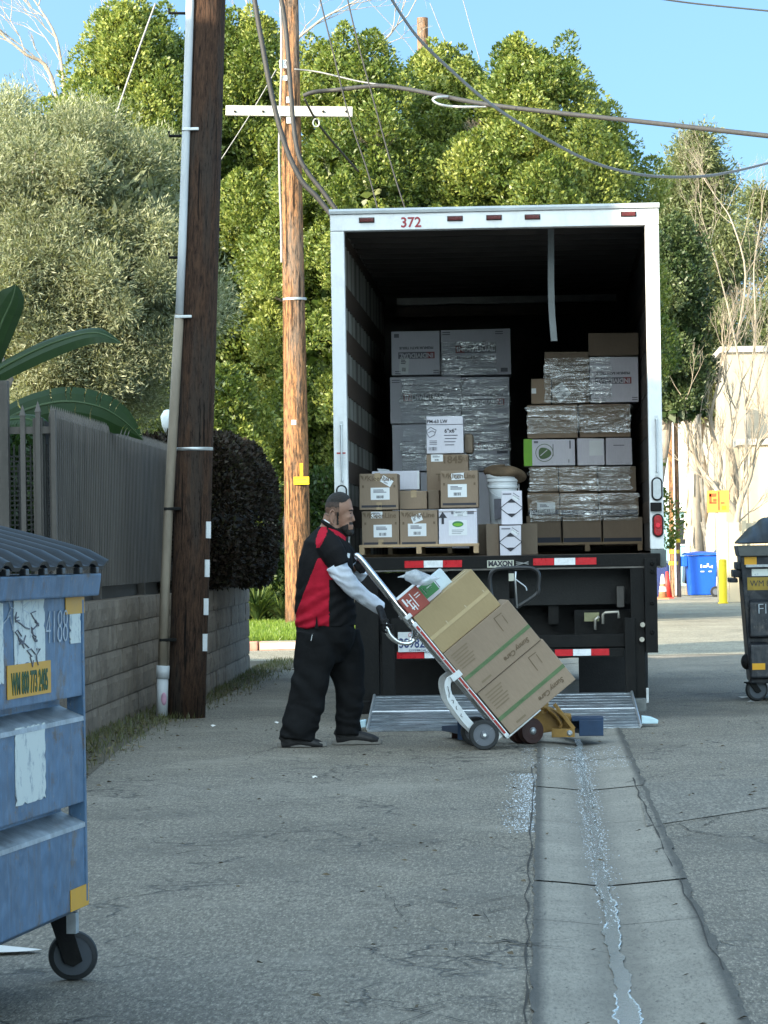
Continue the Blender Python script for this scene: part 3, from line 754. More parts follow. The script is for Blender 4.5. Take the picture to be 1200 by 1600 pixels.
block_wall('block_wall', 'low wall of rough grey concrete blocks under the grey picket fence', (-3.12, 12.0), (-3.5, 31.2), 1.0, .3, 1)
block_wall('block_wall', 'dark end return of rough concrete blocks behind the white conduit', (-3.56, 31.2), (-3.2, 31.2), 1.0, .2, 2)
block_wall('block_wall', 'shaded low block wall under the big clipped hedge', (-3.2, 31.42), (-3.4, 39.4), 1.0, .3, 3)

# ------------------------------------------------------------------ picket fence and gate
def fence_line(A, B, z0, z1):
    A, B = Vector((*A, 0)), Vector((*B, 0)); L = (B - A).length; d = (B - A) / L
    ang = math.atan2(d.y, d.x)
    t = thing('picket_fence', 'tall dark grey metal picket fence with close pointed slats on the block wall', 'fence', (A.x, A.y, 1.0), (0, 0, ang))
    h0, h1 = z0 - 1, z1 - 1
    b = MB(); n = int(L / .113)
    for i in range(n):
        x = .06 + i * .113; w = .017
        b.box(x - w, x + w, -.03, .006, h0 + .02, h1 - .09)
        b.add([(x - w, -.03, h1 - .09), (x + w, -.03, h1 - .09), (x + w, .006, h1 - .09), (x - w, .006, h1 - .09), (x, -.012, h1)], [(0, 1, 4), (1, 2, 4), (2, 3, 4), (3, 0, 4)])
    b.build('picket_panel', FENCE, t)
    b = MB(); b.box(0.03, L, .03, .04, h0 + .06, h1 - .12); b.box(0.03, L, .115, .12, -.02, h0 + .1); b.build('backing_sheet', FENCED, t)  # lower strip added behind the pickets to darken the gap below them
    for zz in (h0 + .12, h1 - .2):
        b = MB(); b.box(0, L, .008, .028, zz, zz + .04); b.build('rail', FENCE, t)
    for k in range(4):
        x = k * L / 3
        b = MB(); b.box(x - .035, x + .035, .042, .11, 0, h1 - .1); b.build('post', FENCE, t)
    return t
fence_line((-3.5, 24.2), (-3.62, 34.4), 1.09, 2.44)
t = thing('gate', 'open grey picket gate with dark mesh panel left of the close slat fence', 'gate', (-3.55, 24.15, 0))
gx = lambda px: P(px, 700, 24.15).x + 3.55
b = MB(); b.box(gx(-6), gx(14), -.04, .06, 0, P(5, 595, 24.15).z); b.build('post', FENCE, t, bevel=.004)
b = MB(); b.box(gx(80), gx(88), -.03, .03, 0, P(84, 640, 24.15).z); b.build('post', FENCE, t, bevel=.004)
for q, tp in ((36, 632), (60, 626), (-25, 630), (-50, 630)):
    x, z = gx(q), P(q, tp, 24.15).z
    b = MB(); b.box(x - .017, x + .017, -.017, .017, .3, z - .08)
    b.add([(x - .022, -.022, z - .08), (x + .022, -.022, z - .08), (x + .022, .022, z - .08), (x - .022, .022, z - .08), (x, 0, z)], [(0, 1, 4), (1, 2, 4), (2, 3, 4), (3, 0, 4)])
    b.build('picket', FENCE, t)
zr = P(45, 672, 24.15).z
b = MB(); b.box(gx(-60), gx(80), .02, .05, zr - .025, zr + .025); b.build('rail', FENCE, t)
b = MB()
for i in range(17):
    x = gx(-60) + (gx(78) - gx(-60)) * i / 16; b.box(x - .006, x + .006, .12, .128, .3, zr - .1)
for k in range(50):
    z = .35 + k * .035
    if z < zr - .1: b.box(gx(-60), gx(78), .129, .135, z, z + .012)
b.build('mesh_panel', FENCED, t)
for q0, q1 in ((50, 58), (16, 30), (68, 77)):
    b = MB(); b.box(gx(q0), gx(q1), .3, .36, .3, zr - .2 - .002 * q0); b.build('board', FENCED, t)

# ------------------------------------------------------------------ the near dark pole with its conduit
p0, p1 = P(291, 1122, 28.2), P(338, -420, 28.2)
base = Vector((p0.x, 28.2, 0)); ax = (p1 - p0).normalized()
pole = thing('utility_pole', 'dark brown wooden utility pole with white reflector strips beside the block wall', 'utility pole', base)
def onpole(px, py, off=0): q = P(px, py, 28.2 - off); return q - base
b = MB(); H = (p1 - p0).length
prof = [(.158, -.05), (.155, .5), (.153, 2), (.15, 4), (.14, 7), (.135, H)]
b.lathe(prof, 40); ob = b.build('pole_shaft', POLE_DARK, pole, smooth=True); ob.rotation_euler = ax.to_track_quat('Z', 'Y').to_euler()
me = ob.data
for v in me.vertices:
    a = math.atan2(v.co.y, v.co.x); k = 1 + .02 * mnoise.noise((math.cos(a) * 3, math.sin(a) * 3, v.co.z * .25)); v.co.x *= k; v.co.y *= k
for (py, hgt) in ((828, 26), (888, 27), (948, 26), (1004, 27)):
    px = 291 + (1122 - py) * .0316 + 25.5
    c = onpole(px, py, .09); h = hgt / 189
    b = MB(); b.box(-.022, .02, -.006, .006, -h / 2, h / 2); b.build('reflector_strip', TAPE_W, pole, loc=c, rot=(0, .03, .65))
b = MB(); zz = onpole(303, 702)
for k in range(1): b.lathe([(.157, -.014), (.159, -.012), (.159, .012), (.157, .014)], 40)
b.build('metal_band', GALV, pole, loc=(zz.x, 0, zz.z), smooth=True)
def polyl(pts, off): return [onpole(x, y, off) for x, y in pts]
b = MB(); b.tube(polyl([(303, -420), (297, 0), (291, 200), (285, 380), (280, 497)], .12), .034, 14); b.build('white_conduit', PVC, pole, smooth=True)
b = MB(); b.tube(polyl([(280, 492), (272, 640), (263, 800), (257, 940), (254, 1045)], .12), .04, 14); b.build('stained_conduit', PVCB, pole, smooth=True)
b = MB(); b.tube(polyl([(255, 1040), (254, 1060)], .12), .055, 16); b.tube(polyl([(254, 1058), (253, 1118)], .12), .048, 16); b.build('conduit_foot', PVC, pole, smooth=True)
c = onpole(256, 1092, .165); b = MB(); b.ell((0, 0, 0), (.024, .012, .055), 12, 8); b.build('pink_paint_mark', M('pink_paint', (.5, .28, .38), .6, 0, .2, 9, 0), pole, smooth=True, loc=c)
for py, pa in ((495, 280), (202, 291), (795, 263), (1000, 256)):
    c = onpole(pa + 3, py, .13); b = MB(); b.box(-.05, .09, -.03, .05, -.012, .012); b.build('conduit_strap', GALV if py < 600 else BLACKP, pole, loc=c, bevel=.004)
for py in (20, 212, 402):
    c = onpole(283, py, .05); b = MB(); b.tube([(0.1, .05, 0), (-.1, 0, 0), (-.1, 0, .04)], .012, 8); b.build('climbing_step', BLACKP, pole, loc=c)

# ------------------------------------------------------------------ the sunlit pole across the street with its crossarm
Y2 = 58.0
q0, q1 = P(467, 992, Y2), P(450, -130, Y2); base2 = Vector((q0.x, Y2, .1))
pole2 = thing('utility_pole', 'sunlit weathered orange brown utility pole with pale crossarm and yellow tags', 'utility pole', base2)
b = MB(); H = (q1 - q0).length
b.lathe([(.235, -.1), (.225, .6), (.21, 3), (.185, 6), (.165, 9), (.15, H)], 40); ob = b.build('pole_shaft', POLE_TAN, pole2, smooth=True)
ob.rotation_euler = (q1 - q0).normalized().to_track_quat('Z', 'Y').to_euler()
on2 = lambda px, py, off=.22: P(px, py, Y2 - off) - base2
a, c = on2(353, 173, .2), on2(551, 175, .2)
b = MB(); d = (c - a); b.box(0, d.length, -.06, .06, -.085, .085)
ob = b.build('crossarm', M('pale_crossarm_wood', (.36, .37, .35), .8, 0, .1, 4, .2), pole2, bevel=.006, loc=a); ob.rotation_euler = (0, -math.atan2(d.z, d.x), 0)
for px in (367, 411, 505, 541):
    b = MB(); b.lathe([(.02, 0), (.02, .03)], 10, axis='y'); b.build('bolt', BLACKP, pole2, loc=on2(px, 174, .29))
b = MB(); e = on2(494, 192, .2); b.tube([e + Vector((.055 * math.sin(t), 0, .07 * math.cos(t))) for t in [i * 2 * PI / 12 for i in range(12)]], .012, 6, closed=True); b.build('eye_bolt', GALV, pole2)
b = MB(); b.box(-.13, .13, -.012, .012, -.065, .065); yt = b.build('yellow_tag', YELLOWP, pole2, loc=on2(471, 751, .235))
b = MB(); b.box(-.105, .105, -.001, .001, -.006, .006); b.build('dark_line', INK, yt, loc=(0, -.0135, .018)); b = MB(); b.box(-.105, .105, -.001, .001, -.006, .006); b.build('dark_line', INK, yt, loc=(0, -.0135, -.02))
b = MB(); b.box(-.025, .025, -.01, .01, -.11, .11); b.build('yellow_tag', YELLOWP, pole2, loc=on2(471, 734, .235))
for px, py, w in ((443, 100, .07), (445, 122, .04), (452, 156, .05), (453, 187, .06), (459, 660, .04)):
    b = MB(); b.box(-w, w, -.01, .01, -w, w); tg = b.build('white_tag', TAPE_W, pole2, loc=on2(px, py, .2))
    if py == 100: text('33', .13, INK, tg, (0, -.012, 0), name='number')
b = MB(); zz = on2(459, 466); b.lathe([(.205, -.02), (.207, .02)], 30); b.build('metal_band', GALV, pole2, loc=(zz.x, 0, zz.z))
b = MB()
b.tube([on2(438 + 2 * math.sin(y * .02), y, .24) for y in range(-130, 420, 60)], .02, 8); b.build('ground_wire', CABLEG, pole2)

# far stub of a pole above the trees, and the orange pole in the yard
def plain_pole(name, label, px0, py0, px1, py1, Y, r, mat, cat='utility pole'):
    a, c = P(px0, py0, Y), P(px1, py1, Y); t = thing(name, label, cat, (a.x, Y, 0)); b = MB()
    b.tube([(0, 0, 0), (c.x - a.x, 0, c.z)], [r * 1.1, r], 20); b.build('pole_shaft', mat, t, smooth=False); return t, a, c
plain_pole('utility_pole', 'pale wooden pole top rising above the ficus crowns against the sky', 672, 900, 660, 28, 92, .15, POLE_TAN)
ty, a, c = plain_pole('utility_pole', 'orange brown utility pole with three yellow bands in the sunny yard', 1056, 933, 1045, 344, 95, .14, POLE_TAN)
for py in (845, 862, 880):
    q = P(1054, py, 95); b = MB(); b.lathe([(.162, -.05), (.162, .05)], 20); b.build('yellow_band', YELLOWP, ty, loc=(q.x - a.x, 0, q.z))
b = MB(); q = P(1056.5, 930, 94.8) - Vector((a.x, 95, 0)); q2 = P(1051, 650, 94.8) - Vector((a.x, 95, 0)); b.tube([q, q2], .025, 8); b.build('white_conduit', PVC, ty)

# ------------------------------------------------------------------ wires
def catmull(pts, n=10):
    out = []; p = [pts[0]] + list(pts) + [pts[-1]]
    for i in range(1, len(p) - 2):
        for k in range(n):
            t = k / n; a, b_, c, d = p[i-1], p[i], p[i+1], p[i+2]
            out.append(.5 * ((2 * b_) + (c - a) * t + (2 * a - 5 * b_ + 4 * c - d) * t * t + (3 * b_ - a - 3 * c + d) * t ** 3))
    out.append(pts[-1]); return out
def wire(name, label, pts, r, mat, twist=0):
    w = catmull([P(x, y, Y) for x, y, Y in pts], 12); b = MB()
    if twist:
        fine = []
        for i in range(len(w) - 1):
            for k in range(4): fine.append(w[i].lerp(w[i+1], k / 4))
        L = 0
        for ph in (0, 2.1, 4.2):
            q = []; L = 0
            for i, p in enumerate(fine):
                if i: L += (p - fine[i-1]).length
                q.append(p + Vector((0, math.cos(L * twist + ph), math.sin(L * twist + ph))) * r)
            b.tube(q, r * .8, 6)
    else: b.tube(w, r, 8)
    return tag(b.build(name, mat, smooth=True), label, 'cable')
Yt = 34
wire('thick_cable', 'thickest dark cable curving from the top edge down to the truck corner', [(395, -15, 46), (408, 60, 46), (425, 150, 46), (445, 225, 46), (470, 280, 46), (497, 310, 46), (530, 352, 46)], .035, CABLE)
wire('thick_cable', 'dark cable hugging the sunlit pole then dropping to the truck roof', [(437, -15, 56), (446, 40, 56), (452, 110, 56), (458, 190, 56), (466, 240, 56), (480, 268, 56), (505, 300, 56), (530, 335, 56)], .038, CABLE)
wire('cable_bundle', 'long grey lashed cable running from the sunlit pole to the right edge', [(474, 150, 57), (490, 144, 57), (530, 140, 57), (590, 134, 56), (640, 140, 55), (700, 152, 54), (760, 163, 53), (850, 174, 52), (1000, 190, 50), (1215, 214, 47)], .036, CABLE)
wire('thin_cable', 'pale thin cable joining the lashed cable from the pole top left', [(460, 108, 57), (500, 113, 57), (560, 127, 56.3), (600, 133, 56)], .014, CABLEG)
wire('cable_loop', 'pale slack loop of cable hanging under the lashed cable', [(700, 151, 53.9), (682, 152, 53.8), (677, 157, 53.8), (690, 164, 53.8), (720, 167, 53.8), (760, 166, 53)], .022, GALV)
wire('service_drop', 'pale twisted service cable sagging from the top centre to the right edge', [(605, -12, 30), (650, 55, 31), (705, 110, 32), (770, 165, 34), (850, 215, 36), (930, 255, 38), (1010, 274, 40), (1090, 276, 42), (1150, 267, 44), (1215, 251, 46)], .011, CABLEG, 26)
wire('thin_cable', 'thin dark wire dropping past the crossarm end left of its twin', [(498, -10, 50), (520, 80, 50), (545, 180, 50), (575, 270, 50), (592, 335, 50)], .011, CABLE)
wire('thin_cable', 'thin dark wire dropping from the top edge to the truck number', [(541, -10, 50), (560, 70, 50), (590, 180, 50), (615, 270, 50), (636, 335, 50)], .011, CABLE)
wire('guy_wire', 'dark slanted guy line dropping from the crossarm into the ficus', [(476, 155, 57), (495, 190, 58), (520, 222, 59), (560, 268, 60)], .02, CABLE)
wire('guy_wire', 'straight pale line slanting across the top left ficus', [(243, 5, 48), (205, 110, 48), (166, 226, 48)], .014, CABLEG)
wire('guy_wire', 'fine pale line slanting from the pole to the dark pole', [(432, 108, 55), (390, 180, 55), (345, 250, 55)], .008, CABLEG)
wire('overhead_wire', 'lone dark wire crossing the open sky at the top right', [(1030, -2, 80), (1090, 6, 80), (1210, 18, 80)], .02, CABLE)
wire('overhead_wire', 'faint wire running down to the pole top in the sky', [(672, 5, 95), (690, 50, 95), (712, 102, 95)], .012, CABLEG)
wire('overhead_wire', 'faint steep wire in the sky right of the pole top', [(722, -5, 95), (735, 42, 95), (750, 96, 95)], .012, CABLEG)
wire('overhead_wire', 'faint wire in the sky between the twigs and the pole top', [(570, -5, 95), (630, 60, 95), (652, 90, 95)], .01, CABLEG)
# ------------------------------------------------------------------ trees
ficus('tall sunlit ficus filling the gap left of the dark utility pole', 205, 160, 0, 900, 67, 11, 210)
ficus('ficus between the dark pole and the sunlit pole', 385, 165, 20, 900, 68, 12, 200)
ficus('ficus right of the sunlit pole, above the left truck corner', 545, 165, 40, 900, 65, 13, 200)
ficus('ficus behind the middle of the truck, below the pole top', 690, 165, 68, 900, 67.5, 14, 190)
ficus('broad yellow green ficus above the right half of the truck', 840, 155, 58, 900, 65, 15, 200)
ficus('lower dark ficus against the sky over the right truck corner', 935, 100, 150, 900, 67, 16, 120)
ficus('ficus with shade painted into its leaves, hanging right of the truck box', 1052, 58, 335, 655, 89, 17, 70, 700, .1, FICUS_SHADE, tdx=-1.3)
ficus('small leafy ficus low behind the hedge and the dark pole', 345, 70, 560, 900, 61, 18, 60)
ficus('small ficus left of the dark pole above the fence', 235, 62, 500, 900, 60, 19, 60)
ficus('dark back row ficus in the gaps left of the truck', 330, 210, 300, 900, 71, 51, 120, 600, .11)
ficus('dark back row ficus in the gaps behind the truck', 730, 210, 190, 900, 71, 52, 120, 600, .11)
ficus('big unseen ficus added left of the picture to shade the trees between the poles', -600, 300, -110, 760, 58, 61, 90, 700, .11)  # out of view, added to cast shade between the poles
ficus('second unseen ficus added beside the first to shade the same trees', -330, 130, 60, 760, 56, 62, 50, 700, .11)
# thin vertical sprays that break up the crown tops
# olive
def olive():
    rs = np.random.RandomState(5); rg = random.Random(5); Y = 38.5
    c = P(95, 420, Y); t = thing('olive_tree', 'wide silvery olive tree with fine grey green leaves behind the fence', 'tree', (c.x, Y, 0))
    blobs = []
    cz = c.z; 
    for i in range(330):
        a = rg.uniform(0, 2 * PI); e = math.asin(rg.uniform(-.9, 1)); q = rg.uniform(.5, 1.02)
        x = 1.75 * math.cos(a) * math.cos(e) * q; y = 1.6 * math.sin(a) * math.cos(e) * q; z = cz + 2.0 * math.sin(e) * q
        if x > .55: z -= .45 * (x - .55) * (1 if z > cz else .2)
        blobs.append(((x, y, z), rg.uniform(.2, .42), 1))
    p, o, tn = blob_leaves(blobs, 1500, rs, .8, 1, .5, .4)
    link('crown', leaf_mesh('crown', p, o, .056, .2, tn, OLIVE, rs, .4, .5), t)
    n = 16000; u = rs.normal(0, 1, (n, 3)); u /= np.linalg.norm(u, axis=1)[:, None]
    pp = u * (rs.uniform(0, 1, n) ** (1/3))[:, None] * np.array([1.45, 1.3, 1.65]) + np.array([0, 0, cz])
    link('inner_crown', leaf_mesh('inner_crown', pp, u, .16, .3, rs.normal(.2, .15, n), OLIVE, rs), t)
    b = MB(); limb(b, (0, 0, 0), (.2, 0, cz - 1), .16, .1, 8, 5, .05, rg)
    for (cx, r, k) in blobs[::3]:
        limb(b, (rg.uniform(-.2, .2), 0, cz - 1 + rg.uniform(0, .6)), cx, .03, .006, 5, 4, .06, rg)
    b.build('trunk', BARK, t, smooth=True)
olive()
def feathery(label, px, top, bot, hw, Y, seed, nb, per, size, mat, name='feathery_tree', tb=.5):
    rs = np.random.RandomState(seed); rg = random.Random(seed); c = P(px, (top + bot) / 2, Y); Rr = hw / FPX * Y
    z1, z0 = P(px, top, Y).z, P(px, bot, Y).z; t = thing(name, label, 'tree', (c.x, Y, 0)); blobs = []
    for i in range(nb):
        h = rg.random(); a = rg.uniform(0, 2 * PI); q = Rr * math.sqrt(max(0.05, 1 - abs(2 * h - .9) ** 2.4)) * rg.uniform(.15, 1)
        blobs.append(((q * math.cos(a), q * math.sin(a), z0 + (z1 - z0) * h), rg.uniform(.35, .8), 1))
    p, o, tn = blob_leaves(blobs, per, rs, .9, .8, tb, .4); link('crown', leaf_mesh('crown', p, o, size, .32, tn, mat, rs, .4, -.1), t)
    b = MB(); limb(b, (0, 0, 0), (0, 0, z0 + .4 * (z1 - z0)), .22, .12, 8, 6, .03, rg)
    for (cx, r, k) in blobs[::2]: limb(b, (0, 0, z0 + rg.uniform(-.1, .45) * (z1 - z0)), cx, .05, .012, 5, 4, .07, rg)
    b.build('trunk', BARK, t, smooth=True)
feathery('airy feathery tree against the sky right of the truck', 1092, 215, 640, 84, 108, 31, 140, 800, .15, EUCA)
feathery('second airy tree at the right edge behind the bare branches', 1190, 300, 760, 62, 118, 32, 60, 600, .16, EUCA)
# bare trees
def twigs(b, p, d, L, r, depth, rg, spread=.55, up=.12):
    d = d.normalized(); q = p + d * L
    mid = p.lerp(q, .5) + Vector((rg.uniform(-1, 1), rg.uniform(-1, 1), rg.uniform(-1, 1))) * L * .06
    b.tube([p, mid, q], [r, r * .85, r * .68], 5 if r < .02 else 7, cap=False)
    if depth == 0: return
    for k in range(rg.choice((2, 2, 3))):
        nd = d + Vector((rg.uniform(-1, 1), rg.uniform(-1, 1), rg.uniform(-1, 1))) * spread + Vector((0, 0, up))
        twigs(b, q if k < 2 else mid, nd, L * rg.uniform(.62, .86), r * .64, depth - 1, rg, spread, up)
def bare(label, limbs, Y, mat, seed, depth=5, r0=.09, L=1.1, name='bare_tree', up=.12, spread=.5):
    rg = random.Random(seed); f = limbs[0][0]; c = P(f[0], f[1], Y); t = thing(name, label, 'tree', (c.x, Y, 0)); B0 = Vector((c.x, Y, 0)); b = MB(); tw = MB()
    b.tube([Vector((0, 0, 0)), c - B0], [r0 * 2.2, r0 * 1.8], 9)
    for ln in limbs:
        pts = [P(x, y, Y + rg.uniform(-.3, .3)) - B0 for x, y in ln]; n = len(pts)
        pts = catmull(pts, 4); m = len(pts)
        b.tube(pts, [r0 * (1.6 - 1.1 * i / (m - 1)) for i in range(m)], 8)
        for i in range(2, m, 2):
            d = pts[i] - pts[i-1]
            twigs(tw, pts[i], d.normalized() + Vector((rg.uniform(-1, 1), rg.uniform(-.8, .8), rg.uniform(-.3, .9))), L * rg.uniform(.5, 1), r0 * .4, depth - 2, rg, spread, up)
        twigs(tw, pts[-1], pts[-1] - pts[-2], L, r0 * .5, depth, rg, spread, up)
    b.add(tw.v, tw.f); b.build('branches', mat, t, smooth=True, fix=False); return t
bare('leafless pale tree in the top left corner above the olive', [[(118, 300), (104, 230), (100, 140), (88, 60), (60, 10)], [(118, 300), (80, 120), (40, 85), (10, 60)], [(118, 300), (150, 140), (190, 60), (200, -10)]], 82, PALEBARK, 4, 5, .042, .95)
bare('leafless twiggy tree showing above the ficus behind the poles', [[(430, 330), (420, 120), (395, 40), (380, -20)], [(430, 330), (450, 100), (490, 40), (540, 10)], [(430, 330), (500, 110), (590, 70), (620, 40)]], 84, PALEBARK, 8, 5, .035, .8)
bare('gnarled bare tree with pruned stubs before the white building', [[(1150, 845), (1148, 800), (1118, 762), (1094, 730), (1080, 690), (1068, 640)], [(1150, 845), (1150, 795), (1150, 740), (1142, 690), (1150, 640)], [(1150, 845), (1155, 790), (1172, 745), (1180, 705), (1205, 672)], [(1118, 762), (1125, 720), (1110, 660), (1122, 600)]], 89, PALEBARK, 22, 6, .06, .8, 'pruned_tree', .35, .5)
bare('tall thin bare tree at the right edge below the service cable', [[(1165, 640), (1150, 540), (1130, 450), (1110, 380)], [(1165, 640), (1180, 520), (1178, 420), (1190, 340)], [(1165, 640), (1195, 560), (1210, 480)], [(1150, 540), (1165, 430), (1145, 350), (1128, 320)]], 96, PALEBARK, 33, 6, .022, .95, 'bare_tree', .25, .6)
# dead twigs in the crowns
def dead(label, px, py, Y, seed, h):
    rg = random.Random(seed); c = P(px, py, Y); b = MB()
    for k in range(9): twigs(b, Vector((0, 0, 0)), Vector((rg.uniform(-.5, .5), rg.uniform(-.3, .3), 1)), h * rg.uniform(.5, 1), .012, 3, rg, .6, .1)
    tag(b.build('dead_branch', TWIG, loc=c, fix=False), label, 'branch')
dead('tangle of dead grey twigs in front of the ficus below the crossarm', 590, 262, 63.6, 3, .36)
dead('small dead grey spray in the ficus right of centre', 742, 222, 65.3, 4, .2)
# hedge on the wall
def hedge():
    rs = np.random.RandomState(9); t = thing('clipped_hedge', 'big dark clipped hedge bulging over the low block wall', 'hedge', (-3.55, 35.9, 1.0))
    n = 62000; u = rs.uniform(-1, 1, n); v = rs.uniform(0, 1, n)
    # cross-section angle from alley side over the top; superellipse
    th = rs.uniform(-.75, PI * .95, n); ph = rs.uniform(-1, 1, n)
    cx = np.sign(np.cos(th)) * np.abs(np.cos(th)) ** .55; cz = np.sign(np.sin(th)) * np.abs(np.sin(th)) ** .6
    endk = (1 - np.abs(ph) ** 7) ** .5
    y = ph * 3.1; rad = 1 - .16 * rs.uniform(0, 1, n) ** 1.3 + .04 * np.sin(y * 6 + cz * 4) + .05 * np.sin(cx * 7 + y * 3)
    x = cx * .6 * endk * rad; z = .70 + cz * .86 * endk * rad
    # end cap leaves
    m = 16000; a = rs.uniform(0, 2 * PI, m); q = np.sqrt(rs.uniform(0, 1, m))
    ex = np.sign(np.cos(a)) * np.abs(np.cos(a)) ** .6 * q * .58; ez = .70 + np.sign(np.sin(a)) * np.abs(np.sin(a)) ** .6 * q * .84
    ey = -3.1 * (1 - q ** 5 * .1) + rs.uniform(-.05, .12, m)
    pts = np.concatenate([np.stack([x, y, z], 1), np.stack([ex, ey, ez], 1)])
    out = np.concatenate([np.stack([cx, ph * .2, cz], 1), np.stack([ex * .3, -np.ones(m), (ez - .7) * .3], 1)])
    k = pts[:, 2] > .02; pts, out = pts[k], out[k]
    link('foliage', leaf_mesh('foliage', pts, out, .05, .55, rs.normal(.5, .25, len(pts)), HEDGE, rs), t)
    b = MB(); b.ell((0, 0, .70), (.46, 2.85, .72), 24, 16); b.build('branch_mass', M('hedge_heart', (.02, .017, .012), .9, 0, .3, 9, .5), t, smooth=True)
hedge()
# banana leaves behind the gate
def banana():
    base = P(-60, 760, 27.0); t = thing('banana_plant', 'banana plant with broad dark arching leaves behind the gate', 'plant', (base.x, 27.0, 0)); B0 = Vector((base.x, 27, 0))
    def leaf(mid, w, tilt, split=0, seed=0):
        rg = random.Random(seed); pts = catmull([P(x, y, Y) - B0 for x, y, Y in mid], 9); n = len(pts); b = MB(); vs = []; tones = []
        for sgn, ww in ((1, w), (-1, w * .9)):
            prev = None
            for i in range(n - 1):
                quad = []
                for j in (i, i + 1):
                    tt = j / (n - 1); d = (pts[min(j+1, n-1)] - pts[max(j-1, 0)]).normalized()
                    side = d.cross(Vector(tilt)).normalized(); up = side.cross(d)
                    k = math.sin(PI * min(1, tt * .95 + .05)) ** .55 * (1 if tt < .8 else (1 - (tt - .8) / .2) ** .6)
                    k = max(k, .02)
                    e = pts[j] + side * (ww * k * sgn) - up * (ww * k * .35) + d * ww * .15
                    m_ = pts[j] + side * (ww * k * sgn * .5) - up * (ww * k * .05)
                    quad.append((pts[j], m_, e))
                if split and rg.random() < split:
                    quad[1] = (quad[1][0], quad[1][1].lerp(quad[0][1], .25), quad[1][2].lerp(quad[0][2], .3))
                b.add([quad[0][0], quad[0][1], quad[1][1], quad[1][0]], [(0, 1, 2, 3)]); b.add([quad[0][1], quad[0][2], quad[1][2], quad[1][1]], [(0, 1, 2, 3)])
        o = b.build('leaf', BANANA, t, smooth=True, fix=False)
        at = o.data.attributes.new('tone', 'FLOAT', 'FACE'); at.data.foreach_set('value', [.5 + .25 * mnoise.noise((i * .3, seed, 0)) for i in range(len(o.data.polygons))])
        m2 = MB(); m2.tube(pts, [.014 * (1 - .7 * i / n) for i in range(n)], 6); m2.build('midrib', M('banana_midrib', (.05, .085, .03), .5, 0, .1, 4, 0), o)
    leaf([(-70, 640, 26.8), (-20, 590, 26.6), (40, 555, 26.5), (100, 530, 26.4), (150, 520, 26.3), (188, 535, 26.3)], .12, (0, -.75, .65), 0, 1)
    leaf([(-60, 700, 26.9), (-30, 590, 26.9), (0, 510, 26.9), (18, 470, 26.9), (24, 448, 26.9)], .15, (.55, -.8, .1), 0, 2)
    leaf([(-40, 700, 27.4), (20, 650, 27.5), (90, 628, 27.6), (150, 634, 27.7), (190, 655, 27.8), (222, 685, 27.9)], .17, (0, -.95, .35), .3, 3)
    leaf([(-60, 690, 26.2), (0, 660, 26.0), (45, 655, 25.9), (78, 675, 25.8)], .14, (0, -.6, .8), .3, 4)
    b = MB(); b.tube([(0, 0, 0), (.05, 0, 1.2), (0, 0, 2.2)], [.12, .1, .07], 10); b.build('stem', M('banana_stem', (.12, .13, .06), .6, 0, .3, 5, .1), t, smooth=True)
banana()
# strappy clumps, shrubs and grass across the street
def clump(label, px, py, Y, n, L, seed, mat=BUSH):
    rg = random.Random(seed); c = P(px, py, Y); b = MB(); tones = []
    for i in range(n):
        a = rg.uniform(0, 2 * PI); l = L * rg.uniform(.6, 1.1); w = .022; lean = rg.uniform(.25, .8); d = Vector((math.cos(a), math.sin(a), 0)); s = Vector((-d.y, d.x, 0)) * w
        prev = None; tn = rg.random()
        for k in range(7):
            t = k / 6; p = d * (l * lean * t ** 1.3) + Vector((0, 0, l * (t * 1.0 - .75 * lean * t ** 2.4))); wk = (1 - t ** 3) * .9 + .05
            cur = (p - s * wk, p + s * wk)
            if prev: b.add([prev[0], prev[1], cur[1], cur[0]], [(0, 1, 2, 3)]); tones.append(tn)
            prev = cur
    o = b.build('strappy_plant', mat, loc=(c.x, Y, .11), fix=False); at = o.data.attributes.new('tone', 'FLOAT', 'FACE'); at.data.foreach_set('value', tones)
    tag(o, label, 'plant')
clump('clump of long arching strap leaves beside the sunlit lawn', 402, 985, 59.5, 160, .95, 1)
clump('smaller clump of strap leaves right of the larger one, behind the pole', 440, 985, 60.5, 110, .75, 2)
def shrub(label, px, top, bot, hw, Y, seed, nb=34, tb=.5, size=.1, mat=BUSH):
    o = ficus(label, px, hw, top, bot, Y, seed, nb, 500, size, mat, tb, 1.0, 'shrub', 'shrubs across the street', BARK, .5, .16, .3); o['category'] = 'shrub'
shrub('sun dappled green shrub behind the strap leaved clumps', 425, 850, 985, 45, 61.5, 41)
shrub('dark shrub behind the hedge end at the far side', 395, 800, 985, 30, 62.5, 42, 26, .2)
shrub('dark leafy shrub behind the open gate', 20, 650, 930, 110, 30.5, 44, 60, .1, .09)
shrub('leafy green shrub right of the sunlit pole by the truck', 505, 720, 985, 34, 62.5, 43, 34, .45)
def grass_field(name, x0, x1, y0, y1, n, h, mat, z, seed, dens=None):
    rs = np.random.RandomState(seed); x = rs.uniform(x0, x1, n); y = rs.uniform(y0, y1, n)
    if dens is not None:
        k = np.array([rs.uniform() < dens(a, c) for a, c in zip(x, y)]); x, y = x[k], y[k]
    m = len(x); pts = np.stack([x, y, np.full(m, z)], 1); out = np.zeros((m, 3)); out[:, 2] = 2.2
    o = link(name, leaf_mesh(name, pts, out, h, .1, rs.uniform(0, 1, m), mat, rs, .5, .3)); return tag(o, kind='stuff')
grass_field('grass', -6.2, -2.0, 48.2, 60, 60000, .1, GRASS, .11, 1)
def wd(x, y):
    e = -2.95 - .35 * max(0, (24 - y)) / 12 if y < 24 else -3.05
    w = .5 + .5 * mnoise.noise((x * 3, y * 1.2, 0))
    return max(0, min(1, (1.0 - (x + 3.35) / .55))) * w
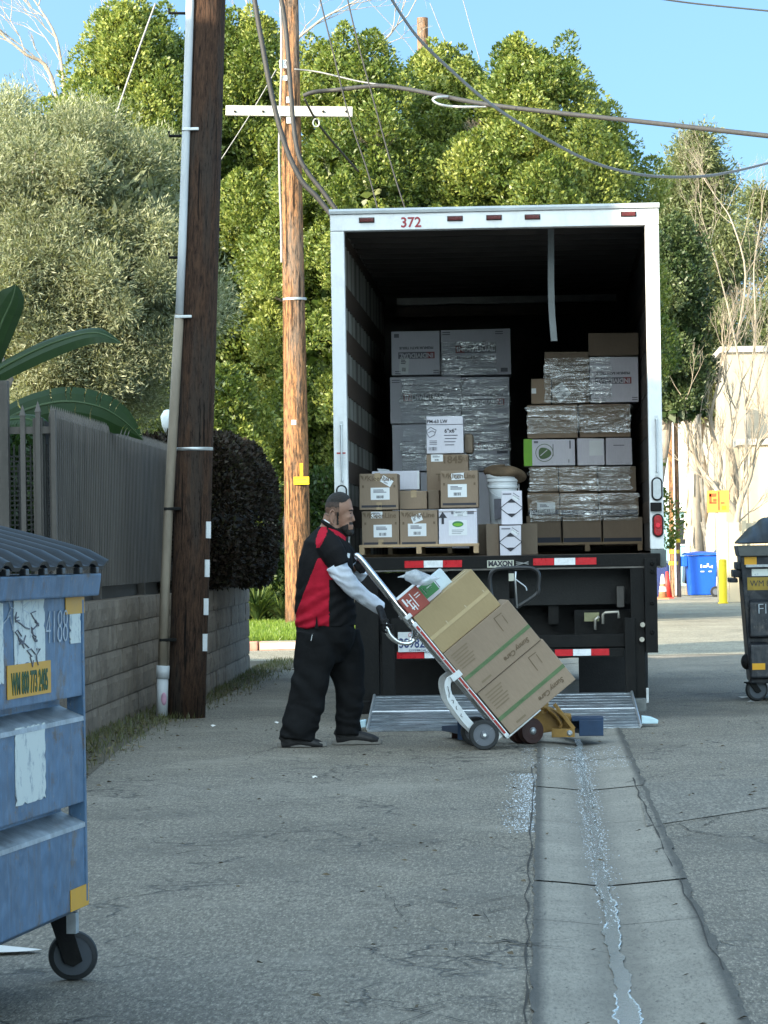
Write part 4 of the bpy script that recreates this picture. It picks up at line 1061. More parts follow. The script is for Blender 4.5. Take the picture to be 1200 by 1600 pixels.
grass_field('weed_patch', -3.4, -2.72, 18, 43.0, 26000, .055, WEED, .003, 2, wd)
# dry leaf litter along the wall foot
b = MB(); r3 = random.Random(6)
for i in range(900):
    y = r3.uniform(19, 42); x = -3.3 + abs(r3.gauss(0, .22)) - .01 * (y - 25); s = r3.uniform(.012, .03); a = r3.uniform(0, 6)
    c, d = math.cos(a) * s, math.sin(a) * s
    b.add([(x - c, y - d, .006), (x + d * .5, y - c * .5, .006 + s * .5), (x + c, y + d, .01), (x - d * .5, y + c * .5, .006)], [(0, 1, 2, 3)])
tag(b.build('leaf_litter', M('dry_leaves', (.16, .12, .07), .8, 0, .4, 9, 0), fix=False), kind='stuff')

b = MB(); r3 = random.Random(16)
for i in range(260):
    y = r3.uniform(9.5, 27); x = r3.uniform(-2.9, 2.6); s = r3.uniform(.008, .022); a = r3.uniform(0, 6); c, d = math.cos(a) * s, math.sin(a) * s
    b.add([(x - c, y - d, .007), (x + d * .4, y - c * .4, .007 + s * .45), (x + c, y + d, .011), (x - d * .4, y + c * .4, .007)], [(0, 1, 2, 3)])
tag(b.build('scattered_leaves', M('fallen_leaves', (.1, .075, .045), .8, 0, .5, 9, 0), fix=False), kind='stuff')
# ------------------------------------------------------------------ the sunny yard on the right
def house(name, label, px0, px1, top, Y, depth, mat, roofmat, wins=(), roof=.0, door=None):
    a, c = P(px0, 850, Y), P(px1, 850, Y); h = P((px0 + px1) / 2, top, Y).z; w = c.x - a.x
    t = thing(name, label, 'house', (a.x, Y, 0)); b = MB(); b.box(0, w, 0, depth, 0, h); b.build('wall', mat, t)
    b = MB()
    if roof: b.prism([(-.3, h + .004), (depth + .3, h + .004), (depth / 2, h + roof)], -.3, w + .3, 'x')
    else: b.box(-.12, w + .12, -.12, depth + .12, h + .003, h + .18)
    b.build('roof', roofmat, t)
    for (x0, y0, x1, y1) in wins:
        p, q = P(x0, y1, Y), P(x1, y0, Y); f = MB()
        f.box(p.x - a.x - .06, q.x - a.x + .06, -.06, -.003, p.z - .06, q.z + .06); fr = f.build('window', WHITEM, t)
        f = MB(); f.box(p.x - a.x, q.x - a.x, -.075, -.063, p.z, q.z); f.build('pane', GLASS, fr)
    return t
house('white_building', 'big pale stucco building behind the pruned bare tree at the right edge', 1136, 1460, 548, 102, 14, WHITEW, GREYW)
house('lean_to', 'lower cream stucco wing in front of the big pale building', 1162, 1460, 693, 99.5, 2.2, CREAMW, GREYW)
house('white_house', 'far white house wall seen between the orange pole and the bare tree', 1036, 1104, 668, 138, 8, M('bluish_white_siding', (.5, .56, .62), .8, 0, .1, 1, .1), GREYW, [(1064, 820, 1074, 858), (1080, 820, 1096, 856)])
house('teal_shed', 'small teal shed behind the orange pole in the yard', 1030, 1082, 800, 126, 4, TEAL, GREYW, [(1060, 812, 1070, 850)])
house('beige_house', 'beige porch glimpsed left of the sunlit pole behind the shrubs', 414, 470, 805, 84, 5, M('beige_siding', (.42, .36, .28), .8, 0, .1, 2, .1), GREYW, [(432, 835, 450, 858)], .6)
# board fence
a, c = P(1121, 945, 84), P(1300, 945, 84)
t = thing('board_fence', 'cream painted board fence standing before the pale building', 'fence', (a.x, 84, 0)); n = 0; x = 0
h = P(1150, 815, 84).z
while x < c.x - a.x:
    w = .3; q = MB(); q.box(x + .004, x + w - .004, 0, .04, .02, h - .02 * (n % 3)); q.build('board', CREAMW, t, bevel=.006); x += w; n += 1
b = MB(); b.box(0, c.x - a.x, .043, .09, .3, .4); b.box(0, c.x - a.x, .043, .09, h - .35, h - .25); b.build('rail', CREAMW, t)
b = MB(); b.box(.62, .74, -.09, -.003, 0, h + .03); b.build('post', CREAMW, t, bevel=.008)
# bollard with the sign on a thin post
bq = P(1130, 944, 83); t = thing('bollard', 'yellow steel bollard before the cream fence', 'bollard', (bq.x, 83, 0))
hz = P(1125, 874, 83).z
b = MB(); b.lathe([(.13, 0), (.125, .03), (.1, .04), (.098, hz - .03), (.07, hz)], 20); b.build('bollard_post', YELLOWP, t, smooth=True)
s0, s1 = P(1127, 944, 83.25), P(1119, 797, 83.25); t = thing('street_sign', 'faded orange sign board with red print on a thin pole behind the bollard', 'sign', (s0.x, 83.25, 0))
b = MB(); b.tube([(0, 0, 0), (s1.x - s0.x, 0, s1.z + .5)], .03, 10); b.build('sign_pole', WHITEM, t)
e0, e1 = P(1105, 801, 83.2), P(1139, 766, 83.2)
b = MB(); b.box(e0.x - s0.x, e1.x - s0.x, -.075, -.055, e0.z, e1.z); sb = b.build('sign_board', SIGNO, t)
W_, H_ = e1.x - e0.x, e1.z - e0.z; X0, Z0 = e0.x - s0.x, e0.z
ORR = M('red_orange_print', (.62, .08, .02), .6, 0, .2, 12, 0)
for (u0, v0, u1, v1) in ((.1, .72, .42, .86), (.1, .45, .2, .86), (.28, .5, .42, .62), (.1, .4, .42, .48), (.5, .1, .56, .95), (.62, .4, .78, .46)):
    b = MB(); b.box(X0 + u0 * W_, X0 + u1 * W_, -.079, -.0755, Z0 + v0 * H_, Z0 + v1 * H_); b.build('faded_print', ORR, sb)
b = MB(); b.box(X0 + .66 * W_, X0 + .86 * W_, -.079, -.0755, Z0 + .12 * H_, Z0 + .3 * H_); b.build('yellow_sticker', YELLOWP, sb)
# blue cart
bq = P(1096, 929, 95); t = thing('recycling_cart', 'blue wheeled recycling cart between the orange pole and the bollard', 'bin', (bq.x, 95, 0), (0, 0, .12))
hw, hh = .42, P(1096, 862, 95).z
b = MB(); z1 = hh - .1
pts = [(-hw * .82, -.3, .06), (hw * .82, -.3, .06), (hw * .82, .3, .06), (-hw * .82, .3, .06), (-hw, -.36, z1), (hw, -.36, z1), (hw, .36, z1), (-hw, .36, z1)]
b.add(pts, [(0, 3, 2, 1), (4, 5, 6, 7), (0, 1, 5, 4), (1, 2, 6, 5), (2, 3, 7, 6), (3, 0, 4, 7)])
b.build('cart_body', BINBLUE, t, bevel=.03)
b = MB(); b.box(-hw - .05, hw + .05, -.42, .4, z1 + .005, z1 + .05); b.grid(lambda u, v: (-hw - .03 + (2*hw+.06) * u, -.4 + .78 * v, z1 + .05 + .06 * math.sin(PI * v) * (.4 + .6 * math.sin(PI * u))), 8, 8); b.build('lid', BINBLUE, t, smooth=False)
b = MB(); b.box(-hw - .14, -hw - .0, -.3, .3, z1 - .3, z1 - .02); b.build('handle', BINBLUE, t, bevel=.02)
for k, (u, v, w, h_) in enumerate(((-.02, .7, .04, .09), (.05, .71, .1, .05), (.16, .72, .05, .1), (.23, .7, .03, .05), (.29, .69, .03, .08), (-.02, .6, .1, .03), (.2, .6, .09, .03))):
    b = MB(); b.box(u - .05, u + w - .05, -.004, 0, v * z1, v * z1 + h_); b.build('white_mark', TAPE_W, t, loc=(0, -.352 - .0, 0), rot=(0, 0, 0))
b = MB(); b.lathe([(.14, -.04), (.15, -.02), (.15, .02), (.14, .04)], 18, axis='y'); wl = b.build('wheel', TYRE, t, loc=(hw * .8, -.36, .15)); b = MB(); b.lathe([(.09, -.047), (.09, .02)], 12, axis='y'); b.build('rim', HUB, wl)
# parked vehicle behind the cart
bq = P(1119, 925, 98); t = thing('parked_pickup', 'dark parked pickup mostly hidden behind the blue cart', 'pickup', (bq.x, 98, 0), (0, 0, 0))
b = MB(); prof = [(-.9, .35), (4.2, .35), (4.2, 1.1), (2.2, 1.12), (2.0, 1.75), (.55, 1.8), (-.05, 1.15), (-.85, 1.05)]
b.prism(prof, 0, 1.8, 'y'); b.build('body', CARP, t, bevel=.05)
b = MB(); b.prism([(.08, 1.18), (.6, 1.72), (1.2, 1.7), (1.2, 1.18)], -.012, -.002, 'y'); b.build('window', GLASS, t)
for x in (.1, 3.2):
    b = MB(); b.lathe([(.3, -.1), (.36, -.07), (.36, .08), (.3, .1)], 24, axis='y'); wl = b.build('wheel', TYRE, t, loc=(x, -.0, .36)); b = MB(); b.lathe([(.2, -.115), (.05, -.14), (.05, 0)], 16, axis='y'); b.build('rim', ALU, wl)
# cones
def cone(label, px, bot, top, Y, mat, bands, r):
    q = P(px, bot, Y); hq = P(px, top, Y).z; t = thing('traffic_cone', label, 'traffic cone', (q.x, Y, 0), (0, 0, 0))
    b = MB(); b.box(-r, r, -r, r, 0, .04); b.build('cone_base', mat, t, bevel=.008)
    b = MB(); b.lathe([(r * .78, .042), (r * .2, hq)], 20); b.build('cone_body', mat, t, smooth=True)
    for (z0, z1) in bands:
        f = lambda z: r * .78 + (r * .2 - r * .78) * (z - .042) / (hq - .042) + .004
        b = MB(); b.lathe([(f(z0 * hq), z0 * hq), (f(z1 * hq), z1 * hq)], 20); b.build('white_band', CONEW, t)
cone('white banded traffic cone beside the red one near the orange pole', 1036, 934, 897, 92, M('orange_cone_plastic', (.5, .2, .1), .6, 0, .2, 4, 0), [(.3, .5), (.62, .98)], .16)
cone('plain bright red traffic cone leaning by the orange pole', 1043, 934, 893, 93, CONER, [], .17)
# dark blue barrel behind the truck corner
q = P(1030, 930, 97); t = thing('blue_tarp_pile', 'dark blue covered crate behind the traffic cones', 'crate', (q.x, 97, 0)); b = MB()
b.box(-.5, .3, 0, .8, 0, .95); b.build('cover', M('dark_blue_cover', (.02, .035, .13), .7, 0, .3, 4, .3), t, bevel=.06); b = MB(); b.box(-.55, .35, -.05, .85, .95, 1.02); b.build('top_board', M('blue_grey_board', (.1, .14, .22), .7, 0, .2, 4, .2), t)
# shaggy trunk between cart and sign
q = P(1086, 850, 100); t = thing('shaggy_trunk', 'stout pale shaggy tree trunk behind the orange sign', 'tree', (q.x, 100, 0)); b = MB(); rg = random.Random(2)
b.lathe([(.3, 0), (.25, 1.2), (.22, 3), (.2, 6.5)], 18); b.build('trunk', PALEBARK, t, smooth=True)
b = MB()
for i in range(46):
    a_ = rg.uniform(0, 2 * PI); z = rg.uniform(1.2, 6); d = Vector((math.cos(a_), math.sin(a_), 0)); p = d * .23 + Vector((0, 0, z)); q = p + d * rg.uniform(.02, .12) + Vector((0, 0, -rg.uniform(.4, 1.2))); b.tube([p, q], [.05, .02], 5)
b.build('loose_bark', M('loose_bark', (.5, .42, .33), .85, 0, .35, 6, .3), t)
# white globe lamp behind the fence
q = P(262, 658, 35.2); t = thing('globe_lamp', 'white frosted lamp just left of the dark pole above the fence', 'lamp', (q.x, 35.2, 0))
b = MB(); b.lathe([(.04, 0), (.035, q.z - .16)], 12); b.build('lamp_post', BLACKP, t); b = MB(); b.lathe([(.03, q.z - .12), (.06, q.z - .05), (.075, q.z + .05), (.04, q.z + .11), (.015, q.z + .12)], 16); b.build('lamp_globe', LAMPG, t, smooth=True)
# white scrap lying under the left dumpster, scraps on the ground
q0, q1 = G(-20, 1490), G(60, 1494); b = MB()
b.grid(lambda u, v: (q0.x + (q1.x - q0.x) * u, q0.y + .14 * (v - .5) * (1 - u ** 3), .012 + .02 * math.sin(PI * v) * (1 - u)), 10, 5)
tag(b.build('cardboard_scrap', CONEW, smooth=True, fix=False), 'pointed cream scrap lying under the blue dumpster', 'litter')
lg = random.Random(4)
for (px, py, s, lab) in ((432, 1131, .022, 'tiny white paper scrap on the asphalt left of the man'), (1163, 1091, .05, 'white scrap beside the right dumpster wheel'), (1173, 1098, .03, 'small white scrap just under the right dumpster wheel'), (333, 1136, .02, 'tiny pale scrap near the dark pole foot'), (492, 1217, .016, 'tiny white crumb on the asphalt before the man')):
    q = G(px, py); b = MB(); b.add([(-s, -s * .6, .004), (s * .9, -s * .7, .012), (s, s * .5, .006), (-s * .8, s * .7, .016), (0, 0, .02)], [(0, 1, 4), (1, 2, 4), (2, 3, 4), (3, 0, 4)])
    tag(b.build('paper_scrap', CONEW, loc=(q.x, q.y, 0), rot=(0, 0, lg.uniform(0, 6))), lab, 'litter')
# ------------------------------------------------------------------ the box truck
YT = 27.1; KT = FPX / YT
pl, pr = P(521, 600, YT), P(1032.5, 600, YT)
TX = (pl.x + pr.x) / 2; TW = (pr.x - pl.x) / 2
ZT = P(776, 325, YT).z; ZS = P(776, 868, YT).z; ZH = P(776, 357, YT).z    # top, sill, header underside
truck = thing('box_truck', 'white box truck with open back, loaded with boxes, its lift platform lowered', 'truck', (TX, YT, 0))
LB = 7.4                                          # box length
def tp(px, py, off=0): q = P(px, py, YT - off); return Vector((q.x - TX, -off, q.z))
IW = TW - .105                                    # inner half width at the frame
IS = TW - .06                                     # inner half width of the body
b = MB()                                          # body skin
b.box(-TW, -TW + .03, .1, LB, ZS - .12, ZT - .02); b.box(TW - .03, TW, .1, LB, ZS - .12, ZT - .02)
b.box(-TW, TW, LB + .002, LB + .05, ZS - .12, ZT - .02)
b.build('box_body', WHITEP, truck)
b = MB(); b.box(-TW + .01, TW - .01, .1, LB + .04, ZT - .018, ZT + .01); b.build('roof', M('roof_sheet', (.32, .33, .33), .6, 0, .1, 2, .1), truck)
b = MB()
b.box(-IS, IS, .12, LB - .03, ZT - .09, ZT - .03)
for k in range(14): b.box(-IS + .02, IS - .02, .4 + k * .5, .45 + k * .5, ZT - .13, ZT - .092)
b.build('ceiling', DARKIN, truck)
b = MB(); b.box(-IS, IS, LB - .06, LB - .03, ZS, ZT - .1); b.build('bulkhead', DARKIN, truck)
b = MB(); b.box(-TW + .03, TW - .03, .1, LB - .03, ZS - .1, ZS); b.build('floor', PLYDARK, truck)
# ribbed wall panels with dark rub slats
for s in (-1, 1):
    b = MB(); n = 40; vs = []
    for i in range(n + 1):
        y = .12 + (LB - .2) * i / n; x = s * (IS + .02 - (.045 if i % 2 else 0))
        vs += [(x, y, ZS + .02), (x, y, ZT - .1)]
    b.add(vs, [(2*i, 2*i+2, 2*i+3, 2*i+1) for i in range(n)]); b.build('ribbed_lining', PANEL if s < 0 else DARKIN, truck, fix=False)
    zz = [P(541, y, YT).z for y in (398, 455, 527, 597, 666, 735, 805)]
    for k, z in enumerate([P(541, y0, YT).z for y0 in (366, 455.5, 526, 596, 666, 735, 805)]):
        hh = .088 if k else .045
        b = MB(); b.box(min(s * (IS - .025), s * (IS - .002)), max(s * (IS - .025), s * (IS - .002)), .12, LB - .07, z - hh, z + hh); b.build('rub_slat', PLYDARK, truck)
# rear frame: butted posts and header
b = MB()
b.box(-TW - .004, -IW, -.03, .095, ZS - .04, ZH); b.build('frame_post', WHITEP, truck, bevel=.008)
b = MB(); b.box(IW, TW + .004, -.03, .095, ZS + .03, ZH); b.build('frame_post', WHITEP, truck, bevel=.008)
b = MB(); b.box(-TW - .004, TW + .004, -.034, .095, ZH + .002, ZT - .03)
hd = b.build('frame_header', WHITEP, truck, bevel=.006)
b = MB(); b.prism([(-.05, ZT - .027), (.1, ZT - .027), (.1, ZT + .014), (-.03, ZT + .014), (-.055, ZT - .005)], -TW - .012, TW + .012, 'x'); b.build('drip_rail', M('rail_trim', (.5, .52, .53), .5, .3, .1, 5, .1), hd)
text('372', .112, REDNUM, hd, tp(642, 348, .0365), name='number', bold=.002)
for px, py in ((573, 344), (711, 341.5), (772, 340), (832, 339), (982, 334.5)):
    b = MB(); b.box(-.055, .055, -.02, 0, -.016, .016); lm = b.build('marker_light', DARKLENS, hd, bevel=.006, loc=tp(px, py, .0345))
    b = MB(); b.box(-.062, .062, -.006, -.001, -.021, .021); b.build('light_base', BLACKP, lm, bevel=.003)
# grab rods and oval lamps on the posts
for px, y0, y1 in ((533, 664, 752), (1025.5, 655, 738)):
    a, c = tp(px, y0, .055), tp(px + 1.2, y1, .055)
    b = MB(); b.tube([a + Vector((0, .025, 0)), a, c, c + Vector((0, .025, 0))], .008, 8)
    b.box(a.x - .014, a.x + .014, -.037, -.031, a.z - .01, a.z + .03); b.box(c.x - .014, c.x + .014, -.037, -.031, c.z - .03, c.z + .01)
    b.build('grab_rod', ALU, truck)
def oval(px, py, w, h, mat, nm):
    q = tp(px, py, .032); r = w; pts = []
    def ring(k, hh): return [(k * w * math.cos(t), (hh - w) * (1 if math.sin(t) >= 0 else -1) + k * w * math.sin(t)) for t in [2 * PI * (i + .5) / 28 for i in range(28)]]
    b = MB(); b.prism([(x, z) for x, z in ring(1.25, h)], -.012, 0, 'y'); rim = b.build(nm, RUBBER, truck, loc=q, bevel=.003)
    b = MB(); b.prism([(x, z) for x, z in ring(.9, h)], -.026, -.0125, 'y'); b.build('lens', mat, rim, bevel=.006)
    return rim
oval(534, 776, .036, .085, CLEARLENS, 'reverse_lamp'); oval(536, 833, .036, .085, REDLENS, 'tail_lamp')
oval(1026.5, 764, .036, .085, CLEARLENS, 'reverse_lamp'); tl = oval(1028, 821, .036, .085, REDLENS, 'tail_lamp')
b = MB(); b.lathe([(.016, -.034), (.02, -.0265)], 14, axis='y'); b.build('lamp_bulb', M('bright_red_bulb', (.75, .03, .05), .3, 0, .05, 9, 0), tl)
b = MB(); b.box(-.055, .035, -.03, 0, -.035, .035); b.build('camera_block', BLACKP, truck, loc=tp(1027, 792, .033), bevel=.005)
for k in range(5):
    b = MB(); q = tp(533, 708 + k * 5, .0325); b.box(q.x - .035, q.x + .035, -.0335, -.0315, q.z - .006, q.z + .006); b.build('sticker_line', REDINK if k == 0 else PAPER, truck)
b = MB(); q = tp(1020, 872, .02); b.box(IW + .002, TW + .02, -.03, .14, ZS - .11, ZS + .027); b.build('post_foot', M('grey_foot', (.13, .15, .15), .6, .1, .2, 5, .1), truck, bevel=.006)
# inside: cross bar near the bulkhead and the hanging strap
p0, p1 = P(620, 474, 33.4), P(963, 469, 33.4)
b = MB(); b.box(p0.x - TX, p1.x - TX, 6.3, 6.42, p0.z - .02, p0.z + .05); b.build('cross_bar', M('grey_load_bar', (.3, .29, .28), .5, .2, .2, 5, .1), truck)
b = MB(); b.box(p0.x - TX, p1.x - TX - .3, 6.25, 6.3, p0.z - .14, p0.z - .04); b.build('load_beam', PLYDARK, truck)
a = P(862, 352, 27.9); c = P(866, 532, 27.9)
strap = MB()
cp = catmull([Vector((P(861 + dx, y, 27.9).x - TX, .8, P(861, y, 27.9).z)) for dx, y in ((0, 352), (0, 430), (1, 480), (3, 510), (5, 533))], 5)
vs = []
for q in cp: vs += [(q.x - .026, q.y, q.z), (q.x + .026, q.y - .006, q.z)]
strap.add(vs, [(2*i, 2*i+1, 2*i+3, 2*i+2) for i in range(len(cp) - 1)])
o = strap.build('door_strap', M('grey_webbing', (.17, .19, .2), .7, 0, .15, 9, .1), truck, fix=False); m_ = o.modifiers.new('s', 'SOLIDIFY'); m_.thickness = .004; evaluated(o)
# lift gate: sill beam, masts, bumper parts
b = MB(); b.box(-TW + .19, TW - .03, -.09, .1, ZS - .1, ZS - .002); beam = b.build('sill_beam', BLACKP, truck, bevel=.004)
b = MB(); b.box(-TW + .3, TW - .04, -.085, .1, ZS - .115, ZS - .102); b.build('sill_lip', M('worn_lip', (.12, .11, .1), .6, .3, .3, 9, .2), beam)
def tape(px0, px1, py, off, seq, h, par):
    w = (px1 - px0) / len(seq)
    for i, k in enumerate(seq):
        a = tp(px0 + w * i, py - .0166 * w * i, off); c = tp(px0 + w * (i + 1), py - .0166 * w * i, off)
        q = MB(); q.box(a.x + .001, c.x - .001, -off - .0, -off + .002, a.z - h / 2, a.z + h / 2); q.build('reflective_tape', TAPE_R if k == 'r' else TAPE_W, par)
tape(632, 722, 882, .0925, 'rwr', .055, beam); tape(833, 932, 878, .0925, 'rwr', .055, beam)
q = tp(782, 881, .0925); b = MB(); b.box(q.x - .105, q.x + .105, -.0945, -.0905, q.z - .029, q.z + .029); mp_ = b.build('maker_plate', M('plate_cream', (.5, .5, .42), .5, 0, .1, 9, 0, grime=.2), beam)
text('MAXON', .056, INK, mp_, (q.x, -.0958, q.z), name='lettering', bold=.003, sx=.92)
q = tp(816, 881, .0925); b = MB()
for k in range(3): b.tube([(q.x - .05, -.0945, q.z - .012 + .014 * k), (q.x, -.0945, q.z + .004 * k), (q.x + .05, -.0945, q.z + .018 - .012 * k)], .003, 5)
b.build('arrow_emblem', M('dull_emblem', (.25, .25, .24), .5, .2, .1, 9, 0), beam)
# side masts
def slab(nm, px0, py0, px1, py1, off0, off1, par=truck, mat=BLACKP, bev=.004):
    a, c = tp(px0, py1, off0), tp(px1, py0, off0); b = MB(); b.box(a.x, c.x, -off0, off1, a.z, c.z); return b.build(nm, mat, par, bevel=bev)
mast = slab('lift_mast', 1009, 872, 1026, 1020, .12, .12); 
for py in (880, 893, 942, 988):
    b = MB(); b.lathe([(.018, -.01), (.012, -.018), (.012, 0)], 8, axis='y'); b.build('bolt', BLACKP, mast, loc=tp(1019, py, .121))
slab('lift_post', 988, 876, 1006, 1098, .08, .1); slab('lift_post', 557, 880, 590, 1100, .08, .1)
foot = slab('lift_foot', 990, 1092, 1010, 1112, .3, -.1, truck, M('scuffed_grey_steel', (.13, .14, .14), .6, .2, .3, 8, .2)); slab('lift_foot', 556, 1096, 578, 1116, .3, -.1, truck, BLACKP)
slab('mast_rod', 1010, 1075, 1013.5, 1098, .22, -.2, truck, ALU, .002)
slab('lift_arm', 978, 965, 992, 1090, .11, -.085); slab('lift_arm', 598, 975, 616, 1090, .11, -.085)
# pump box and cross members below the sill
slab('back_panel', 566, 889, 1000, 1008, -.33, .36, truck, M('black_panel', (.004, .004, .004), .8, 0, .3, 4, .2))
slab('pump_cover', 700, 884, 985, 948, -.12, .2, truck, M('dull_black_cover', (.006, .0065, .0065), .7, 0, .4, 5, .2))
slab('bracket', 964, 916, 975, 949, .0, .05, truck, M('brown_grey_bracket', (.06, .055, .05), .7, .1, .2, 9, .1))
slab('control_box', 898, 952, 992, 1014, -.1, .28, truck)
slab('cross_member', 600, 990, 1000, 1016, .05, .1, truck)
bump = slab('rear_bumper', 602, 1012, 975, 1032, .07, .02, truck)
tape(620, 706, 1024, .073, 'rw', .052, bump); tape(867, 952, 1020, .073, 'rwr', .052, bump)
slab('name_plate', 913, 957, 936, 971, .005, -.0, truck, M('dull_yellow_plate', (.2, .19, .1), .5, 0, .2, 9, 0), .001)
hose = M('hose_fitting', (.38, .35, .3), .4, .7, .2, 9, .1)
for pts in (((942, 975), (942, 960), (946, 957), (966, 956), (967, 966)), ((930, 984), (930, 968), (936, 963))):
    b = MB(); b.tube([tp(x, y, .03) for x, y in pts], .012, 8); b.build('hose_fitting', hose, truck, smooth=True)
b = MB(); b.tube([tp(x, y, .06) for x, y in ((985, 952), (996, 956), (1001, 970), (1000, 988), (1004, 1000))], .012, 8); b.build('hose', RUBBER, truck, smooth=True)
for px, py in ((1004, 976), (1003, 999)):
    b = MB(); b.lathe([(.02, -.03), (.02, .05)], 10, axis='y'); b.build('pin', hose, truck, loc=tp(px, py, .1))
# licence plate
q = tp(652.5, 1003, .09); b = MB(); b.box(-.155, .155, -.003, .003, -.079, .079); lp = b.build('licence_plate', M('plate_white', (.55, .57, .58), .4, .1, .08, 9, .02, grime=.15), truck, bevel=.002, loc=q)
BLUEINK = M('plate_blue', (.02, .035, .12), .5, 0, .1, 9, 0)
pn = text('38982Z1', .105, BLUEINK, lp, (0, -.0045, -.012), name='plate_number', bold=.002); pn.scale.x = .28 / (max(v.co.x for v in pn.data.vertices) - min(v.co.x for v in pn.data.vertices))
text('California', .05, REDINK, lp, (0, -.0045, .056), name='plate_state', sx=.8, shear=.3); text('COMMERCIAL', .022, BLUEINK, lp, (0, -.0045, -.066), name='plate_class')
slab('plate_bracket', 612, 965, 724, 1020, .06, -.02, truck)
# platform: from the hinge (raised) to the ground behind the truck
h0, h1 = P(585, 1087, 27.0), P(987, 1080, 27.0)
n0, n1 = P(574, 1141, 25.55), P(1001, 1133, 25.55)
zA, zB = .17, .02
def plat(u, v, dz=0): # u across, v from hinge to tip
    x = (h0.x + (h1.x - h0.x) * u) * (1 - v) + (n0.x + (n1.x - n0.x) * u) * v - TX
    z = h0.z * (1 - v) + max(n0.z, .018) * v
    return (x, (27.0 - YT) * (1 - v) + (25.55 - YT) * v, z + dz)
b = MB(); n = 24
for k in range(n):
    v0, v1 = k / n + .002, (k + 1) / n - .002; g = .004 if k % 2 else 0
    t_ = [plat(0, v0, -g), plat(1, v0, -g), plat(1, v1, -g), plat(0, v1, -g)]; bt = [plat(u, v, -.016) for u, v in ((0, v0), (1, v0), (1, v1), (0, v1))]
    b.add(t_ + bt, [(0, 1, 2, 3), (4, 7, 6, 5), (0, 4, 5, 1), (1, 5, 6, 2), (2, 6, 7, 3), (3, 7, 4, 0)])
pf = b.build('lift_platform', PLATE, truck)
for vv in (.5,):
    b = MB(); b.tube([plat(0, vv, .003), plat(1, vv, .003)], .006, 8); b.build('platform_hinge', ALU, pf)
for u in (0, 1):
    b = MB(); b.tube([plat(u, .0, .004), plat(u, 1, .004)], .011, 8); b.build('platform_edge', ALU, pf)
    q = plat(u, .82); s = -1 if u == 0 else 1
    b = MB(); b.prism([(q[0] + s * .02, q[2] + .03), (q[0] + s * .09, q[2] - .01 + .03), (q[0] + s * .145, q[2] - .005), (q[0] + s * .14, q[2] - .03 if q[2] > .05 else .004), (q[0] + s * .02, q[2] - .03 if q[2] > .05 else .004)], q[1] - .06, q[1] + .06, 'y'); b.build('cart_stop', M('pale_blue_stop', (.5, .68, .75), .4, 0, .1, 6, .05), pf, bevel=.006)
# running gear: axle, dual wheels, mud flaps, frame rails, cab
for px0, px1 in ((586, 705), (905, 992)):
    a, c = tp(px0, 1085, -1.6), tp(px1, 1020, -1.6); b = MB(); b.box(a.x, c.x, 1.6, 1.62, .12, .62); b.build('mud_flap', RUBBER, truck)
for s in (-1, 1):
    for dx in (.0, .3):
        b = MB(); b.lathe([(.28, -.12), (.47, -.12), (.5, -.08), (.5, .08), (.47, .12), (.28, .12)], 28, axis='x', cap=False); wl = b.build('wheel', TYRE, truck, loc=(s * (TW - .2 - dx), 2.4, .5)); b = MB(); b.lathe([(.27, -.06), (.1, .02), (.27, .06)], 20, axis='x'); b.build('rim', WHITEM, wl)
    b = MB(); b.lathe([(.28, -.13), (.46, -.13), (.5, -.08), (.5, .08), (.46, .13), (.28, .13)], 28, axis='x', cap=False); wl = b.build('wheel', TYRE, truck, loc=(s * (TW - .22), LB + .9, .5)); b = MB(); b.lathe([(.27, -.06), (.1, .02), (.27, .06)], 20, axis='x'); b.build('rim', WHITEM, wl)
    b = MB(); b.box(s * .42 - .04, s * .42 + .04, .15, LB + 2.2, .75, .98); b.build('chassis_rail', BLACKP, truck)
b = MB(); b.cyl((-1, 2.4, .5), (1, 2.4, .5), .09, 14); b.ell((0, 2.4, .5), (.22, .24, .22), 14, 10); b.build('axle', BLACKP, truck)
b = MB(); b.prism([(LB + .12, .7), (LB + 2.4, .7), (LB + 2.4, 1.5), (LB + 1.9, 1.7), (LB + 1.5, 2.5), (LB + .12, 2.55)], -1.05, 1.05, 'x'); b.build('cab', WHITEP, truck, bevel=.05)
for s in (-1, 1):
    b = MB(); b.prism([(LB + .4, 1.65), (LB + 1.6, 1.7), (LB + 1.35, 2.35), (LB + .4, 2.38)], s * 1.055, s * 1.06, 'x'); b.build('side_window', GLASS, truck)

# ------------------------------------------------------------------ cargo
def cx_box(name, label, r, Y, depth, mat, group=None, cat='box', bev=.006):
    (x0, y0, x1, y1) = r; c = P((x0 + x1) / 2, (y0 + y1) / 2, Y); w, h = (x1 - x0) / FPX * Y, (y1 - y0) / FPX * Y
    z0 = c.z - h / 2; t = thing(name, label, cat, (c.x, Y + depth / 2, z0), (0, 0, 0), group)
    hw = w / 2 - .0015; b = MB(); b.box(-hw, hw, -depth / 2, depth / 2, 0, h - .002)
    jr = random.Random(int(x0 * 31 + y0 * 7)); j = lambda k: jr.uniform(-k, k)
    b.v = [(x + j(.0025) - (.002 if x > 0 else -.002), y, z + (j(.004) - .003 if z > .01 else 0)) for x, y, z in b.v]   # corners gone a little out of true
    t.rotation_euler = (0, 0, j(.012))
    b.build('carton', mat, t, bevel=bev); t['w_'] = w; t['h_'] = h; t['d_'] = depth; del t['w_'], t['h_'], t['d_']
    return t, w, h, -depth / 2 - .0012
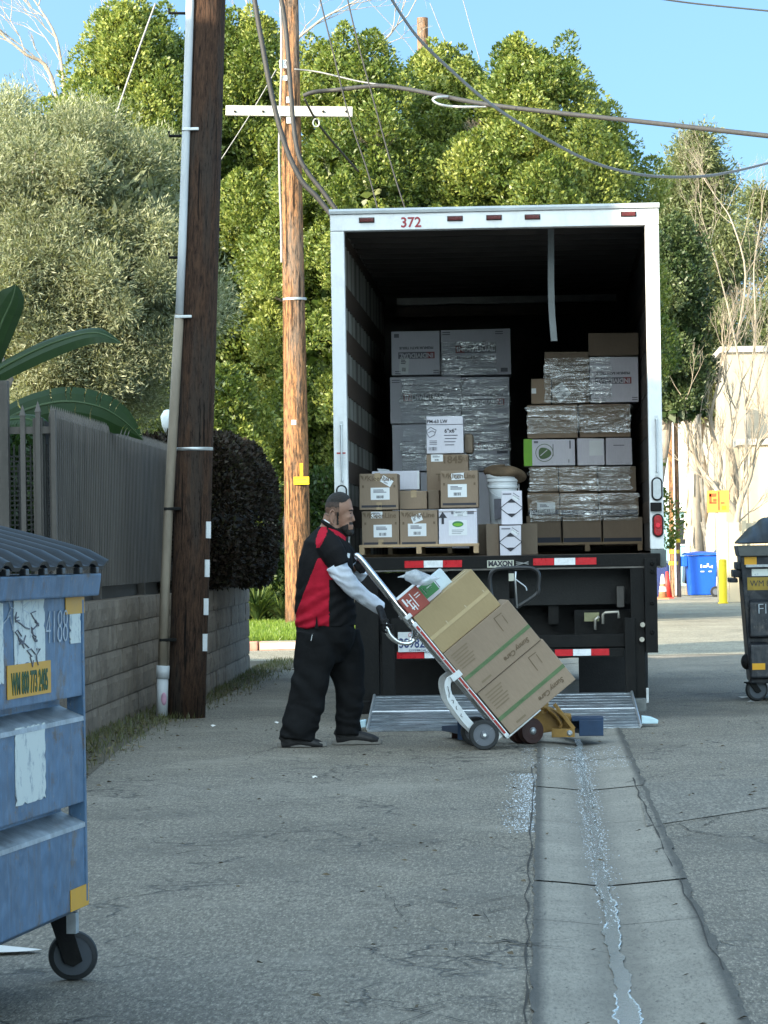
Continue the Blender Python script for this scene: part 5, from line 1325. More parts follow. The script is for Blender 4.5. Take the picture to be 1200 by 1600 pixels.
def flap(t, w, h, yf, u0, v0, u1, v1, mat, name, ang=0, ext=.001):
    cx, cz = (u0 + u1) / 2 * w - w / 2, (v0 + v1) / 2 * h; hw, hh = (u1 - u0) * w / 2, (v1 - v0) * h / 2
    b = MB(); b.box(-hw, hw, -ext, 0, -hh, hh); return b.build(name, mat, t, loc=(cx, yf, cz), rot=(0, ang, 0))
def tx(t, w, h, yf, u, v, body, size, mat, name='lettering', ang=0, **k):
    return text(body, size, mat, t, ((u - .5) * w, yf - .0012, v * h), (PI / 2, ang, 0), name, **k)
def barcode(par, x, z, w, h, n=13, seed=1):
    rg = random.Random(seed); b = MB(); xx = x
    for i in range(n):
        ww = w / n * rg.uniform(.25, .8); b.box(xx, xx + ww, -.0019, -.0012, z, z + h); xx += w / n
    b.build('barcode', INK, par)
def shiplabel(t, w, h, yf, u0, v0, u1, v1, ang=0, seed=1, name='paper_label'):
    f = flap(t, w, h, yf, u0, v0, u1, v1, PAPER, name, ang); W, H = (u1 - u0) * w, (v1 - v0) * h
    b = MB(); rg = random.Random(seed)
    for z in (.32, .22, .12):
        b.box(-W * .36, W * rg.uniform(.0, .36), -.0019, -.0012, H * z - H * .03, H * z + H * .03)
    b.build('print_line', INKG, f); barcode(f, -W * .2, -H * .38, W * .4, H * .24, 11, seed); return f
# pallets
def pallet(label, px0, px1, ytop, ybot, Y, depth, mat):
    a, c = P(px0, ytop, Y), P(px1, ytop, Y); zt = P((px0 + px1) / 2, ytop, Y).z; zb = ZS + .001; t = thing('pallet', label, 'pallet', ((a.x + c.x) / 2, Y, zb), (0, 0, 0)); hw = (c.x - a.x) / 2; h = max(zt - zb, .1)
    n = 7
    for i in range(n):
        y = depth * i / n; b = MB(); b.box(-hw, hw, y + .01, y + depth / n - .02, h - .022, h); b.build('deck_board', mat, t, bevel=.002)
    for x in (-hw + .022, 0, hw - .022):
        b = MB(); b.box(x - .02, x + .02, .01, depth - .02, .0225, h - .0225); b.build('stringer', mat, t)
    for y in (depth - .11,):
        b = MB(); b.box(-hw, hw, y, y + .09, 0, .022); b.build('bottom_board', mat, t, bevel=.002)
    return t
pallet('light wooden pallet under the brown cartons at the truck edge', 561, 748, 855.5, 872, 27.45, 1.0, WOOD)
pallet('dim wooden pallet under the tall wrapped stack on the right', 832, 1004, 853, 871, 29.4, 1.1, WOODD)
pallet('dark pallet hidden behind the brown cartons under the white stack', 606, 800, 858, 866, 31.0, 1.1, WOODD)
GL, GRr, GF = 'white cartons of the left rear stack', 'cartons of the right wrapped stack', 'brown cartons at the truck edge'
def individual(t, w, h, yf, u, v, s, flip=True, second=True, cut=None):
    a = PI if flip else 0; body = cut or 'INDIVIDUAL'
    bw = s * 4.6
    f = flap(t, w, h, yf, u - bw / w / 2, v - s * .42 / h, u + bw / w / 2, v + s * .42 / h, INKG, 'print_band')
    text(body, s * .78, CARDW, t, ((u - .5) * w, yf - .0022, v * h), (PI / 2, a, 0), 'lettering', bold=.002)
    b = MB(); b.box(bw * .28 if flip else -bw * .5, bw * .5 if flip else -bw * .28, -.0016, -.0011, -s * .42, s * .42); b.build('red_band_end', M('dull_red_print', (.25, .07, .08), .6, 0, .1, 9, 0), f)
    if second: text('PREMIUM BATH TISSUE', s * .42, INKG, t, ((u - .5) * w, yf - .0012, v * h + (1 if flip else -1) * s * .95), (PI / 2, a, 0), 'lettering', bold=.0015)
def corner_marks(t, w, h, yf, which):
    for (u, v, k) in which:
        if k: flap(t, w, h, yf, u, v, u + .1, v + .085, INKG, 'square_mark')
        else:
            for j in range(2): flap(t, w, h, yf, u, v + .045 * j, u + .11, v + .02 + .045 * j, INKG, 'small_print')
YA = 31.0
t, w, h, yf = cx_box('tissue_carton', 'pale carton at top left of the rear stack, a sticker over its upside-down print', (611, 516, 688, 586), YA, .5, CARDW, GL)
individual(t, w, h, yf, .52, .44, .072); corner_marks(t, w, h, yf, [(.07, .84, 1), (.08, .03, 0), (.86, .04, 0)]); shiplabel(t, w, h, yf, .17, .04, .36, .4, .08, 3)
t, w, h, yf = cx_box('tissue_carton', 'wide white carton at top right of the rear stack, partly covered by shiny film', (688, 514, 798, 586), YA - .03, .5, CARDW, GL)
individual(t, w, h, yf, .5, .56, .08, False, True); corner_marks(t, w, h, yf, [(.03, .88, 0), (.85, .06, 1), (.78, .88, 0)])
t, w, h, yf = cx_box('tissue_carton', 'wide white carton in the middle row left of the rear stack', (609, 588, 721, 661), YA - .06, .5, CARDW, GL)
individual(t, w, h, yf, .47, .55, .08, False, False); corner_marks(t, w, h, yf, [(.03, .87, 0)])
t, w, h, yf = cx_box('tissue_carton', 'white carton in the middle row right of the rear stack, under glaring film', (721, 588, 796, 661), YA - .06, .5, CARDW, GL)
individual(t, w, h, yf, .52, .45, .07)
t, w, h, yf = cx_box('tissue_carton', 'film covered white carton low on the left of the rear stack', (612, 662, 704, 736), YA - .02, .5, CARDW, GL)
t, w, h, yf = cx_box('tissue_carton', 'white carton low on the right of the rear stack beside the small printed box', (704, 662, 797, 736), YA - .02, .5, CARDW, GL)
individual(t, w, h, yf, .68, .52, .07, False, False); flap(t, w, h, yf, .78, .36, .96, .42, INKG, 'small_print'); flap(t, w, h, yf, .84, .04, .96, .09, INKG, 'square_mark')
t, w, h, yf = cx_box('tissue_carton', 'hidden white carton at the foot of the rear stack, left', (612, 737, 704, 856), YA, .5, CARDW, GL)
t, w, h, yf = cx_box('tissue_carton', 'shaded white carton at the foot of the rear stack behind the bucket', (704, 737, 797, 856), YA, .5, CARDW, GL)
# front pallet
YF = 27.5
def kleen(t, w, h, yf, lab, seed, slant=None, tape=True, tagpos=None):
    tx(t, w, h, yf, .56, .845, 'KleenLine', .055, INKB, bold=.001)
    b = MB()
    for s in (-1, 1):
        for k in range(3): b.prism([(-.002 + s * .004 + s * k * .006, -.02 + k * .006), (s * (.022 + k * .004), .012 + k * .004), (s * (.02 + k * .004), .02 + k * .002), (s * .006 + s * k * .004, .016)], yf - .0018 - .0002 * k, yf - .0012, 'y')
    b.build('heart_emblem', INKB, t, loc=(-.36 * w, 0, .86 * h))
    flap(t, w, h, yf, .06, .065, .94, .125, INK, 'print_band')
    shiplabel(t, w, h, yf, *lab, 0, seed)
    if slant: shiplabel(t, w, h, yf, *slant, seed + 5)
    if tape: flap(t, w, h, yf, .44, .0, .58, .2, TAPEC, 'tape_strip')
    for u in (.08, .88): flap(t, w, h, yf, u, .6, u + .05, .67, INKB, 'print_mark')
t, w, h, yf = cx_box('brown_carton', 'brown carton stacked upper left at the truck edge behind the man', (561, 739, 622.5, 796.5), YF - .02, .38, CARD, GF)
kleen(t, w, h, yf, (.3, .27, .78, .6), 11, (.56, .68, .86, .87, .55)); flap(t, w, h, yf, .4, .78, .55, 1.0, TAPEC, 'tape_strip')
t, w, h, yf = cx_box('brown_carton', 'brown carton at the bottom left of the front pallet with two stickers', (564.5, 797, 624, 854.5), YF, .38, CARD, GF)
kleen(t, w, h, yf, (.32, .26, .8, .6), 12, (.26, .78, .56, .96, 0)); 
t, w, h, yf = cx_box('brown_carton', 'brown carton in the middle of the bottom row with a slanted sticker', (624.5, 796, 684.5, 854), YF, .38, CARD, GF)
kleen(t, w, h, yf, (.22, .28, .7, .62), 13, (.36, .62, .55, .9, 1.2), False)
t, w, h, yf = cx_box('brown_carton', 'brown carton standing on the white carton with the green oval logo', (688, 735, 747.5, 793), YF + .02, .38, CARD, GF)
kleen(t, w, h, yf, (.2, .28, .7, .63), 14, (.3, .75, .64, .93, -.05), False)
t, w, h, yf = cx_box('white_carton', 'white carton with a green oval logo and a black arrow on the front pallet', (685, 794, 746, 853), YF, .38, CARDW)
b = MB(); b.prism([(-.035, -.01), (-.01, -.01), (-.01, -.06), (.01, -.06), (.01, -.01), (.035, -.01), (0, .04)], yf - .0016, yf - .0006, 'y'); b.build('arrow_print', INK, t, loc=(-.38 * w, 0, .78 * h))
f = flap(t, w, h, yf, .27, .28, .74, .68, PAPER, 'logo_sticker')
b = MB(); b.prism([(.05 * math.cos(a) * .9, .024 * math.sin(a)) for a in [i * PI / 14 for i in range(28)]], -.0025, -.0012, 'y'); lg_ = b.build('oval_logo', GREENINK, f, loc=(0, 0, .03)); 
b = MB(); b.prism([(.04 * math.cos(a) * .9, .012 * math.sin(a)) for a in [i * PI / 14 for i in range(28)]], -.0031, -.0026, 'y'); b.build('logo_centre', LIME, lg_, loc=(0, 0, -.004))
for k in range(3): b = MB(); b.box(-.05, .05 - .012 * k, -.002, -.0012, -.02 - .013 * k, -.016 - .013 * k); b.build('print_line', INKG, f)
flap(t, w, h, yf, .34, .84, .92, .92, INKG, 'print_line'); shiplabel(t, w, h, yf, .4, .78, .75, .93, 0, 7)
flap(t, w, h, yf, .005, .9, .995, .915, INKB, 'tape_strip')
t, w, h, yf = cx_box('brown_carton', 'plain short brown carton between the branded brown cartons', (623.5, 766, 668, 795.5), YF + .15, .3, CARD); flap(t, w, h, yf, .42, .62, .62, 1.0, TAPEC, 'tape_strip')
t, w, h, yf = cx_box('brown_carton', 'plain narrow brown carton just left of the carton with the slanted label', (668.5, 765, 687.5, 795), YF + .2, .3, CARDD)
t, w, h, yf = cx_box('white_carton', 'plain white carton lying behind the upper left brown carton', (580, 735, 656, 765.5), YF + .5, .35, CARDW); flap(t, w, h, yf, .95, .02, .99, .95, PAPER, 'tape_strip')
b = MB(); b.box(-.05, .05, -.04, .04, .0, .003); tg = b.build('paper_label', PAPER, t, loc=(-.1, -.05, h), rot=(.35, .1, .3))
t, w, h, yf = cx_box('brown_carton', 'large brown carton with a printed number under the small printed white box', (666, 709, 732.5, 794), YF + .5, .38, CARD)
tx(t, w, h, yf, .62, .885, '1845', .085, INKB, bold=.003); tx(t, w, h, yf, .88, .89, 'PRS', .05, INKB); shiplabel(t, w, h, yf, .12, .86, .4, .99, 0, 21); tx(t, w, h, yf, .3, .56, 'T', .09, INKB)
t, w, h, yf = cx_box('printed_box', 'small white box printed with black lines, balanced on the big brown carton', (665.5, 650, 724.5, 708.5), YF + .5, .33, CARDW)
flap(t, w, h, yf, 0.004, .765, .996, .78, INK, 'print_band'); tx(t, w, h, yf, .3, .855, 'PM-63 LW', .038, INK, bold=.001); tx(t, w, h, yf, .65, .6, '6"x6"', .045, INK, bold=.001)
for k in range(4): flap(t, w, h, yf, .48 + .02 * (k % 2), .47 - .085 * k, .84 - .03 * k, .495 - .085 * k, INKG, 'print_line')
for k in range(3): flap(t, w, h, yf, .09, .33 - .045 * k, .29, .35 - .045 * k, INKG, 'print_line')
f = flap(t, w, h, yf, .07, .07, .3, .19, CARDW, 'code_patch'); barcode(f, -.035, -.014, .07, .028, 14, 4)
b = MB(); b.tube([(-.04, yf - .001, .02), (-.01, yf - .001, .045), (.035, yf - .001, .02), (.02, yf - .001, -.02), (-.02, yf - .001, -.04), (-.04, yf - .001, -.01)], .003, 5, closed=True); b.tube([(-.03, yf - .001, .0), (.0, yf - .001, .015), (.03, yf - .001, .0)], .003, 5); b.build('tray_drawing', INKG, t, loc=(-.34 * w, 0, .56 * h))
t, w, h, yf = cx_box('brown_carton', 'small round cornered brown carton tucked behind the small printed box', (724.5, 676, 740, 708.5), YF + .62, .3, CARDD, None, 'box', .03)
# bucket with a brown bundle on it
q0 = P(786, 820, 27.95); t = thing('bucket', 'white plastic bucket with ribbed rim under the brown bundle', 'bucket', (q0.x, 28.1, ZS + .26)); k = 28.1 / FPX
zb = 0; zt = P(786, 741, 28.1).z - ZS - .26
b = MB(); b.lathe([(.108, 0), (.118, zt * .7), (.127, zt * .72), (.127, zt * .76), (.121, zt * .77), (.122, zt * .84), (.131, zt * .85), (.131, zt * .9), (.126, zt * .91), (.135, zt * .93), (.137, zt)], 36); b.build('bucket_body', BUCKET, t, smooth=False); smooth_angle(t.children[0], 35)
b = MB(); b.tube(catmull([Vector((-.13, -.02, zt * .8)), Vector((-.09, -.13, zt * .62)), Vector((.02, -.16, zt * .5)), Vector((.12, -.05, zt * .55)), Vector((.135, .0, zt * .8))], 6), .004, 6); b.build('bail_handle', ALU, t)
flap(t, .2, zt, -.123, .15, .1, .45, .5, INKG, 'print_panel')
b = MB(); b.box(-.28, .28, -.2, .2, 0, .255); bx = b.build('crate_carton', CARDD, None, bevel=.006, loc=(q0.x, 28.15, ZS + .002)); bx.name = 'brown_carton'; tag(bx, 'dim brown carton on the truck floor holding up the white bucket', 'box')
b = MB(); rg = random.Random(3)
c = P(789, 738, 28.1)
b.grid(lambda u, v: (c.x + .175 * math.cos(2 * PI * u) * math.sin(PI * v) ** .6 * (1 + .08 * math.sin(6 * PI * u)), 28.1 + .15 * math.sin(2 * PI * u) * math.sin(PI * v) ** .6, c.z + .055 * math.cos(PI * v) - .045 * max(0, math.cos(2 * PI * u)) ** 3 + .012 * math.sin(5 * u * PI)), 32, 12)
bb = b.build('rolled_bundle', M('brown_burlap', (.11, .075, .045), .9, 0, .35, 9, .6), smooth=True); tag(bb, 'brown rolled bundle lying on top of the white bucket', 'bundle')
def hazard(label, r, Y, side):
    t, w, h, yf = cx_box('hazard_box', label, r, Y, .2, CARDW, 'white boxes with black diamond marks')
    b = MB(); a = .092; m = .4
    for (dx, dz) in ((0, 0),):
        ring = [(-a, 0), (0, -a * .8), (a, 0), (0, a * .8)]
        for i in range(4):
            p, q = ring[i], ring[(i + 1) % 4]; b.tube([(p[0], yf - .001, p[1]), (q[0], yf - .001, q[1])], .003, 5)
        b.prism([(-a * m, a * .8 * (1 - m)), (a * m, a * .8 * (1 - m)), (0, a * .8)], yf - .002, yf - .0005, 'y'); b.prism([(-a * m, -a * .8 * (1 - m)), (0, -a * .8), (a * m, -a * .8 * (1 - m))], yf - .002, yf - .0005, 'y')
    b.build('diamond_mark', INK, t, loc=(.0, 0, .48 * h)); flap(t, w, h, yf, .1, .87, .5, .91, INKG, 'small_print'); flap(t, w, h, yf, .55, .72, .85, .83, PAPER, 'small_label', .6)
    for k in range(2): flap(t, w, h, yf, .55, .78 + .07 * k, .9, .8 + .07 * k, INKG, 'print_line', .6)
hazard('white box with a black diamond mark, upper of the pair by the bucket', (782.5, 766, 816, 819.5), 27.62, 1)
hazard('white box with a black diamond mark, lower of the pair on the truck floor', (780.5, 820.5, 815, 871.5), 27.6, 1)
t, w, h, yf = cx_box('brown_carton', 'narrow dim brown carton left of the lower diamond marked box', (759, 818, 780, 871.5), 27.7, .3, CARDD)
# right stack, bottom row first
YR = 29.5
for i, (x0, x1, y0) in enumerate(((822, 877, 806), (879, 940, 806.5), (942, 1004, 807))):
    nm = ('left', 'middle', 'right')[i]
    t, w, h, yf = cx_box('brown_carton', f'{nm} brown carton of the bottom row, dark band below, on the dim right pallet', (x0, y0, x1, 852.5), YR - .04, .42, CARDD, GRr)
    flap(t, w, h, yf, .02, .03, .97, .27, M('navy_band', (.025, .03, .045), .7, 0, .15, 5, 0) if i == 0 else bpy.data.materials['navy_band'], 'print_band')
for i, (x0, x1) in enumerate(((824, 874), (875, 935), (936, 998))):
    t, w, h, yf = cx_box('brown_carton', ('wrapped brown carton with a big white address label in the second row', 'wrapped brown carton in the middle of the second row from the bottom', 'wrapped brown carton at the right end of the second row from the bottom')[i], (x0, 769, x1, 805.5), YR, .42, CARD, GRr)
    flap(t, w, h, yf, .02, .03, .97, .25, bpy.data.materials['navy_band'], 'print_band')
    if i == 0: shiplabel(t, w, h, yf, .3, .1, .86, .55, 0, 31)
for i, (x0, x1) in enumerate(((827, 872), (873, 933), (934, 994))):
    cx_box('brown_carton', ('wrapped brown carton at the left of the third row, just below the green edged box', 'wrapped brown carton in the middle of the third row, under the clear box', 'wrapped dark brown carton at the right of the third row')[i], (x0, 728, x1, 768.5), YR + .02, .42, CARD if i < 2 else CARDD, GRr)
t, w, h, yf = cx_box('green_edged_box', 'wide white box with a lime green edge and round green logo in the right stack', (818, 685.5, 899, 727.5), YR - .02, .42, CARDW)
flap(t, w, h, yf, .002, .0, .165, 1, LIME, 'green_edge'); b = MB(); b.tube([(.075 * math.cos(a), yf - .001, .075 * math.sin(a)) for a in [i * 2 * PI / 24 for i in range(24)]], .003, 5, closed=True); b.build('ring_print', GREENF, t, loc=(-.1 * w, 0, .48 * h))
b = MB(); b.prism([(.055 * math.cos(a) + .01 * math.cos(2 * a), .05 * math.sin(a)) for a in [i * 2 * PI / 24 for i in range(24)]], yf - .002, yf - .0006, 'y'); lf = b.build('leaf_logo', GREENF, t, loc=(-.11 * w, 0, .46 * h)); b = MB(); b.tube([(-.03, yf - .0025, -.02), (.0, yf - .0025, .005), (.03, yf - .0025, .03)], .004, 5); b.build('leaf_vein', CARDW, lf)
flap(t, w, h, yf, .2, .84, .28, .92, INKG, 'small_print'); flap(t, w, h, yf, .88, .62, .91, .92, INKG, 'small_print'); flap(t, w, h, yf, .56, .35, .575, .8, INKG, 'small_print'); flap(t, w, h, yf, .86, .1, .875, .22, INKG, 'arrow_print')
t, w, h, yf = cx_box('white_carton', 'film covered white box right of the green edged box', (901, 684, 944.5, 727), YR - .02, .42, CARDW); flap(t, w, h, yf, .45, .35, .95, .9, PAPER, 'paper_panel')
t, w, h, yf = cx_box('white_carton', 'plain white box at the right end of the row with the green edged box', (945.5, 683.5, 988, 726.5), YR - .02, .42, CARDW); flap(t, w, h, yf, .3, .7, .7, .73, INKG, 'small_print')
cx_box('brown_carton', 'film wrapped brown carton above the green edged box', (823.5, 631.5, 903.5, 684.5), YR, .42, CARD, GRr)
cx_box('brown_carton', 'film wrapped brown carton above the two small white boxes', (904.5, 630.5, 985, 683), YR, .42, CARD, GRr)
t, w, h, yf = cx_box('brown_carton', 'small plain brown carton at the left end below the top of the right stack', (829, 590.5, 861, 631), YR, .4, CARD, GRr); flap(t, w, h, yf, .04, .4, .26, .6, PAPER, 'white_patch')
t, w, h, yf = cx_box('brown_carton', 'shiny wrapped carton with a tilted white label near the top of the right stack', (862, 589.5, 921, 630.5), YR + .01, .4, CARDD, GRr); shiplabel(t, w, h, yf, .06, .15, .44, .72, -.65, 41)
t, w, h, yf = cx_box('tissue_carton', 'white carton with upside-down print at the top right of the right stack', (922, 556.5, 998, 628.5), YR, .45, CARDW)
individual(t, w, h, yf, .48, .47, .068); corner_marks(t, w, h, yf, [(.07, .04, 0), (.86, .04, 0)])
cx_box('brown_carton', 'film wrapped dark carton at the very top left of the right stack', (850.5, 549, 920, 589), YR + .06, .4, CARDD, GRr)
cx_box('brown_carton', 'large dark carton standing on the white printed carton at the top right', (919, 519.5, 998.5, 556), YR + .12, .4, CARDD, GRr)
# stretch film on the stacks: thin crumpled sheets standing a few mm off the cartons
def film(label, poly_px, Y, amp=.012, seed=0, nx=60, nz=40):
    (x0, y0, x1, y1) = poly_px; rg = random.Random(seed); b = MB()
    a0 = P(x0, y1, Y); a1 = P(x1, y0, Y)
    def fn(u, v):
        k = .04 * (mnoise.noise((v * 6, seed, 0))); e = .03 * mnoise.noise((u * 7, seed + 3, 0))
        uu = u + (k if u > .5 else -k) * (abs(u - .5) * 2) ** 6; vv = v + (e if v > .5 else -e) * (abs(v - .5) * 2) ** 6
        q = mnoise.fractal(Vector((uu * 3 + seed, vv * 7, seed)), 1, 2, 3) * amp * .45
        return (a0.x + (a1.x - a0.x) * uu, Y + q * .6 - amp * .5, a0.z + (a1.z - a0.z) * vv)
    b.grid(fn, nx, nz); o = b.build('stretch_film', FILM, smooth=True, fix=False); return tag(o, label, 'stretch film')
film('clear film sheet over the lower half of the top right white carton', (690, 533, 775, 587), YA - .055, .01, 1)
film('crumpled clear film round the middle and low rows of the white rear stack', (628, 590, 795, 735), YA - .09, .014, 2)
film('clear film streaked round the top cartons of the right stack', (851, 558, 955, 630), YR - .03, .012, 3)
film('shiny clear film round the pair of cartons above the green edged box', (824, 632, 985, 678), YR - .025, .014, 4)
film('clear film round the third row of the right stack', (827, 728, 985, 768), YR - .02, .012, 5)
film('clear film band drawn round the second row of the right stack', (828, 770, 996, 815), YR - .065, .012, 6)
# ------------------------------------------------------------------ dumpsters
def dumpster(label, far, dirv, L, zb, zr, body, lid, depth, ledge_mat, caster_px, stickers, ledges, rimh=.085):
    # local x: along the long face towards its far end (far end at 0), y: to the back, z up. The long face looks along -y.
    ang = math.atan2(dirv[1], dirv[0]); t = thing('dumpster', label, 'dumpster', (far[0], far[1], 0), (0, 0, ang))
    prof = [(0.0, zr - rimh)]
    y = 0.0
    for (z1, z2, out) in ledges:                               # recess foot z1, ledge foot z2, outward step
        prof += [(0, z1), (out, z1 + .03), (out, z1 - .03), (0.0, z2)]
    prof += [(y, zb + .02), (y + .03, zb), (depth, zb), (depth + .0, zr - rimh)]
    b = MB(); b.prism(prof, -L, 0, 'x'); o = b.build('body', body, t, bevel=.004)
    y = 0.0
    for (z1, z2, out) in ledges:
        b = MB(); b.prism([(out - .002, z1 - .0325), (out - .002, z1 - .030), (-.003, z2 + .004), (-.004, z2 - .01), (-.0015, z2 - .01), (-.0005, z2 - .001)], -L + .01, -.014, 'x'); b.build('pale_ledge', ledge_mat, t)  # top light on the ledge painted as a pale strip
    # end gussets, end wall ribs, rim
    b = MB(); b.box(-.012, .012, y - .004, .05, zb + .03, zr - rimh - .01); b.build('corner_flange', body, t, bevel=.003)
    b = MB(); b.prism([(-.045, zr - rimh), (-.055, zr), (depth + .05, zr), (depth + .045, zr - rimh)], -L - .04, .045, 'x'); b.build('rim', body, t, bevel=.006)
    # lid: ribbed plastic flaps rising to the back
    nr = int(L / .19); b = MB()
    def lidp(u, v):
        x = -L - .05 + (L + .11) * u; yy = -.07 + (depth + .1) * v; ph = (u * nr) % 1.0
        rib = .03 * (1 / (1 + math.exp(-(math.cos(2 * PI * ph) - .2) * 5))) * min(1, (v + .02) * 30)
        return (x, yy, zr + .012 + .24 * math.sin(v * 1.25) ** .9 + rib)
    b.grid(lidp, nr * 10, 18)
    o = b.build('lid', lid, t, smooth=True); m = o.modifiers.new('s', 'SOLIDIFY'); m.thickness = .012; m.offset = 1; evaluated(o); smooth_angle(o, 50)
    for u in [(k + .5) / 9 for k in range(9)]:
        b = MB(); x = -L + L * u; b.box(x - .02, x + .02, -.078, -.058, zr + .0, zr + .02); b.build('lid_lug', lid, t, bevel=.003)
    return t, y
def caster(t, loc, r, rot, w=.045, fork=BLACKP):
    x, y, z = loc; M_ = bpy.data.objects.new('caster', None); C.objects.link(M_); bpy.data.objects.remove(M_)
    b = MB(); b.lathe([(r * .78, -w), (r * .96, -w * .8), (r, -w * .45), (r, w * .45), (r * .96, w * .8), (r * .78, w)], 36, axis='y', cap=False); wl = b.build('caster_wheel', TYRE, t, loc=(x, y, r), rot=(0, 0, rot), smooth=False); smooth_angle(wl, 35)
    b = MB(); b.lathe([(r * .78, -w * .9), (r * .7, -w * .6), (r * .35, -w * .62), (r * .3, -w * 1.05), (r * .12, -w * 1.1), (r * .12, w), (r * .78, w * .9)], 30, axis='y'); b.build('rim', HUBD, wl)
    b = MB()
    for s in (-1, 1):
        yy = s * (w + .01); b.prism([(-.028, -.02), (.0, -.032), (.03, -.015), (.0 - .02, z - r + .0), (-.085, z - r)], yy - .004, yy + .004, 'y')
    b.box(-.1, .0, -w - .016, w + .016, z - r + .0005, z - r + .012)
    b.build('caster_fork', fork, t, loc=(x, y, r), rot=(0, 0, rot), bevel=.002)
    b = MB(); b.lathe([(.012, -w * 1.4), (.012, -w * 1.2)], 10, axis='y'); b.build('axle_nut', GALV, wl)
f1 = G(135, 1423, .235); f1.z = 0
Dd = Vector((.10, .99, 0)).normalized()
zR = 1.285
t, yy = dumpster('big faded blue dumpster with torn stickers at the left edge', (f1.x, f1.y, 0), Dd, 1.95, .235, zR, DBLUE, LIDP, 1.0, LEDGE, None, None, [(.905, .838, .075), (.575, .508, .075)], .07)
ZC = lambda py, Y=10.6: P(100, py, Y).z
def dface(x0, x1, z0, z1, y, mat, name, par=t, ext=.002):
    b = MB(); b.box(x0, x1, y - ext, y, z0, z1); return b.build(name, mat, par)
def sx(px, py=1000, yoff=0.0):   # pixel column on the face -> local x
    d = ray(px, py); n = Vector((Dd.y, -Dd.x, 0)); o = Vector((f1.x, f1.y, 0)) + n * (-yoff)
    k = (o - Vector((0, 0, HC))).dot(n) / d.dot(n); q = Vector((0, 0, HC)) + d * k
    return (q - Vector((f1.x, f1.y, 0))).dot(Dd), q.z
def stick(px0, py0, px1, py1, mat, name, yoff=0.0):
    xm = (px0 + px1) / 2; x0, _ = sx(px0, 1000, yoff); x1, _ = sx(px1, 1000, yoff); _, za = sx(xm, py0, yoff); _, zb_ = sx(xm, py1, yoff)
    if mat is PEEL:
        rg = random.Random(int(px0 * 7 + py0)); ring = []; n = 14
        for (ax, az, bx, bz) in ((x0, zb_, x1, zb_), (x1, zb_, x1, za), (x1, za, x0, za), (x0, za, x0, zb_)):
            for k in range(n): u = k / n; j = max(0, rg.gauss(-.5, 1)) * .008; ring.append((ax + (bx - ax) * u + (j * (1 if ax == x0 == bx else -1) if ax == bx else 0), az + (bz - az) * u + (j * (1 if az == zb_ else -1) if az == bz else 0)))
        b = MB(); b.prism(ring, yoff - .003, yoff - .001, 'y'); return b.build(name, mat, t), (x0 + x1) / 2, (za + zb_) / 2, x1 - x0, za - zb_
    return dface(x0, x1, zb_, za, yoff - .0015, mat, name), (x0 + x1) / 2, (za + zb_) / 2, x1 - x0, za - zb_
stick(21, 936, 69, 1037, PEEL, 'torn_sticker'); stick(-14, 942, 4, 1070, PEEL, 'torn_sticker'); stick(108, 958, 125, 1005, PEEL, 'torn_sticker')
o, cx, cz, w, h = stick(9, 1036, 77, 1088, ORANGE, 'phone_sticker')
text('WM 800 773 2405', .088, GREENTX, t, (cx, -.0045, cz - .01), name='lettering', sx=w / .80, bold=.002)
stick(102, 933, 131, 959, ORANGE, 'orange_reflector')
x, z = sx(87, 982); text('4188', .15, CHALK, t, (x, -.003, z), (PI / 2, 0, 0), 'chalk_number', sx=.95, shear=.1, bold=-.004)
stick(20, 1134, 67, 1255, PEEL, 'torn_sticker', 0)
stick(103, 1388, 131, 1422, ORANGE, 'orange_reflector', 0)
g = random.Random(9)
for k in range(9):
    x, z = sx(g.uniform(0, 40), g.uniform(940, 1060)); b = MB(); b.tube([(x, -.002, z), (x + g.uniform(.02, .1), -.002, z + g.uniform(-.02, .04)), (x + g.uniform(.05, .2), -.002, z + g.uniform(-.03, .03))], .0016, 4); b.build('scratch', CHALK, t)
for k in range(14):
    x, z = sx(g.uniform(26, 66), g.uniform(960, 1030)); b = MB(); pts = [Vector((x, -.0048, z))]
    for j in range(4): pts.append(pts[-1] + Vector((g.uniform(-.06, .06), 0, g.uniform(-.02, .02))))
    b.tube(pts, .0022, 4); b.build('pen_scrawl', INKG, t)
cq = G(117, 1530); loc = t.matrix_world
rel = Vector((cq.x, cq.y, 0)) - Vector((f1.x, f1.y, 0)); n_ = Vector((-Dd.y, Dd.x, 0))
caster(t, (rel.dot(Dd) - .02, rel.dot(n_), .235), .078, -PI / 2 + .25, .026)
caster(t, (rel.dot(Dd) - 1.5, rel.dot(n_) + .0, .235), .078, -PI / 2 + .1, .026)
caster(t, (rel.dot(Dd), .85, .235), .078, -PI / 2, .026)
b = MB(); b.box(-.06, -.02, .02, .05, .17, .234); b.build('bracket', LEDGE, t)
# right dumpster: its front looks at the camera
q = G(1172, 1096); Yq = q.y
xL = P(1172, 1040, Yq).x; zb = P(1180, 1068, Yq).z; zr = P(1180, 857, Yq).z
t2 = thing('dumpster', 'dark navy dumpster with rounded black lid at the right edge', 'dumpster', (xL, Yq, 0), (0, 0, -.03))
S2 = FPX / Yq; k2 = lambda px: (px - 1172) / S2
zz = lambda py: P(1185, py, Yq).z
D2 = 1.1; W2 = 1.75
b = MB()                                                      # tapering tub
pts = [(0, 0, zb), (W2, 0, zb), (W2, D2, zb), (0, D2, zb), (k2(1165) - .03, -.0, zz(868)), (W2 + .1, -.0, zz(868)), (W2 + .1, D2, zz(868)), (k2(1165) - .03, D2, zz(868))]
b.add(pts, [(0, 3, 2, 1), (4, 5, 6, 7), (0, 1, 5, 4), (1, 2, 6, 5), (2, 3, 7, 6), (3, 0, 4, 7)]); b.build('body', DDARK, t2, bevel=.01)
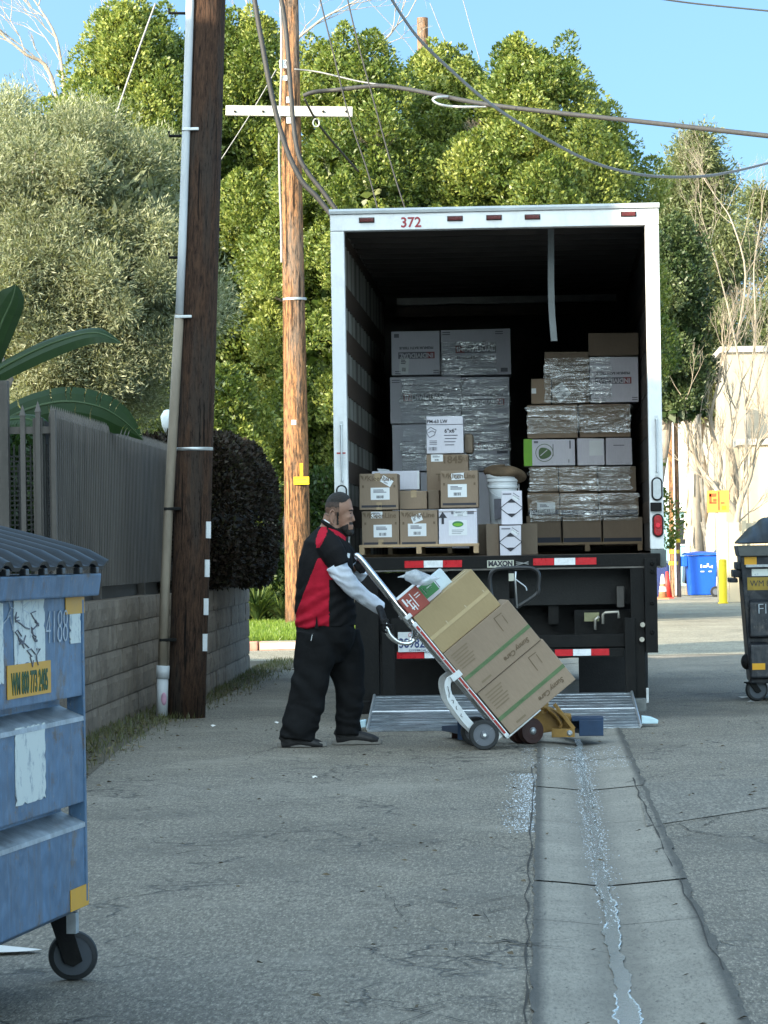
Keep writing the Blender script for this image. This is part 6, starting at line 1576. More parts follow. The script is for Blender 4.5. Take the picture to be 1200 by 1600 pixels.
b = MB(); b.prism([(k2(1158), zz(869)), (k2(1155), zz(852)), (W2 + .15, zz(852)), (W2 + .13, zz(869))], -.05, D2 + .05, 'y'); b.build('rim', M('dusty_dark_rim', (.1, .105, .1), .6, .1, .25, 6, .1), t2, bevel=.01)
b = MB(); b.box(k2(1168), W2 + .08, -.05, -.006, zz(886), zz(882)); b.build('pale_ledge', LEDGE, t2)
for y0, y1 in ((936, 998), (1002, 1062)):
    b = MB(); b.prism([(-.004, zz(y1)), (-.07, zz(y1) + .02), (-.05, zz(y0) - .03), (-.004, zz(y0))], k2(1172), W2, 'x'); b.build('pressed_panel', DDARK, t2, bevel=.012)
b = MB()
nr = 17
def lid2(u, v):
    x = k2(1156) + (W2 + .3) * u; rib = .014 * (1 / (1 + math.exp(-math.cos(2 * PI * ((u * nr) % 1)) * 6))) * min(1, v * 20) * min(1, u * 10)
    return (x, -.08 + (D2 + .14) * v, zz(851) + .02 + .30 * math.sin(min(1, v * 1.5) * PI / 2) ** .8 * (1 - (1 - min(1, u * 2.6)) ** 3) + rib)
b.grid(lid2, nr * 10, 16); o = b.build('lid', LIDP, t2, smooth=True); m = o.modifiers.new('s', 'SOLIDIFY'); m.thickness = .012; evaluated(o); smooth_angle(o, 50)
def st2(px0, py0, px1, py1, mat, nm, y=-.004):
    b = MB(); b.box(k2(px0), k2(px1), y - .002, y, zz(py1), zz(py0)); return b.build(nm, mat, t2)
st2(1166, 870, 1185, 882, ORANGE, 'orange_reflector'); st2(1175, 1036, 1195, 1046, ORANGE, 'orange_reflector', -.072)
OCH = M('ochre_sticker', (.33, .22, .03), .6, 0, .2, 9, 0, grime=.5); st2(1170, 902, 1230, 922, OCH, 'phone_sticker')
text('WM 800 773', .075, INK, t2, (k2(1174), -.0075, zz(912)), name='lettering', align='LEFT', sx=.9)
st2(1177, 889, 1215, 900, PEEL, 'torn_sticker')
text('Fl 4.', .13, CHALK, t2, (k2(1184), -.068, zz(952)), name='chalk_scrawl', align='LEFT', bold=-.003)
b = MB(); b.box(k2(1143), k2(1156), .1, .9, zz(910), zz(903)); b.box(k2(1149), k2(1168), .08, .95, zz(902), zz(890)); b.box(k2(1154), k2(1170), .05, 1.0, zz(889.6), zz(878)); b.build('fork_pocket', DDARK, t2, bevel=.008)
b = MB(); b.ell((k2(1168), .25, zz(1035)), (.05, .1, .07), 12, 8); b.build('corner_bumper', RUBBER, t2, smooth=True)
for x in (k2(1182), W2 - .2):
    caster(t2, (x, .1, zb), .1, .35, .03)

# ------------------------------------------------------------------ hand truck with its load
YH = 23.1
wp = G(757, 1171.5); YH = wp.y
KH = FPX / YH
TILT, YAW = R(38.8), R(8)
r_w = 23.5 / KH
ht = thing('hand_truck', 'tilted aluminium hand truck with red rails and a curved back handle', 'hand truck', (0, 0, 0))
Mh = Matrix.Rotation(YAW, 4, 'Z') @ Matrix.Rotation(-TILT, 4, 'Y')
ax_l = Vector((-.122, 0, .118))                               # axle in local coordinates (x forward, z up the rails)
wc = P(756, 1147.5, YH); wc.z = r_w
wy = -.235                                                    # near wheel offset
org = wc - (Mh.to_3x3() @ (ax_l + Vector((0, wy, 0))))
ht.matrix_world = Matrix.Translation(org) @ Mh
def HM(x, y, z): return org + Mh.to_3x3() @ Vector((x, y, z))
HW = .19                                                      # half width between rails
RH = 1.0
for s in (-1, 1):
    b = MB(); b.box(-.02, .012, s * HW - .022, s * HW + .022, .0, RH); rl = b.build('rail', ALU, ht, bevel=.004)
    b = MB(); b.box(-.012, .004, s * HW - (.026 if s < 0 else -.0222), s * HW + (.026 if s > 0 else -.0222), .03, RH - .03); b.build('red_insert', REDRAIL, rl)
    for z in (.15, .42, .68, .93):
        b = MB(); b.lathe([(.005, -.03), (.005, -.0265)], 8, axis='y'); b.build('rivet', GALV, rl, loc=(-.004, s * HW if s < 0 else s * HW + .056, z))
for z in (.1, .36, .62, .9):
    b = MB(); b.box(-.016, -.004, -HW + .023, HW - .023, z - .025, z + .025); b.build('cross_bar', ALU, ht, bevel=.003)
zt = 1.585
loop = [Vector((-.004, -HW, RH - .04)), Vector((-.003, -.13, 1.12)), Vector((.002, -.07, 1.3)), Vector((.006, -.058, 1.5)), Vector((.006, -.045, 1.57)), Vector((.004, 0, zt)), Vector((.006, .045, 1.57)), Vector((.006, .058, 1.5)), Vector((.002, .07, 1.3)), Vector((-.003, .13, 1.12)), Vector((-.004, HW, RH - .04))]
b = MB(); b.tube(catmull(loop, 6), .021, 14); b.build('top_handle', CHROME, ht, smooth=True)
for s in (-1, 1):
    b = MB(); b.box(-.03, .02, s * HW - .028, s * HW + .028, RH + .04, RH + .07); b.build('clamp', ALU, ht, bevel=.004)
# back loop handle (D shape, behind the rails)
dl = [(-.01, .93), (-.05, .905), (-.105, .905), (-.155, .955), (-.17, 1.03), (-.155, 1.08)]
b = MB()
for s in (-1, 1):
    b.tube(catmull([Vector((x, s * .1 if i else s * HW, z)) for i, (x, z) in enumerate(dl)], 6), .0145, 12)
b.tube([(dl[-1][0], -.1, dl[-1][1]), (dl[-1][0], .1, dl[-1][1])], .0145, 12)
b.build('back_handle', CHROME, ht, smooth=True)
b = MB(); b.box(.0, .285, -.2, .2, -.012, -.002); b.box(-.018, .0, -.2, .2, -.012, .16); b.build('toe_plate', ALU, ht, bevel=.003)
# curved stair climber brackets, axle and wheels
for s in (-1, 1):
    path = catmull([Vector((-.03, 0, .545)), Vector((-.075, 0, .545)), Vector((-.115, 0, .5)), Vector((-.14, 0, .42)), Vector((-.15, 0, .25)), Vector((-.135, 0, .11))], 6)
    b = MB(); vs = []
    for i, p in enumerate(path):
        d = (path[min(i+1, len(path)-1)] - path[max(i-1, 0)]).normalized(); nn = Vector((-d.z, 0, d.x)); w = .021 if i < len(path) * .5 else .026
        for yy in (-.012, .012): vs += [p + nn * w + Vector((0, yy, 0)), p - nn * w + Vector((0, yy, 0))]
    n = len(path); fs = []
    for i in range(n - 1):
        a = 4 * i; c = a + 4; fs += [(a, a+1, c+1, c), (a+3, a+2, c+2, c+3), (a+2, a, c, c+2), (a+1, a+3, c+3, c+1)]
    fs += [(0, 2, 3, 1), (4*n-4, 4*n-3, 4*n-1, 4*n-2)]
    b.add(vs, fs); br = b.build('wheel_bracket', WHITEM, ht, loc=(0, s * (HW - .005), 0), bevel=.003)
    if s < 0:
        g = random.Random(5)
        for k, i in enumerate((11, 13, 15, 18, 20, 22)):
            p = path[i]; q = MB(); q.tube([p + Vector((g.uniform(-.012, .0), -.0135, -.01)), p + Vector((g.uniform(-.01, .012), -.0135, .004)), p + Vector((g.uniform(.0, .012), -.0135, .014))], .0028, 4); q.build('marker_scrawl', INK, br)
    b = MB(); b.box(-.05, .03, s * HW - .034, s * HW + .034, .52, .565); b.build('clamp', WHITEM, ht, bevel=.004)
    b = MB(); b.box(-.13, -.02, s * (HW - .03) - .006, s * (HW - .03) + .006, .02, .06); b.box(-.15, -.09, s * (HW - .03) - .008, s * (HW - .03) + .008, .08, .15); b.build('axle_lug', ALU, ht)
    b = MB(); w = .03
    b.lathe([(r_w * .74, -w), (r_w * .95, -w), (r_w, -w * .6), (r_w, w * .6), (r_w * .95, w), (r_w * .74, w)], 40, axis='y', cap=False); wl = b.build('wheel', TYRE, ht, loc=(ax_l.x, s * .235, ax_l.z)); smooth_angle(wl, 40)
    b = MB(); b.lathe([(r_w * .74, -w * .8), (r_w * .68, -w * .5), (r_w * .3, -w * .4), (r_w * .24, -w * 1.15), (r_w * .1, -w * 1.2), (r_w * .1, w), (r_w * .74, w * .8)], 30, axis='y'); rm = b.build('rim', HUB, wl); smooth_angle(rm, 30)
    b = MB()
    for k in range(6):
        a = k * PI / 3; b.tube([(r_w * .28 * math.cos(a), -w * .55, r_w * .28 * math.sin(a)), (r_w * .7 * math.cos(a), -w * .6, r_w * .7 * math.sin(a))], .007, 5)
    b.build('spokes', M('pale_spokes', (.32, .33, .36), .5, .2, .1, 9, 0), wl)
    b = MB(); b.lathe([(.011, -w * 1.5), (.011, -w * 1.1)], 10, axis='y'); b.build('hub_nut', CHROME, wl)
b = MB(); b.cyl((ax_l.x, -.23, ax_l.z), (ax_l.x, .23, ax_l.z), .011, 10); b.build('axle', GALV, ht)
# cartons on the toe plate: things of their own, tilted with the truck
def tilt_box(name, label, x, z, w, h, d, mat, dy=0, bev=.006, group=None, cat='box'):
    t = thing(name, label, cat, (0, 0, 0), (0, 0, 0), group); t.matrix_world = Matrix.Translation(HM(x, dy, z)) @ Mh
    b = MB(); b.box(0, w, -d / 2, d / 2, 0, h); b.build('carton', mat, t, bevel=bev); return t, w, h, -d / 2 - .0012
def tface(t, w, h, yf, u0, v0, u1, v1, mat, nm, ang=0):
    b = MB(); hw, hh = (u1 - u0) * w / 2, (v1 - v0) * h / 2; b.box(-hw, hw, -.001, 0, -hh, hh); return b.build(nm, mat, t, loc=((u0 + u1) / 2 * w, yf, (v0 + v1) / 2 * h), rot=(0, ang, 0))
h1, h2, h3 = .358, .352, .315
def sunny(t, w, h, yf):
    tface(t, w, h, yf, 0.002, .315, .998, .39, GREENF, 'green_band')
    for k in range(5): tface(t, w, h, yf, .1 + .17 * k, .343, .1 + .17 * k + .11, .36, M('pale_band_print', (.17, .25, .13), .7, 0, .1, 9, 0) if 'pale_band_print' not in bpy.data.materials else bpy.data.materials['pale_band_print'], 'small_print')
    text('Sunny', .047, INKB, t, (.80 * w, yf - .0012, .17 * h), (PI / 2, PI, 0), 'lettering', shear=.25, bold=.001); text('Care', .047, INKB, t, (.60 * w, yf - .0012, .155 * h), (PI / 2, PI, 0), 'lettering', shear=.25, bold=.001)
    b = MB(); b.box(-.046, -.04, -.001, 0, -.055, .055); b.box(-.046, .02, -.001, 0, .05, .056); b.box(.012, .016, -.001, 0, -.03, .04); b.build('corner_mark', INKB, t, loc=(.80 * w, yf, .74 * h), rot=(0, .05, 0))
    for k in range(6): tface(t, w, h, yf, .06, .86 - .065 * k, .30 - .02 * (k % 3), .885 - .065 * k, M('faint_print', (.2, .15, .1), .8, 0, .1, 9, 0) if 'faint_print' not in bpy.data.materials else bpy.data.materials['faint_print'], 'small_print')
    tface(t, w, h, yf, .14, .08, .28, .12, bpy.data.materials['faint_print'], 'small_print')
g_ = 'brown cartons with green bands on the hand truck'
t, w, h, yf = tilt_box('banded_carton', 'lowest brown carton with a green band on the hand truck toe', .022, .0, .578, h1, .42, CARDG, 0, .006, g_); sunny(t, w, h, yf)
t, w, h, yf = tilt_box('banded_carton', 'brown carton with a green band in the middle of the hand truck load', .0145, h1 + .002, .574, h2, .42, CARDG, -.01, .006, g_); sunny(t, w, h, yf)
t, w, h, yf = tilt_box('tan_carton', 'plain tan carton strapped with clear tape on top of the hand truck load', .016, h1 + h2 + .004, .515, h3, .40, CARDT, .0, .006); 
tface(t, w, h, yf, .002, .36, .998, .44, M('clear_tape', (.42, .32, .17), .3, 0, .1, 9, 0), 'tape_strip')
for u in (.3, .62, .93): tface(t, w, h, yf, u, .40, u + .012, .5, M('tape_glint', (.5, .42, .28), .25, 0, .1, 9, 0) if u == .3 else bpy.data.materials['tape_glint'], 'tape_glint_mark')  # glints on the tape painted as narrow pale slivers
b = MB(); b.box(.02, w - .02, -.03, .03, 0, .0012); b.build('tape_strip', bpy.data.materials['clear_tape'], t, loc=(0, 0, h + .0006))
zt3 = h1 + h2 + h3 + .006
t, w, h, yf = tilt_box('printed_box', 'small dull red printed box lying on the tan carton', .012, zt3, .158, .155, .2, M('dull_red_box', (.27, .06, .045), .6, 0, .15, 6, .05), -.09, .004)
tface(t, w, h, yf, .12, .5, .2, .9, PAPER, 'white_print'); text('APLI', .05, PAPER, t, (.34 * w, yf - .0015, .38 * h), (PI / 2, PI / 2, 0), 'lettering') if False else None
for (u0, v0, u1, v1) in ((.28, .2, .33, .78), (.4, .12, .44, .5), (.52, .2, .56, .9), (.66, .56, .9, .6), (.66, .68, .9, .72), (.24, .28, .46, .33), (.24, .6, .46, .66)): tface(t, w, h, yf, u0, v0, u1, v1, PAPER, 'white_print')
b = MB(); b.box(.0, w, -.1, .1, 0, .004); b.build('pale_top', PAPER, t, loc=(0, 0, h + .0005))
t, w, h, yf = tilt_box('printed_box', 'small white box with a green panel beside the red printed box', .175, zt3, .115, .13, .14, CARDW, -.02, .004)
tface(t, w, h, yf, .02, .2, .98, .95, GREENINK, 'green_panel'); 
for (u0, v0, u1, v1) in ((.15, .4, .2, .8), (.3, .5, .7, .55), (.4, .62, .75, .67)): tface(t, w, h, yf, u0, v0, u1, v1, PAPER, 'white_print')
t, w, h, yf = tilt_box('small_white_box', 'small plain pale box at the right of the green panelled box', .29, zt3, .1, .12, .12, M('pale_blue_carton', (.5, .6, .66), .6, 0, .08, 6, .05), .05, .004)
tface(t, w, h, yf, .1, .2, .16, .8, INKG, 'small_print')
# plastic bag, crumpled translucent
def mat_bag():
    s = NT('thin_plastic'); s.base((.75, .8, .86)); s.set(.25, 0, .5, s.bump(s.noise(16, s.coord(), 6, .7, 1.5), .8, .03))
    tr = s.n('ShaderNodeBsdfTransparent'); mx = s.n('ShaderNodeMixShader'); mx.inputs[0].default_value = .5; s.l(tr.outputs[0], mx.inputs[1]); s.l(s.b.outputs[0], mx.inputs[2]); s.l(mx.outputs[0], s.out.inputs[0]); return s.m
BAG = mat_bag()
q = P(650, 897, YH); b = MB(); g = random.Random(2)
pts_px = [(612, 903), (628, 897), (645, 893), (668, 893), (690, 903)]
def bagf(u, v):
    th = 2 * PI * u; k = math.sin(PI * v) ** .7
    x = .11 * (v - .5) * 2; r = (.026 + .028 * math.sin(PI * v * .9 + .4)) * (1 if v > .18 else .5)
    n1 = mnoise.fractal(Vector((math.cos(th) * .8, math.sin(th) * .8, v * 3)), 1, 2, 4)
    rr = max(.004, r * k * (1 + .3 * n1)); return (x * 1.3, rr * 1.6 * math.sin(th), rr * math.cos(th) * .9 + .01 * math.sin(v * 7))
b.grid(bagf, 40, 44); o = b.build('plastic_bag', BAG, smooth=True, loc=(P(655, 903, YH).x, YH - .06, P(655, 903, YH).z), rot=(0, .05, .1)); tag(o, 'crumpled clear plastic bag draped behind the small printed boxes', 'bag')

# ------------------------------------------------------------------ pallet jack behind the hand truck
jq = G(829, 1163); YJ = jq.y + .05; KJ = FPX / YJ
pj = thing('pallet_jack', 'pallet jack with yellow linkage, navy forks and a black loop handle', 'pallet jack', (jq.x, YJ, 0))
jp = lambda px, py, off=0.0: Vector((P(px, py, YJ - off).x - jq.x, -off, P(px, py, YJ - off).z))
rj = 20.5 / KJ
for dy, px in ((0, 829), (.1, 812)):
    c = jp(px, 1140.5, 0); b = MB(); w = .032
    b.lathe([(rj * .5, -w), (rj * .94, -w), (rj, -w * .6), (rj, w * .6), (rj * .94, w), (rj * .5, w)], 32, axis='y', cap=False); wl = b.build('steer_wheel', BROWNWH, pj, loc=(c.x, dy, rj), rot=(0, 0, .55)); smooth_angle(wl, 40)
    b = MB(); b.lathe([(rj * .62, -w * 1.02), (rj * .55, -w * 1.05), (rj * .5, -w * .7), (rj * .5, w)], 24, axis='y'); b.build('rim', BROWNWH, wl)
    b = MB(); b.ell((0, -w * .9, 0), (rj * .3, .02, rj * .3), 14, 8); b.build('hub_cap', GALV, wl, smooth=True)
def jbox(nm, px0, py0, px1, py1, y0, y1, mat, bev=.004):
    a, c = jp(px0, py1), jp(px1, py0); b = MB(); b.box(a.x, c.x, y0, y1, max(a.z, .004), c.z); return b.build(nm, mat, pj, bevel=bev)
b = MB(); p = [jp(*q) for q in ((829, 1085), (848, 1112), (893, 1118), (893, 1140), (845, 1147), (828, 1128))]; b.prism([(v.x, v.z) for v in p], .1, .3, 'y'); b.build('pump_base', YELLOWM, pj, bevel=.006)
a = jbox('link_block', 862, 1138, 898, 1152, -.03, .02, YELLOWM); 
b = MB(); c = jp(890, 1145); b.lathe([(.012, -.04), (.02, -.032), (.02, -.0305)], 14, axis='y'); b.build('pivot_bolt', GALV, a, loc=(c.x, 0, c.z))
b = MB(); p0, p1 = jp(866, 1100), jp(897, 1139); d = (p1 - p0).normalized(); n = Vector((-d.z, 0, d.x)) * .013
b.prism([((p0 + n).x, (p0 + n).z), ((p1 + n).x, (p1 + n).z), ((p1 - n).x, (p1 - n).z), ((p0 - n).x, (p0 - n).z)], -.03, .03, 'y'); b.build('lift_link', YELLOWM, pj, bevel=.003)
b = MB(); b.tube(catmull([jp(855, 1108), jp(868, 1118), jp(877, 1132), jp(874, 1138)], 5), .012, 8, T=Matrix.Translation((0, .02, 0))); b.tube(catmull([jp(840, 1105), jp(862, 1110), jp(884, 1124)], 5), .016, 8, T=Matrix.Translation((0, .08, 0))); b.build('pump_arm', YELLOWM, pj, smooth=True)
b = MB(); c = jp(846, 1098); b.cyl((c.x, .12, c.z - .08), (c.x, .12, c.z + .12), .05, 18); b.build('pump_cylinder', YELLOWM, pj, smooth=False)
jbox('fork_cross_plate', 893, 1121, 943, 1127, .0, .25, BLUEM); jbox('fork_heel', 905, 1125, 942.5, 1150, -.02, .12, BLUEM)
# forks run away from the camera and a little to the left
for px in (925, 742):
    a = jp(px, 1140, 0); L = .95; dx = -.18
    b = MB(); w = .08; b.add([(a.x - w, .1, .06), (a.x + w, .1, .06), (a.x + w + dx, L, .05), (a.x - w + dx, L, .05), (a.x - w, .1, .135), (a.x + w, .1, .135), (a.x + w + dx, L, .085), (a.x - w + dx, L, .085)], [(0, 3, 2, 1), (4, 5, 6, 7), (0, 1, 5, 4), (1, 2, 6, 5), (2, 3, 7, 6), (3, 0, 4, 7)]); f = b.build('fork', BLUEM, pj, bevel=.006)
    b = MB(); b.lathe([(.04, -.03), (.04, .03)], 14, axis='x'); b.build('load_roller', BROWNWH, f, loc=(a.x + dx * .85, L - .14, .042))
jbox('fork_heel', 715, 1121, 752, 1156, .0, .14, BLUEM); a = jp(715, 1124); c = jp(943, 1124)
b = MB(); b.box(a.x, c.x, .155, .2, .09, .16); b.build('yoke', BLUEM, pj, bevel=.004)
# tow bar and loop handle
b = MB(); c0, c1 = jp(838, 1095), jp(800, 935); b.tube([c0 + Vector((0, .1, 0)), c1 + Vector((0, .02, 0))], .019, 12); b.tube([c1 + Vector((0, .02, 0)), jp(799, 888) + Vector((0, .02, 0))], .019, 12); b.build('tow_bar', BLACKP, pj, smooth=True)
lp_ = [(806, 950), (838, 929), (841, 915), (842, 898), (836, 890), (822, 887), (785, 888), (772, 891), (766, 900), (766, 918), (770, 936), (782, 948), (800, 957)]
b = MB(); b.tube(catmull([jp(x, y) for x, y in lp_], 6), .0135, 12); b.build('loop_handle', M('black_grip', (.025, .026, .028), .35, .1, .15, 6, .05), pj, smooth=True)
jbox('lever_block', 795, 896, 803, 908, -.03, .0, M('cream_block', (.45, .45, .38), .5, 0, .1, 9, 0), .002)
b = MB(); b.tube(catmull([jp(804, 904, .03), jp(812, 910, .03), jp(821, 917, .03), jp(823, 923, .03)], 5), .0045, 8); b.tube([jp(806, 893, .03), jp(805, 905, .03), jp(808, 950, .03)], .006, 8); b.build('release_lever', ALU, pj, smooth=True)
# ------------------------------------------------------------------ the man
YM = 23.75; KM = FPX / YM
og_ = G(505, 1168); mo = Vector((og_.x, YM, 0))
def mp(px, py, lat=0.0):      # lat: metres towards the camera (his right side is nearer)
    q = P(px, py, YM); return Vector((q.x - mo.x, -lat, q.z))
def rr(px): return px / KM
def body_tube(b, pts, n=20):  # (px, py, lat, half width in px across the picture plane, half depth in m)
    b.tube([mp(x, y, l) for x, y, l, w, d in pts], [(rr(w), d) for x, y, l, w, d in pts], n, lat=(0, -1, 0))
person = bpy.data.objects.new('person', None); C.objects.link(person); person.location = mo
bpy.data.objects.remove(person)
# --- skin: head, neck, upper chest under the shirt and the near upper arms, one surface
b = MB()
hc = mp(529, 800)
hr = Matrix.Rotation(R(8), 3, 'Y')
b.ell(mp(529.5, 793), (rr(21.5), .073, rr(23.5)), 24, 18, rot=hr)          # skull
b.ell(mp(536.5, 807), (rr(15), .06, rr(22)), 20, 14, rot=hr)            # face
b.ell(mp(540, 821), (rr(11.5), .05, rr(11.5)), 16, 12)                     # jaw
b.tube([mp(548, 798), mp(551.5, 808), mp(553, 812.5), mp(548.5, 815)], [.008, .0105, .0125, .009], 10)   # nose
b.ell(mp(547.5, 796), (rr(5), .04, rr(3.2)), 12, 8)                    # brow
b.ell(mp(549.5, 822), (rr(3.6), .022, rr(1.7)), 10, 8); b.ell(mp(549, 825.5), (rr(3.6), .02, rr(1.8)), 10, 8)  # lips
b.ell(mp(545, 831), (rr(7), .035, rr(6)), 12, 8)                       # chin
for s in (-1, 1): b.ell(mp(544, 808, s * .034), (rr(5.5), .022, rr(5)), 10, 8)   # cheekbones
b.tube([mp(522, 806), mp(517, 824), mp(510, 846)], [(rr(15.5), .06), (rr(16.5), .066), (rr(24), .09)], 20, lat=(0, -1, 0))   # neck
b.tube([mp(509, 850), mp(508, 880), mp(508, 930), mp(509, 1000)], [(rr(26), .12), (rr(32), .16), (rr(34), .15), (rr(32), .13)], 20, lat=(0, -1, 0))
b.tube([mp(512, 852, .17), mp(541, 910, .21), mp(598, 950, .14)], [.05, .04, .03], 14)      # near arm inside the sleeve
b.tube([mp(520, 852, -.17), mp(545, 892, -.22), mp(560, 884, -.14)], [.05, .04, .03], 14)   # far arm
for (l, leg) in ((.1, [(498, 1000, 18), (486, 1065, 13), (468, 1145, 10)]), (-.1, [(526, 1000, 18), (541, 1068, 13), (540, 1142, 10)])):
    b.tube([mp(x, y, l) for x, y, w in leg], [rr(w) for x, y, w in leg], 14)
body = b.build('person', SKIN, loc=mo); remesh(body, .0042, 7, .5)
tag(body, 'bearded man in red and black polo shirt holding the tilted hand truck', 'person')
# eye socket, eyes, brows and ears
for s in (1, -1):
    b = MB(); b.ell((0, 0, 0), (.006, .0115, .006), 12, 8); b.build('eye', M('eye_dark', (.03, .02, .018), .2, 0, .1, 9, 0), body, loc=mp(547.5, 802.5, s * .03), smooth=True)
    b = MB(); b.tube([mp(545.5, 798.5, s * .046), mp(549.3, 797, s * .034), mp(551.3, 797.8, s * .015)], [.003, .0045, .003], 8); b.build('eyebrow', HAIR, body, smooth=True)
    b = MB(); b.tube([mp(545.5, 801, s * .042), mp(549.2, 801, s * .033), mp(550.6, 801.6, s * .022)], [.002, .003, .002], 6); b.build('eyelid', SKIN, body, smooth=True)
    b = MB()
    ear = [mp(524, 801, s * .077), mp(520.5, 797, s * .084), mp(517, 801, s * .088), mp(516.5, 809, s * .086), mp(519.5, 817, s * .081), mp(523, 819.5, s * .076)]
    b.tube(catmull(ear, 5), .0055, 8); b.ell(mp(520.8, 808, s * .077), (rr(3.6), .008, rr(9)), 12, 8, rot=Matrix.Rotation(R(10), 3, 'Y')); e = b.build('ear', SKIN, body, smooth=True)
    remesh(e, .0025, 4, .5)
# hair cap: dark on top, faded on the sides; beard
def shell(name, mat, keep, grow, parent=body, src=None, jit=0.0):
    me0 = (src or body).data; n = len(me0.vertices); co = np.empty(n * 3); me0.vertices.foreach_get('co', co); co = co.reshape(-1, 3)
    no = np.empty(n * 3); me0.vertices.foreach_get('normal', no); no = no.reshape(-1, 3)
    kf = [p for p in me0.polygons if keep(p.center)]
    idx = sorted({v for p in kf for v in p.vertices}); mp_ = {v: i for i, v in enumerate(idx)}
    b = MB(); g_ = grow if callable(grow) else (lambda c: grow)
    b.add([Vector(co[v]) + Vector(no[v]) * (g_(Vector(co[v])) + (jit * mnoise.noise(Vector(co[v]) * 90))) for v in idx], [tuple(mp_[v] for v in p.vertices) for p in kf])
    return b.build(name, mat, parent, smooth=True, fix=False)
def pxz(c):                     # local point back to photo pixels (good enough near the plane)
    w = Vector((c.x + mo.x, YM, c.z)); v = RW.transposed() @ (w - Vector((0, 0, HC))); return CW / 2 - v.x / v.z * FPX, CH / 2 + v.y / v.z * FPX
def hairline(c):
    x, y = pxz(c); lim = 785 + 1.5 * mnoise.noise(c * 60) + (0 if x < 538 else -(x - 538) * .7)
    return y < lim and x < 549.5 and y < 850 and not (x > 545 and y > 779)
def fadezone(c):
    x, y = pxz(c); return 784 <= y < 806 + 3 * mnoise.noise(c * 50) and x < 531 and not (x > 526 and y > 800) 
shell('hair', HAIR, hairline, lambda c: .0022 + .004 * max(0, min(1, (785 - pxz(c)[1]) / 12)), jit=.0012)
shell('hair_fade', HAIRD, lambda c: fadezone(c) and pxz(c)[1] < 793 + 2 * mnoise.noise(c * 80), .0022, jit=.0012)
shell('hair_fade', FADE, lambda c: fadezone(c) and pxz(c)[1] >= 790, .001, jit=.0008)
def beardzone(c):
    x, y = pxz(c)
    return (y > 817 + (548 - x) * .42 and x > 521 and y < 840 and x > 527 - (0) and not (x > 544.5 and y < 827.5)) or (816.3 < y < 819.6 and x > 545.5 and x < 552.5) or (526.5 < x < 530 and 800 < y < 820)
bd = shell('beard', HAIR, beardzone, lambda c: .002 + .0055 * max(0, min(1, (pxz(c)[1] - 822) / 10)), jit=.004)
# --- polo shirt
b = MB()
body_tube(b, [(516, 824, 0, 18, .072), (515, 834, 0, 26, .13), (512, 850, 0, 37, .205), (509, 880, 0, 43, .225), (508, 915, 0, 45.5, .22), (508, 945, 0, 47, .21), (509, 966, 0, 48, .205), (509.5, 979, 0, 48, .2)], 28)
for s, A, Bp in ((1, (513, 849, .18), (534, 885, .235)), (-1, (523, 853, -.17), (545, 882, -.23))):
    b.tube([mp(*A), mp((A[0] + Bp[0]) / 2 + 1, (A[1] + Bp[1]) / 2 - 1, (A[2] + Bp[2]) / 2 + s * .02), mp(*Bp)], [(rr(24), .078), (rr(21), .076), (rr(19), .071)], 18)
sh = b.build('polo_shirt', BLACKC, body); remesh(sh, .0065, 6, .5)
me = sh.data
NR = [v.normal.copy() for v in me.vertices]
for v in me.vertices:
    c = v.co.copy(); x, y = pxz(c)
    f = mnoise.fractal(Vector((c.x * 5 + c.z * 5, c.y * 5, c.z * 9 - c.x * 8)), 1, 2, 3)
    amp = .009 * min(1, max(.25, (y - 850) / 90))
    fold = .006 * math.sin((y - 930) * .34 + (x - 500) * .16 + 3 * mnoise.noise(c * 5)) * max(0, min(1, (y - 905) / 40)) * (1 if c.y < 0 else .4)
    v.co = c + NR[v.index] * (f * amp + fold)
me.materials.append(REDC)
def redpanel(c, nrm):
    x, y = pxz(c)
    if c.y > .06 and y > 880: return False
    if y > 872:            # side panel: widening downwards
        lo = 500 - (y - 872) * .42; hi = 504 + (y - 872) * .75
        hi = min(hi, 517 + max(0, (915 - y)) * .02) if y > 905 else min(hi, 523)
        if y > 868 and lo < x < hi and c.y < .05: return True
    # raglan flash on the back of the shoulder, and the collar flash in front
    if 819 < y < 856 and c.y < .0 and abs(x - (508 - (y - 820) * .22)) < 2.5 + min(4.5, (y - 819) * .4) * (1 if y < 845 else max(.2, (856 - y) / 11)): return True
    if abs((y - 823) - (x - 515) * .72) < 3.4 and 514 < x < 541 and c.y < .03 and y < 850: return True
    return False
for p in me.polygons:
    p.use_smooth = True
    if redpanel(p.center, p.normal): p.material_index = 1
b = MB()                                         # collar and hem slit
b.tube(catmull([mp(504, 814, .0), mp(508, 817, .055), mp(521, 826, .072), mp(534, 836, .05), mp(540, 841, 0), mp(534, 836, -.05), mp(521, 826, -.072), mp(508, 817, -.055)] + [mp(504, 814, 0)], 5), [(.011, .014)] * 41, 10)
b.build('collar', BLACKC, body, smooth=True)
b = MB(); b.tube(catmull([mp(505.5, 811, .0), mp(509, 813.5, .05), mp(516, 818, .062)], 5), .005, 8); b.build('undershirt_edge', PAPER, body, smooth=True)
b = MB(); b.prism([(mp(498, 962).x, mp(498, 962).z), (mp(500.5, 981).x, mp(500.5, 981).z), (mp(495, 981).x, mp(495, 981).z)], -.214, -.2, 'y'); b.build('hem_slit', TROUS, body)
b = MB(); b.box(-.012, .012, -.002, .002, -.016, .016); b.build('badge', PAPER, body, loc=mp(546, 868, .12), rot=(0, .2, .9))
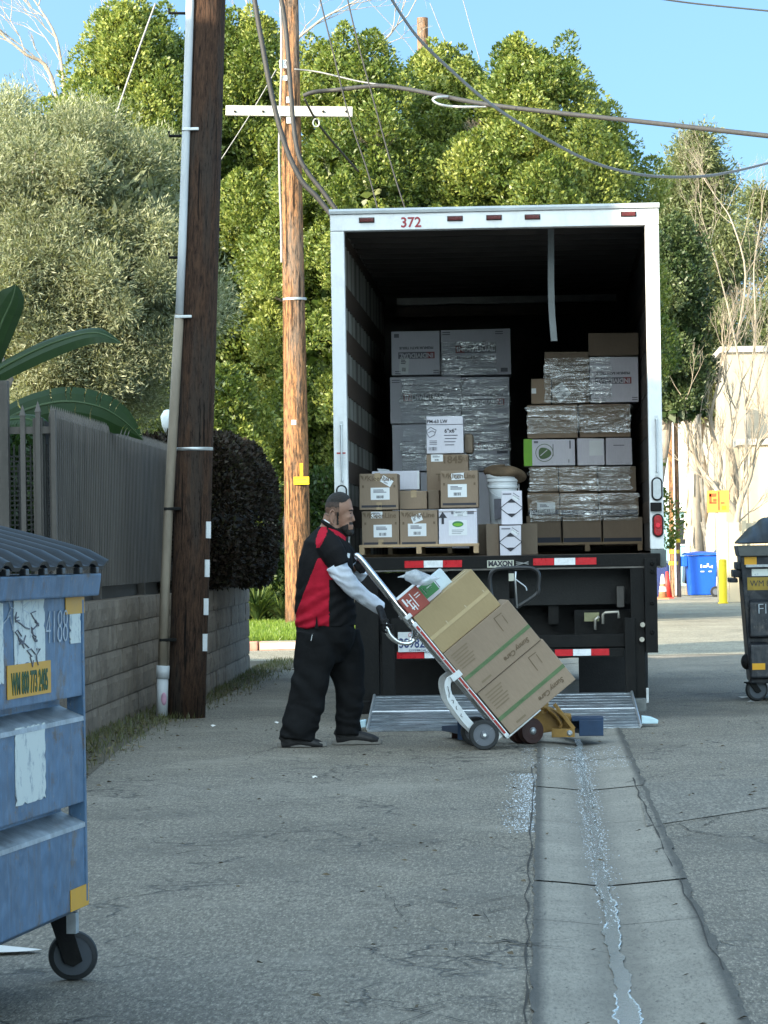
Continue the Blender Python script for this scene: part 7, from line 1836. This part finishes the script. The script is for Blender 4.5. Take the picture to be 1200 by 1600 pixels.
# --- white sleeves
def sleeve(pts, rad):
    b = MB(); b.tube(catmull([mp(*p) for p in pts], 6), [rad[0] + (rad[1] - rad[0]) * i / (6 * (len(pts) - 1)) for i in range(6 * (len(pts) - 1) + 1)], 18); o = b.build('white_sleeve', WHITEC, body); remesh(o, .006, 3, .5)
    NR = [v.normal.copy() for v in o.data.vertices]
    for v in o.data.vertices:
        c = v.co.copy(); v.co = c + NR[v.index] * (.0028 * math.sin(c.z * 110 + c.x * 50 + 4 * mnoise.noise(c * 9)) + .003 * mnoise.noise(c * 18))
    return o
sleeve([(528, 882, .225), (538, 898, .23), (552, 915, .212), (574, 934, .17), (597.5, 950, .125)], (.079, .047))
sleeve([(540, 880, -.225), (550, 898, -.235), (560, 897, -.2), (565, 889, -.15)], (.062, .043))
# --- trousers
b = MB()
body_tube(b, [(509, 968, 0, 44, .19), (509, 985, 0, 47, .195), (508, 1003, 0, 45, .185), (509, 1020, 0, 38, .15), (511, 1036, 0, 26, .11)], 24)
body_tube(b, [(498, 990, .085, 36, .115), (494, 1020, .095, 32.5, .105), (487, 1060, .1, 28.5, .095), (479, 1100, .105, 29, .095), (470, 1135, .105, 28.5, .095), (467, 1153, .105, 27.5, .09)], 20)
body_tube(b, [(528, 990, -.085, 35, .115), (537, 1025, -.1, 31, .108), (544, 1065, -.11, 24.5, .095), (544, 1105, -.115, 21.5, .088), (542, 1135, -.115, 20.5, .086), (542, 1150, -.115, 20.5, .084)], 20)
tr = b.build('trousers', TROUS, body); remesh(tr, .0075, 6, .5)
NR = [v.normal.copy() for v in tr.data.vertices]
for v in tr.data.vertices:
    c = v.co.copy(); x, y = pxz(c); low = max(0, min(1, (y - 1085) / 60))
    f = mnoise.fractal(Vector((c.x * 5, c.y * 5, c.z * 5.5)), 1, 2, 3)
    v.co = c + NR[v.index] * (f * .01 + .0045 * low * math.sin(c.z * 75 + 5 * mnoise.noise(c * 6) + c.x * 20) + .005 * math.sin(c.z * 30 + c.x * 28 + 4 * mnoise.noise(c * 4)))
b = MB(); b.tube([mp(491, 990, .2), mp(489, 1000, .2)], [.003, .004], 6); b.build('key_clip', CHROME, body)
b = MB(); b.tube(catmull([mp(484, 984, .17), mp(486, 1000, .175), mp(487, 1022, .17)], 4), .004, 6); b.build('pocket_seam', BLACKC, body)
# --- shoes
def shoe(x0, x1, yb, lat, roll=0):
    b = MB(); c = lambda u, h: mp(x0 + (x1 - x0) * u, yb - h, lat)
    b.tube([c(.06, 10), c(.2, 12), c(.42, 14), (c(.62, 12.5)), c(.82, 10), c(.95, 8)], [(rr(7), .034), (rr(11), .04), (rr(12), .044), (rr(10), .048), (rr(8), .046), (rr(5), .03)], 18, lat=(0, -1, 0))
    b.tube([c(.16, 14), c(.2, 22)], [(rr(13), .045), (rr(13), .045)], 16, lat=(0, -1, 0))
    o = b.build('shoe', SHOE, body); remesh(o, .006, 4, .5)
    b = MB(); pr = []
    for i in range(24):
        a = 2 * PI * i / 24; u = .5 + .53 * math.cos(a); w = (.044 + .008 * math.cos(a - .3)) * math.sin(a); q = c(u, 0); pr.append((q.x, q.y + w))
    z0 = .004; b.prism([(x, y) for x, y in pr], z0, z0 + .032, 'z'); so = b.build('sole', SOLE, o, bevel=.005)
    so.data.transform(Matrix.Identity(4)); return o
shoe(437, 510, 1171.5, .105); shoe(519, 594, 1166.5, -.115)
# --- gloved hands: palm, four unequal bent fingers and a thumb, closed on the handles
def hand(name, palm, axis_pt, axis_dir, hr, wrist, side=1):
    # fingers wrap the bar (axis) of radius hr; palm rests on it
    b = MB(); A = Vector(axis_pt); d = Vector(axis_dir).normalized(); pc = Vector(palm); w = Vector(wrist)
    toP = (pc - A); toP -= d * toP.dot(d); e1 = toP.normalized(); e2 = d.cross(e1) * side
    b.tube([w, w.lerp(pc, .5), pc], [(.03, .026), (.03, .024), (.036, .02)], 14)
    b.ell(pc, (.034, .034, .034), 14, 10)
    b.tube([pc - d * .038, pc + d * .038], [(.022, .03), (.022, .03)], 12)
    for k, (off, ln) in enumerate(((-.036, .86), (-.012, 1.0), (.012, .96), (.035, .78))):
        R_ = hr + .0115; pts = [pc + d * off + e2 * .012]
        for a in (35, 75, 120, 165, 205, 235):
            a = R(a * ln); pts.append(A + d * (off * 1.02) + (e1 * math.cos(a) + e2 * math.sin(a)) * R_)
        pts = [pts[0]] + pts[1:]
        b.tube(catmull(pts, 3), [.0105 - .003 * i / 18 for i in range(19)], 8)
    R_ = hr + .012; tp_ = [pc + d * -.03 - e2 * .012]
    for a in (-35, -80, -125): tp_.append(A + d * (-.045 - .012 * a / -125) + (e1 * math.cos(R(a)) + e2 * math.sin(R(a))) * R_)
    b.tube(catmull(tp_, 4), [.0125 - .003 * i / 12 for i in range(13)], 8)
    o = b.build(name, GLOVE, body); remesh(o, .0032, 2, .4); return o
to_m = lambda w: w - mo
# near hand on the back loop handle
g0 = to_m(HM(dl[-1][0], -.1, dl[-1][1])); g1 = to_m(HM(dl[-1][0], .1, dl[-1][1]))
gx_ = to_m(HM(-.168, -.1, 1.03)); gd = (to_m(HM(-.155, -.1, 1.085)) - to_m(HM(-.172, -.1, .99)))
near_ax = to_m(HM(-.158, -.06, 1.078)); near_d = g1 - g0
hand('glove', near_ax + Vector((-.012, -.004, .038)), near_ax, near_d, .0145, mp(594, 948, .125), -1)
ng = bpy.data.objects
q = near_ax + Vector((.01, -.05, .03)); b = MB(); b.box(-.012, .012, -.002, .002, -.003, .003); b.build('glove_tag', PAPER, body, loc=q, rot=(0, .5, 0))
# far hand near the top of the handle
fa = to_m(HM(.004, .05, 1.50)); fd = to_m(HM(.0, .06, 1.40)) - to_m(HM(.004, .045, 1.55))
hand('glove', fa + Vector((-.03, -.01, -.012)), fa, fd, .021, mp(563, 890, -.15), 1)
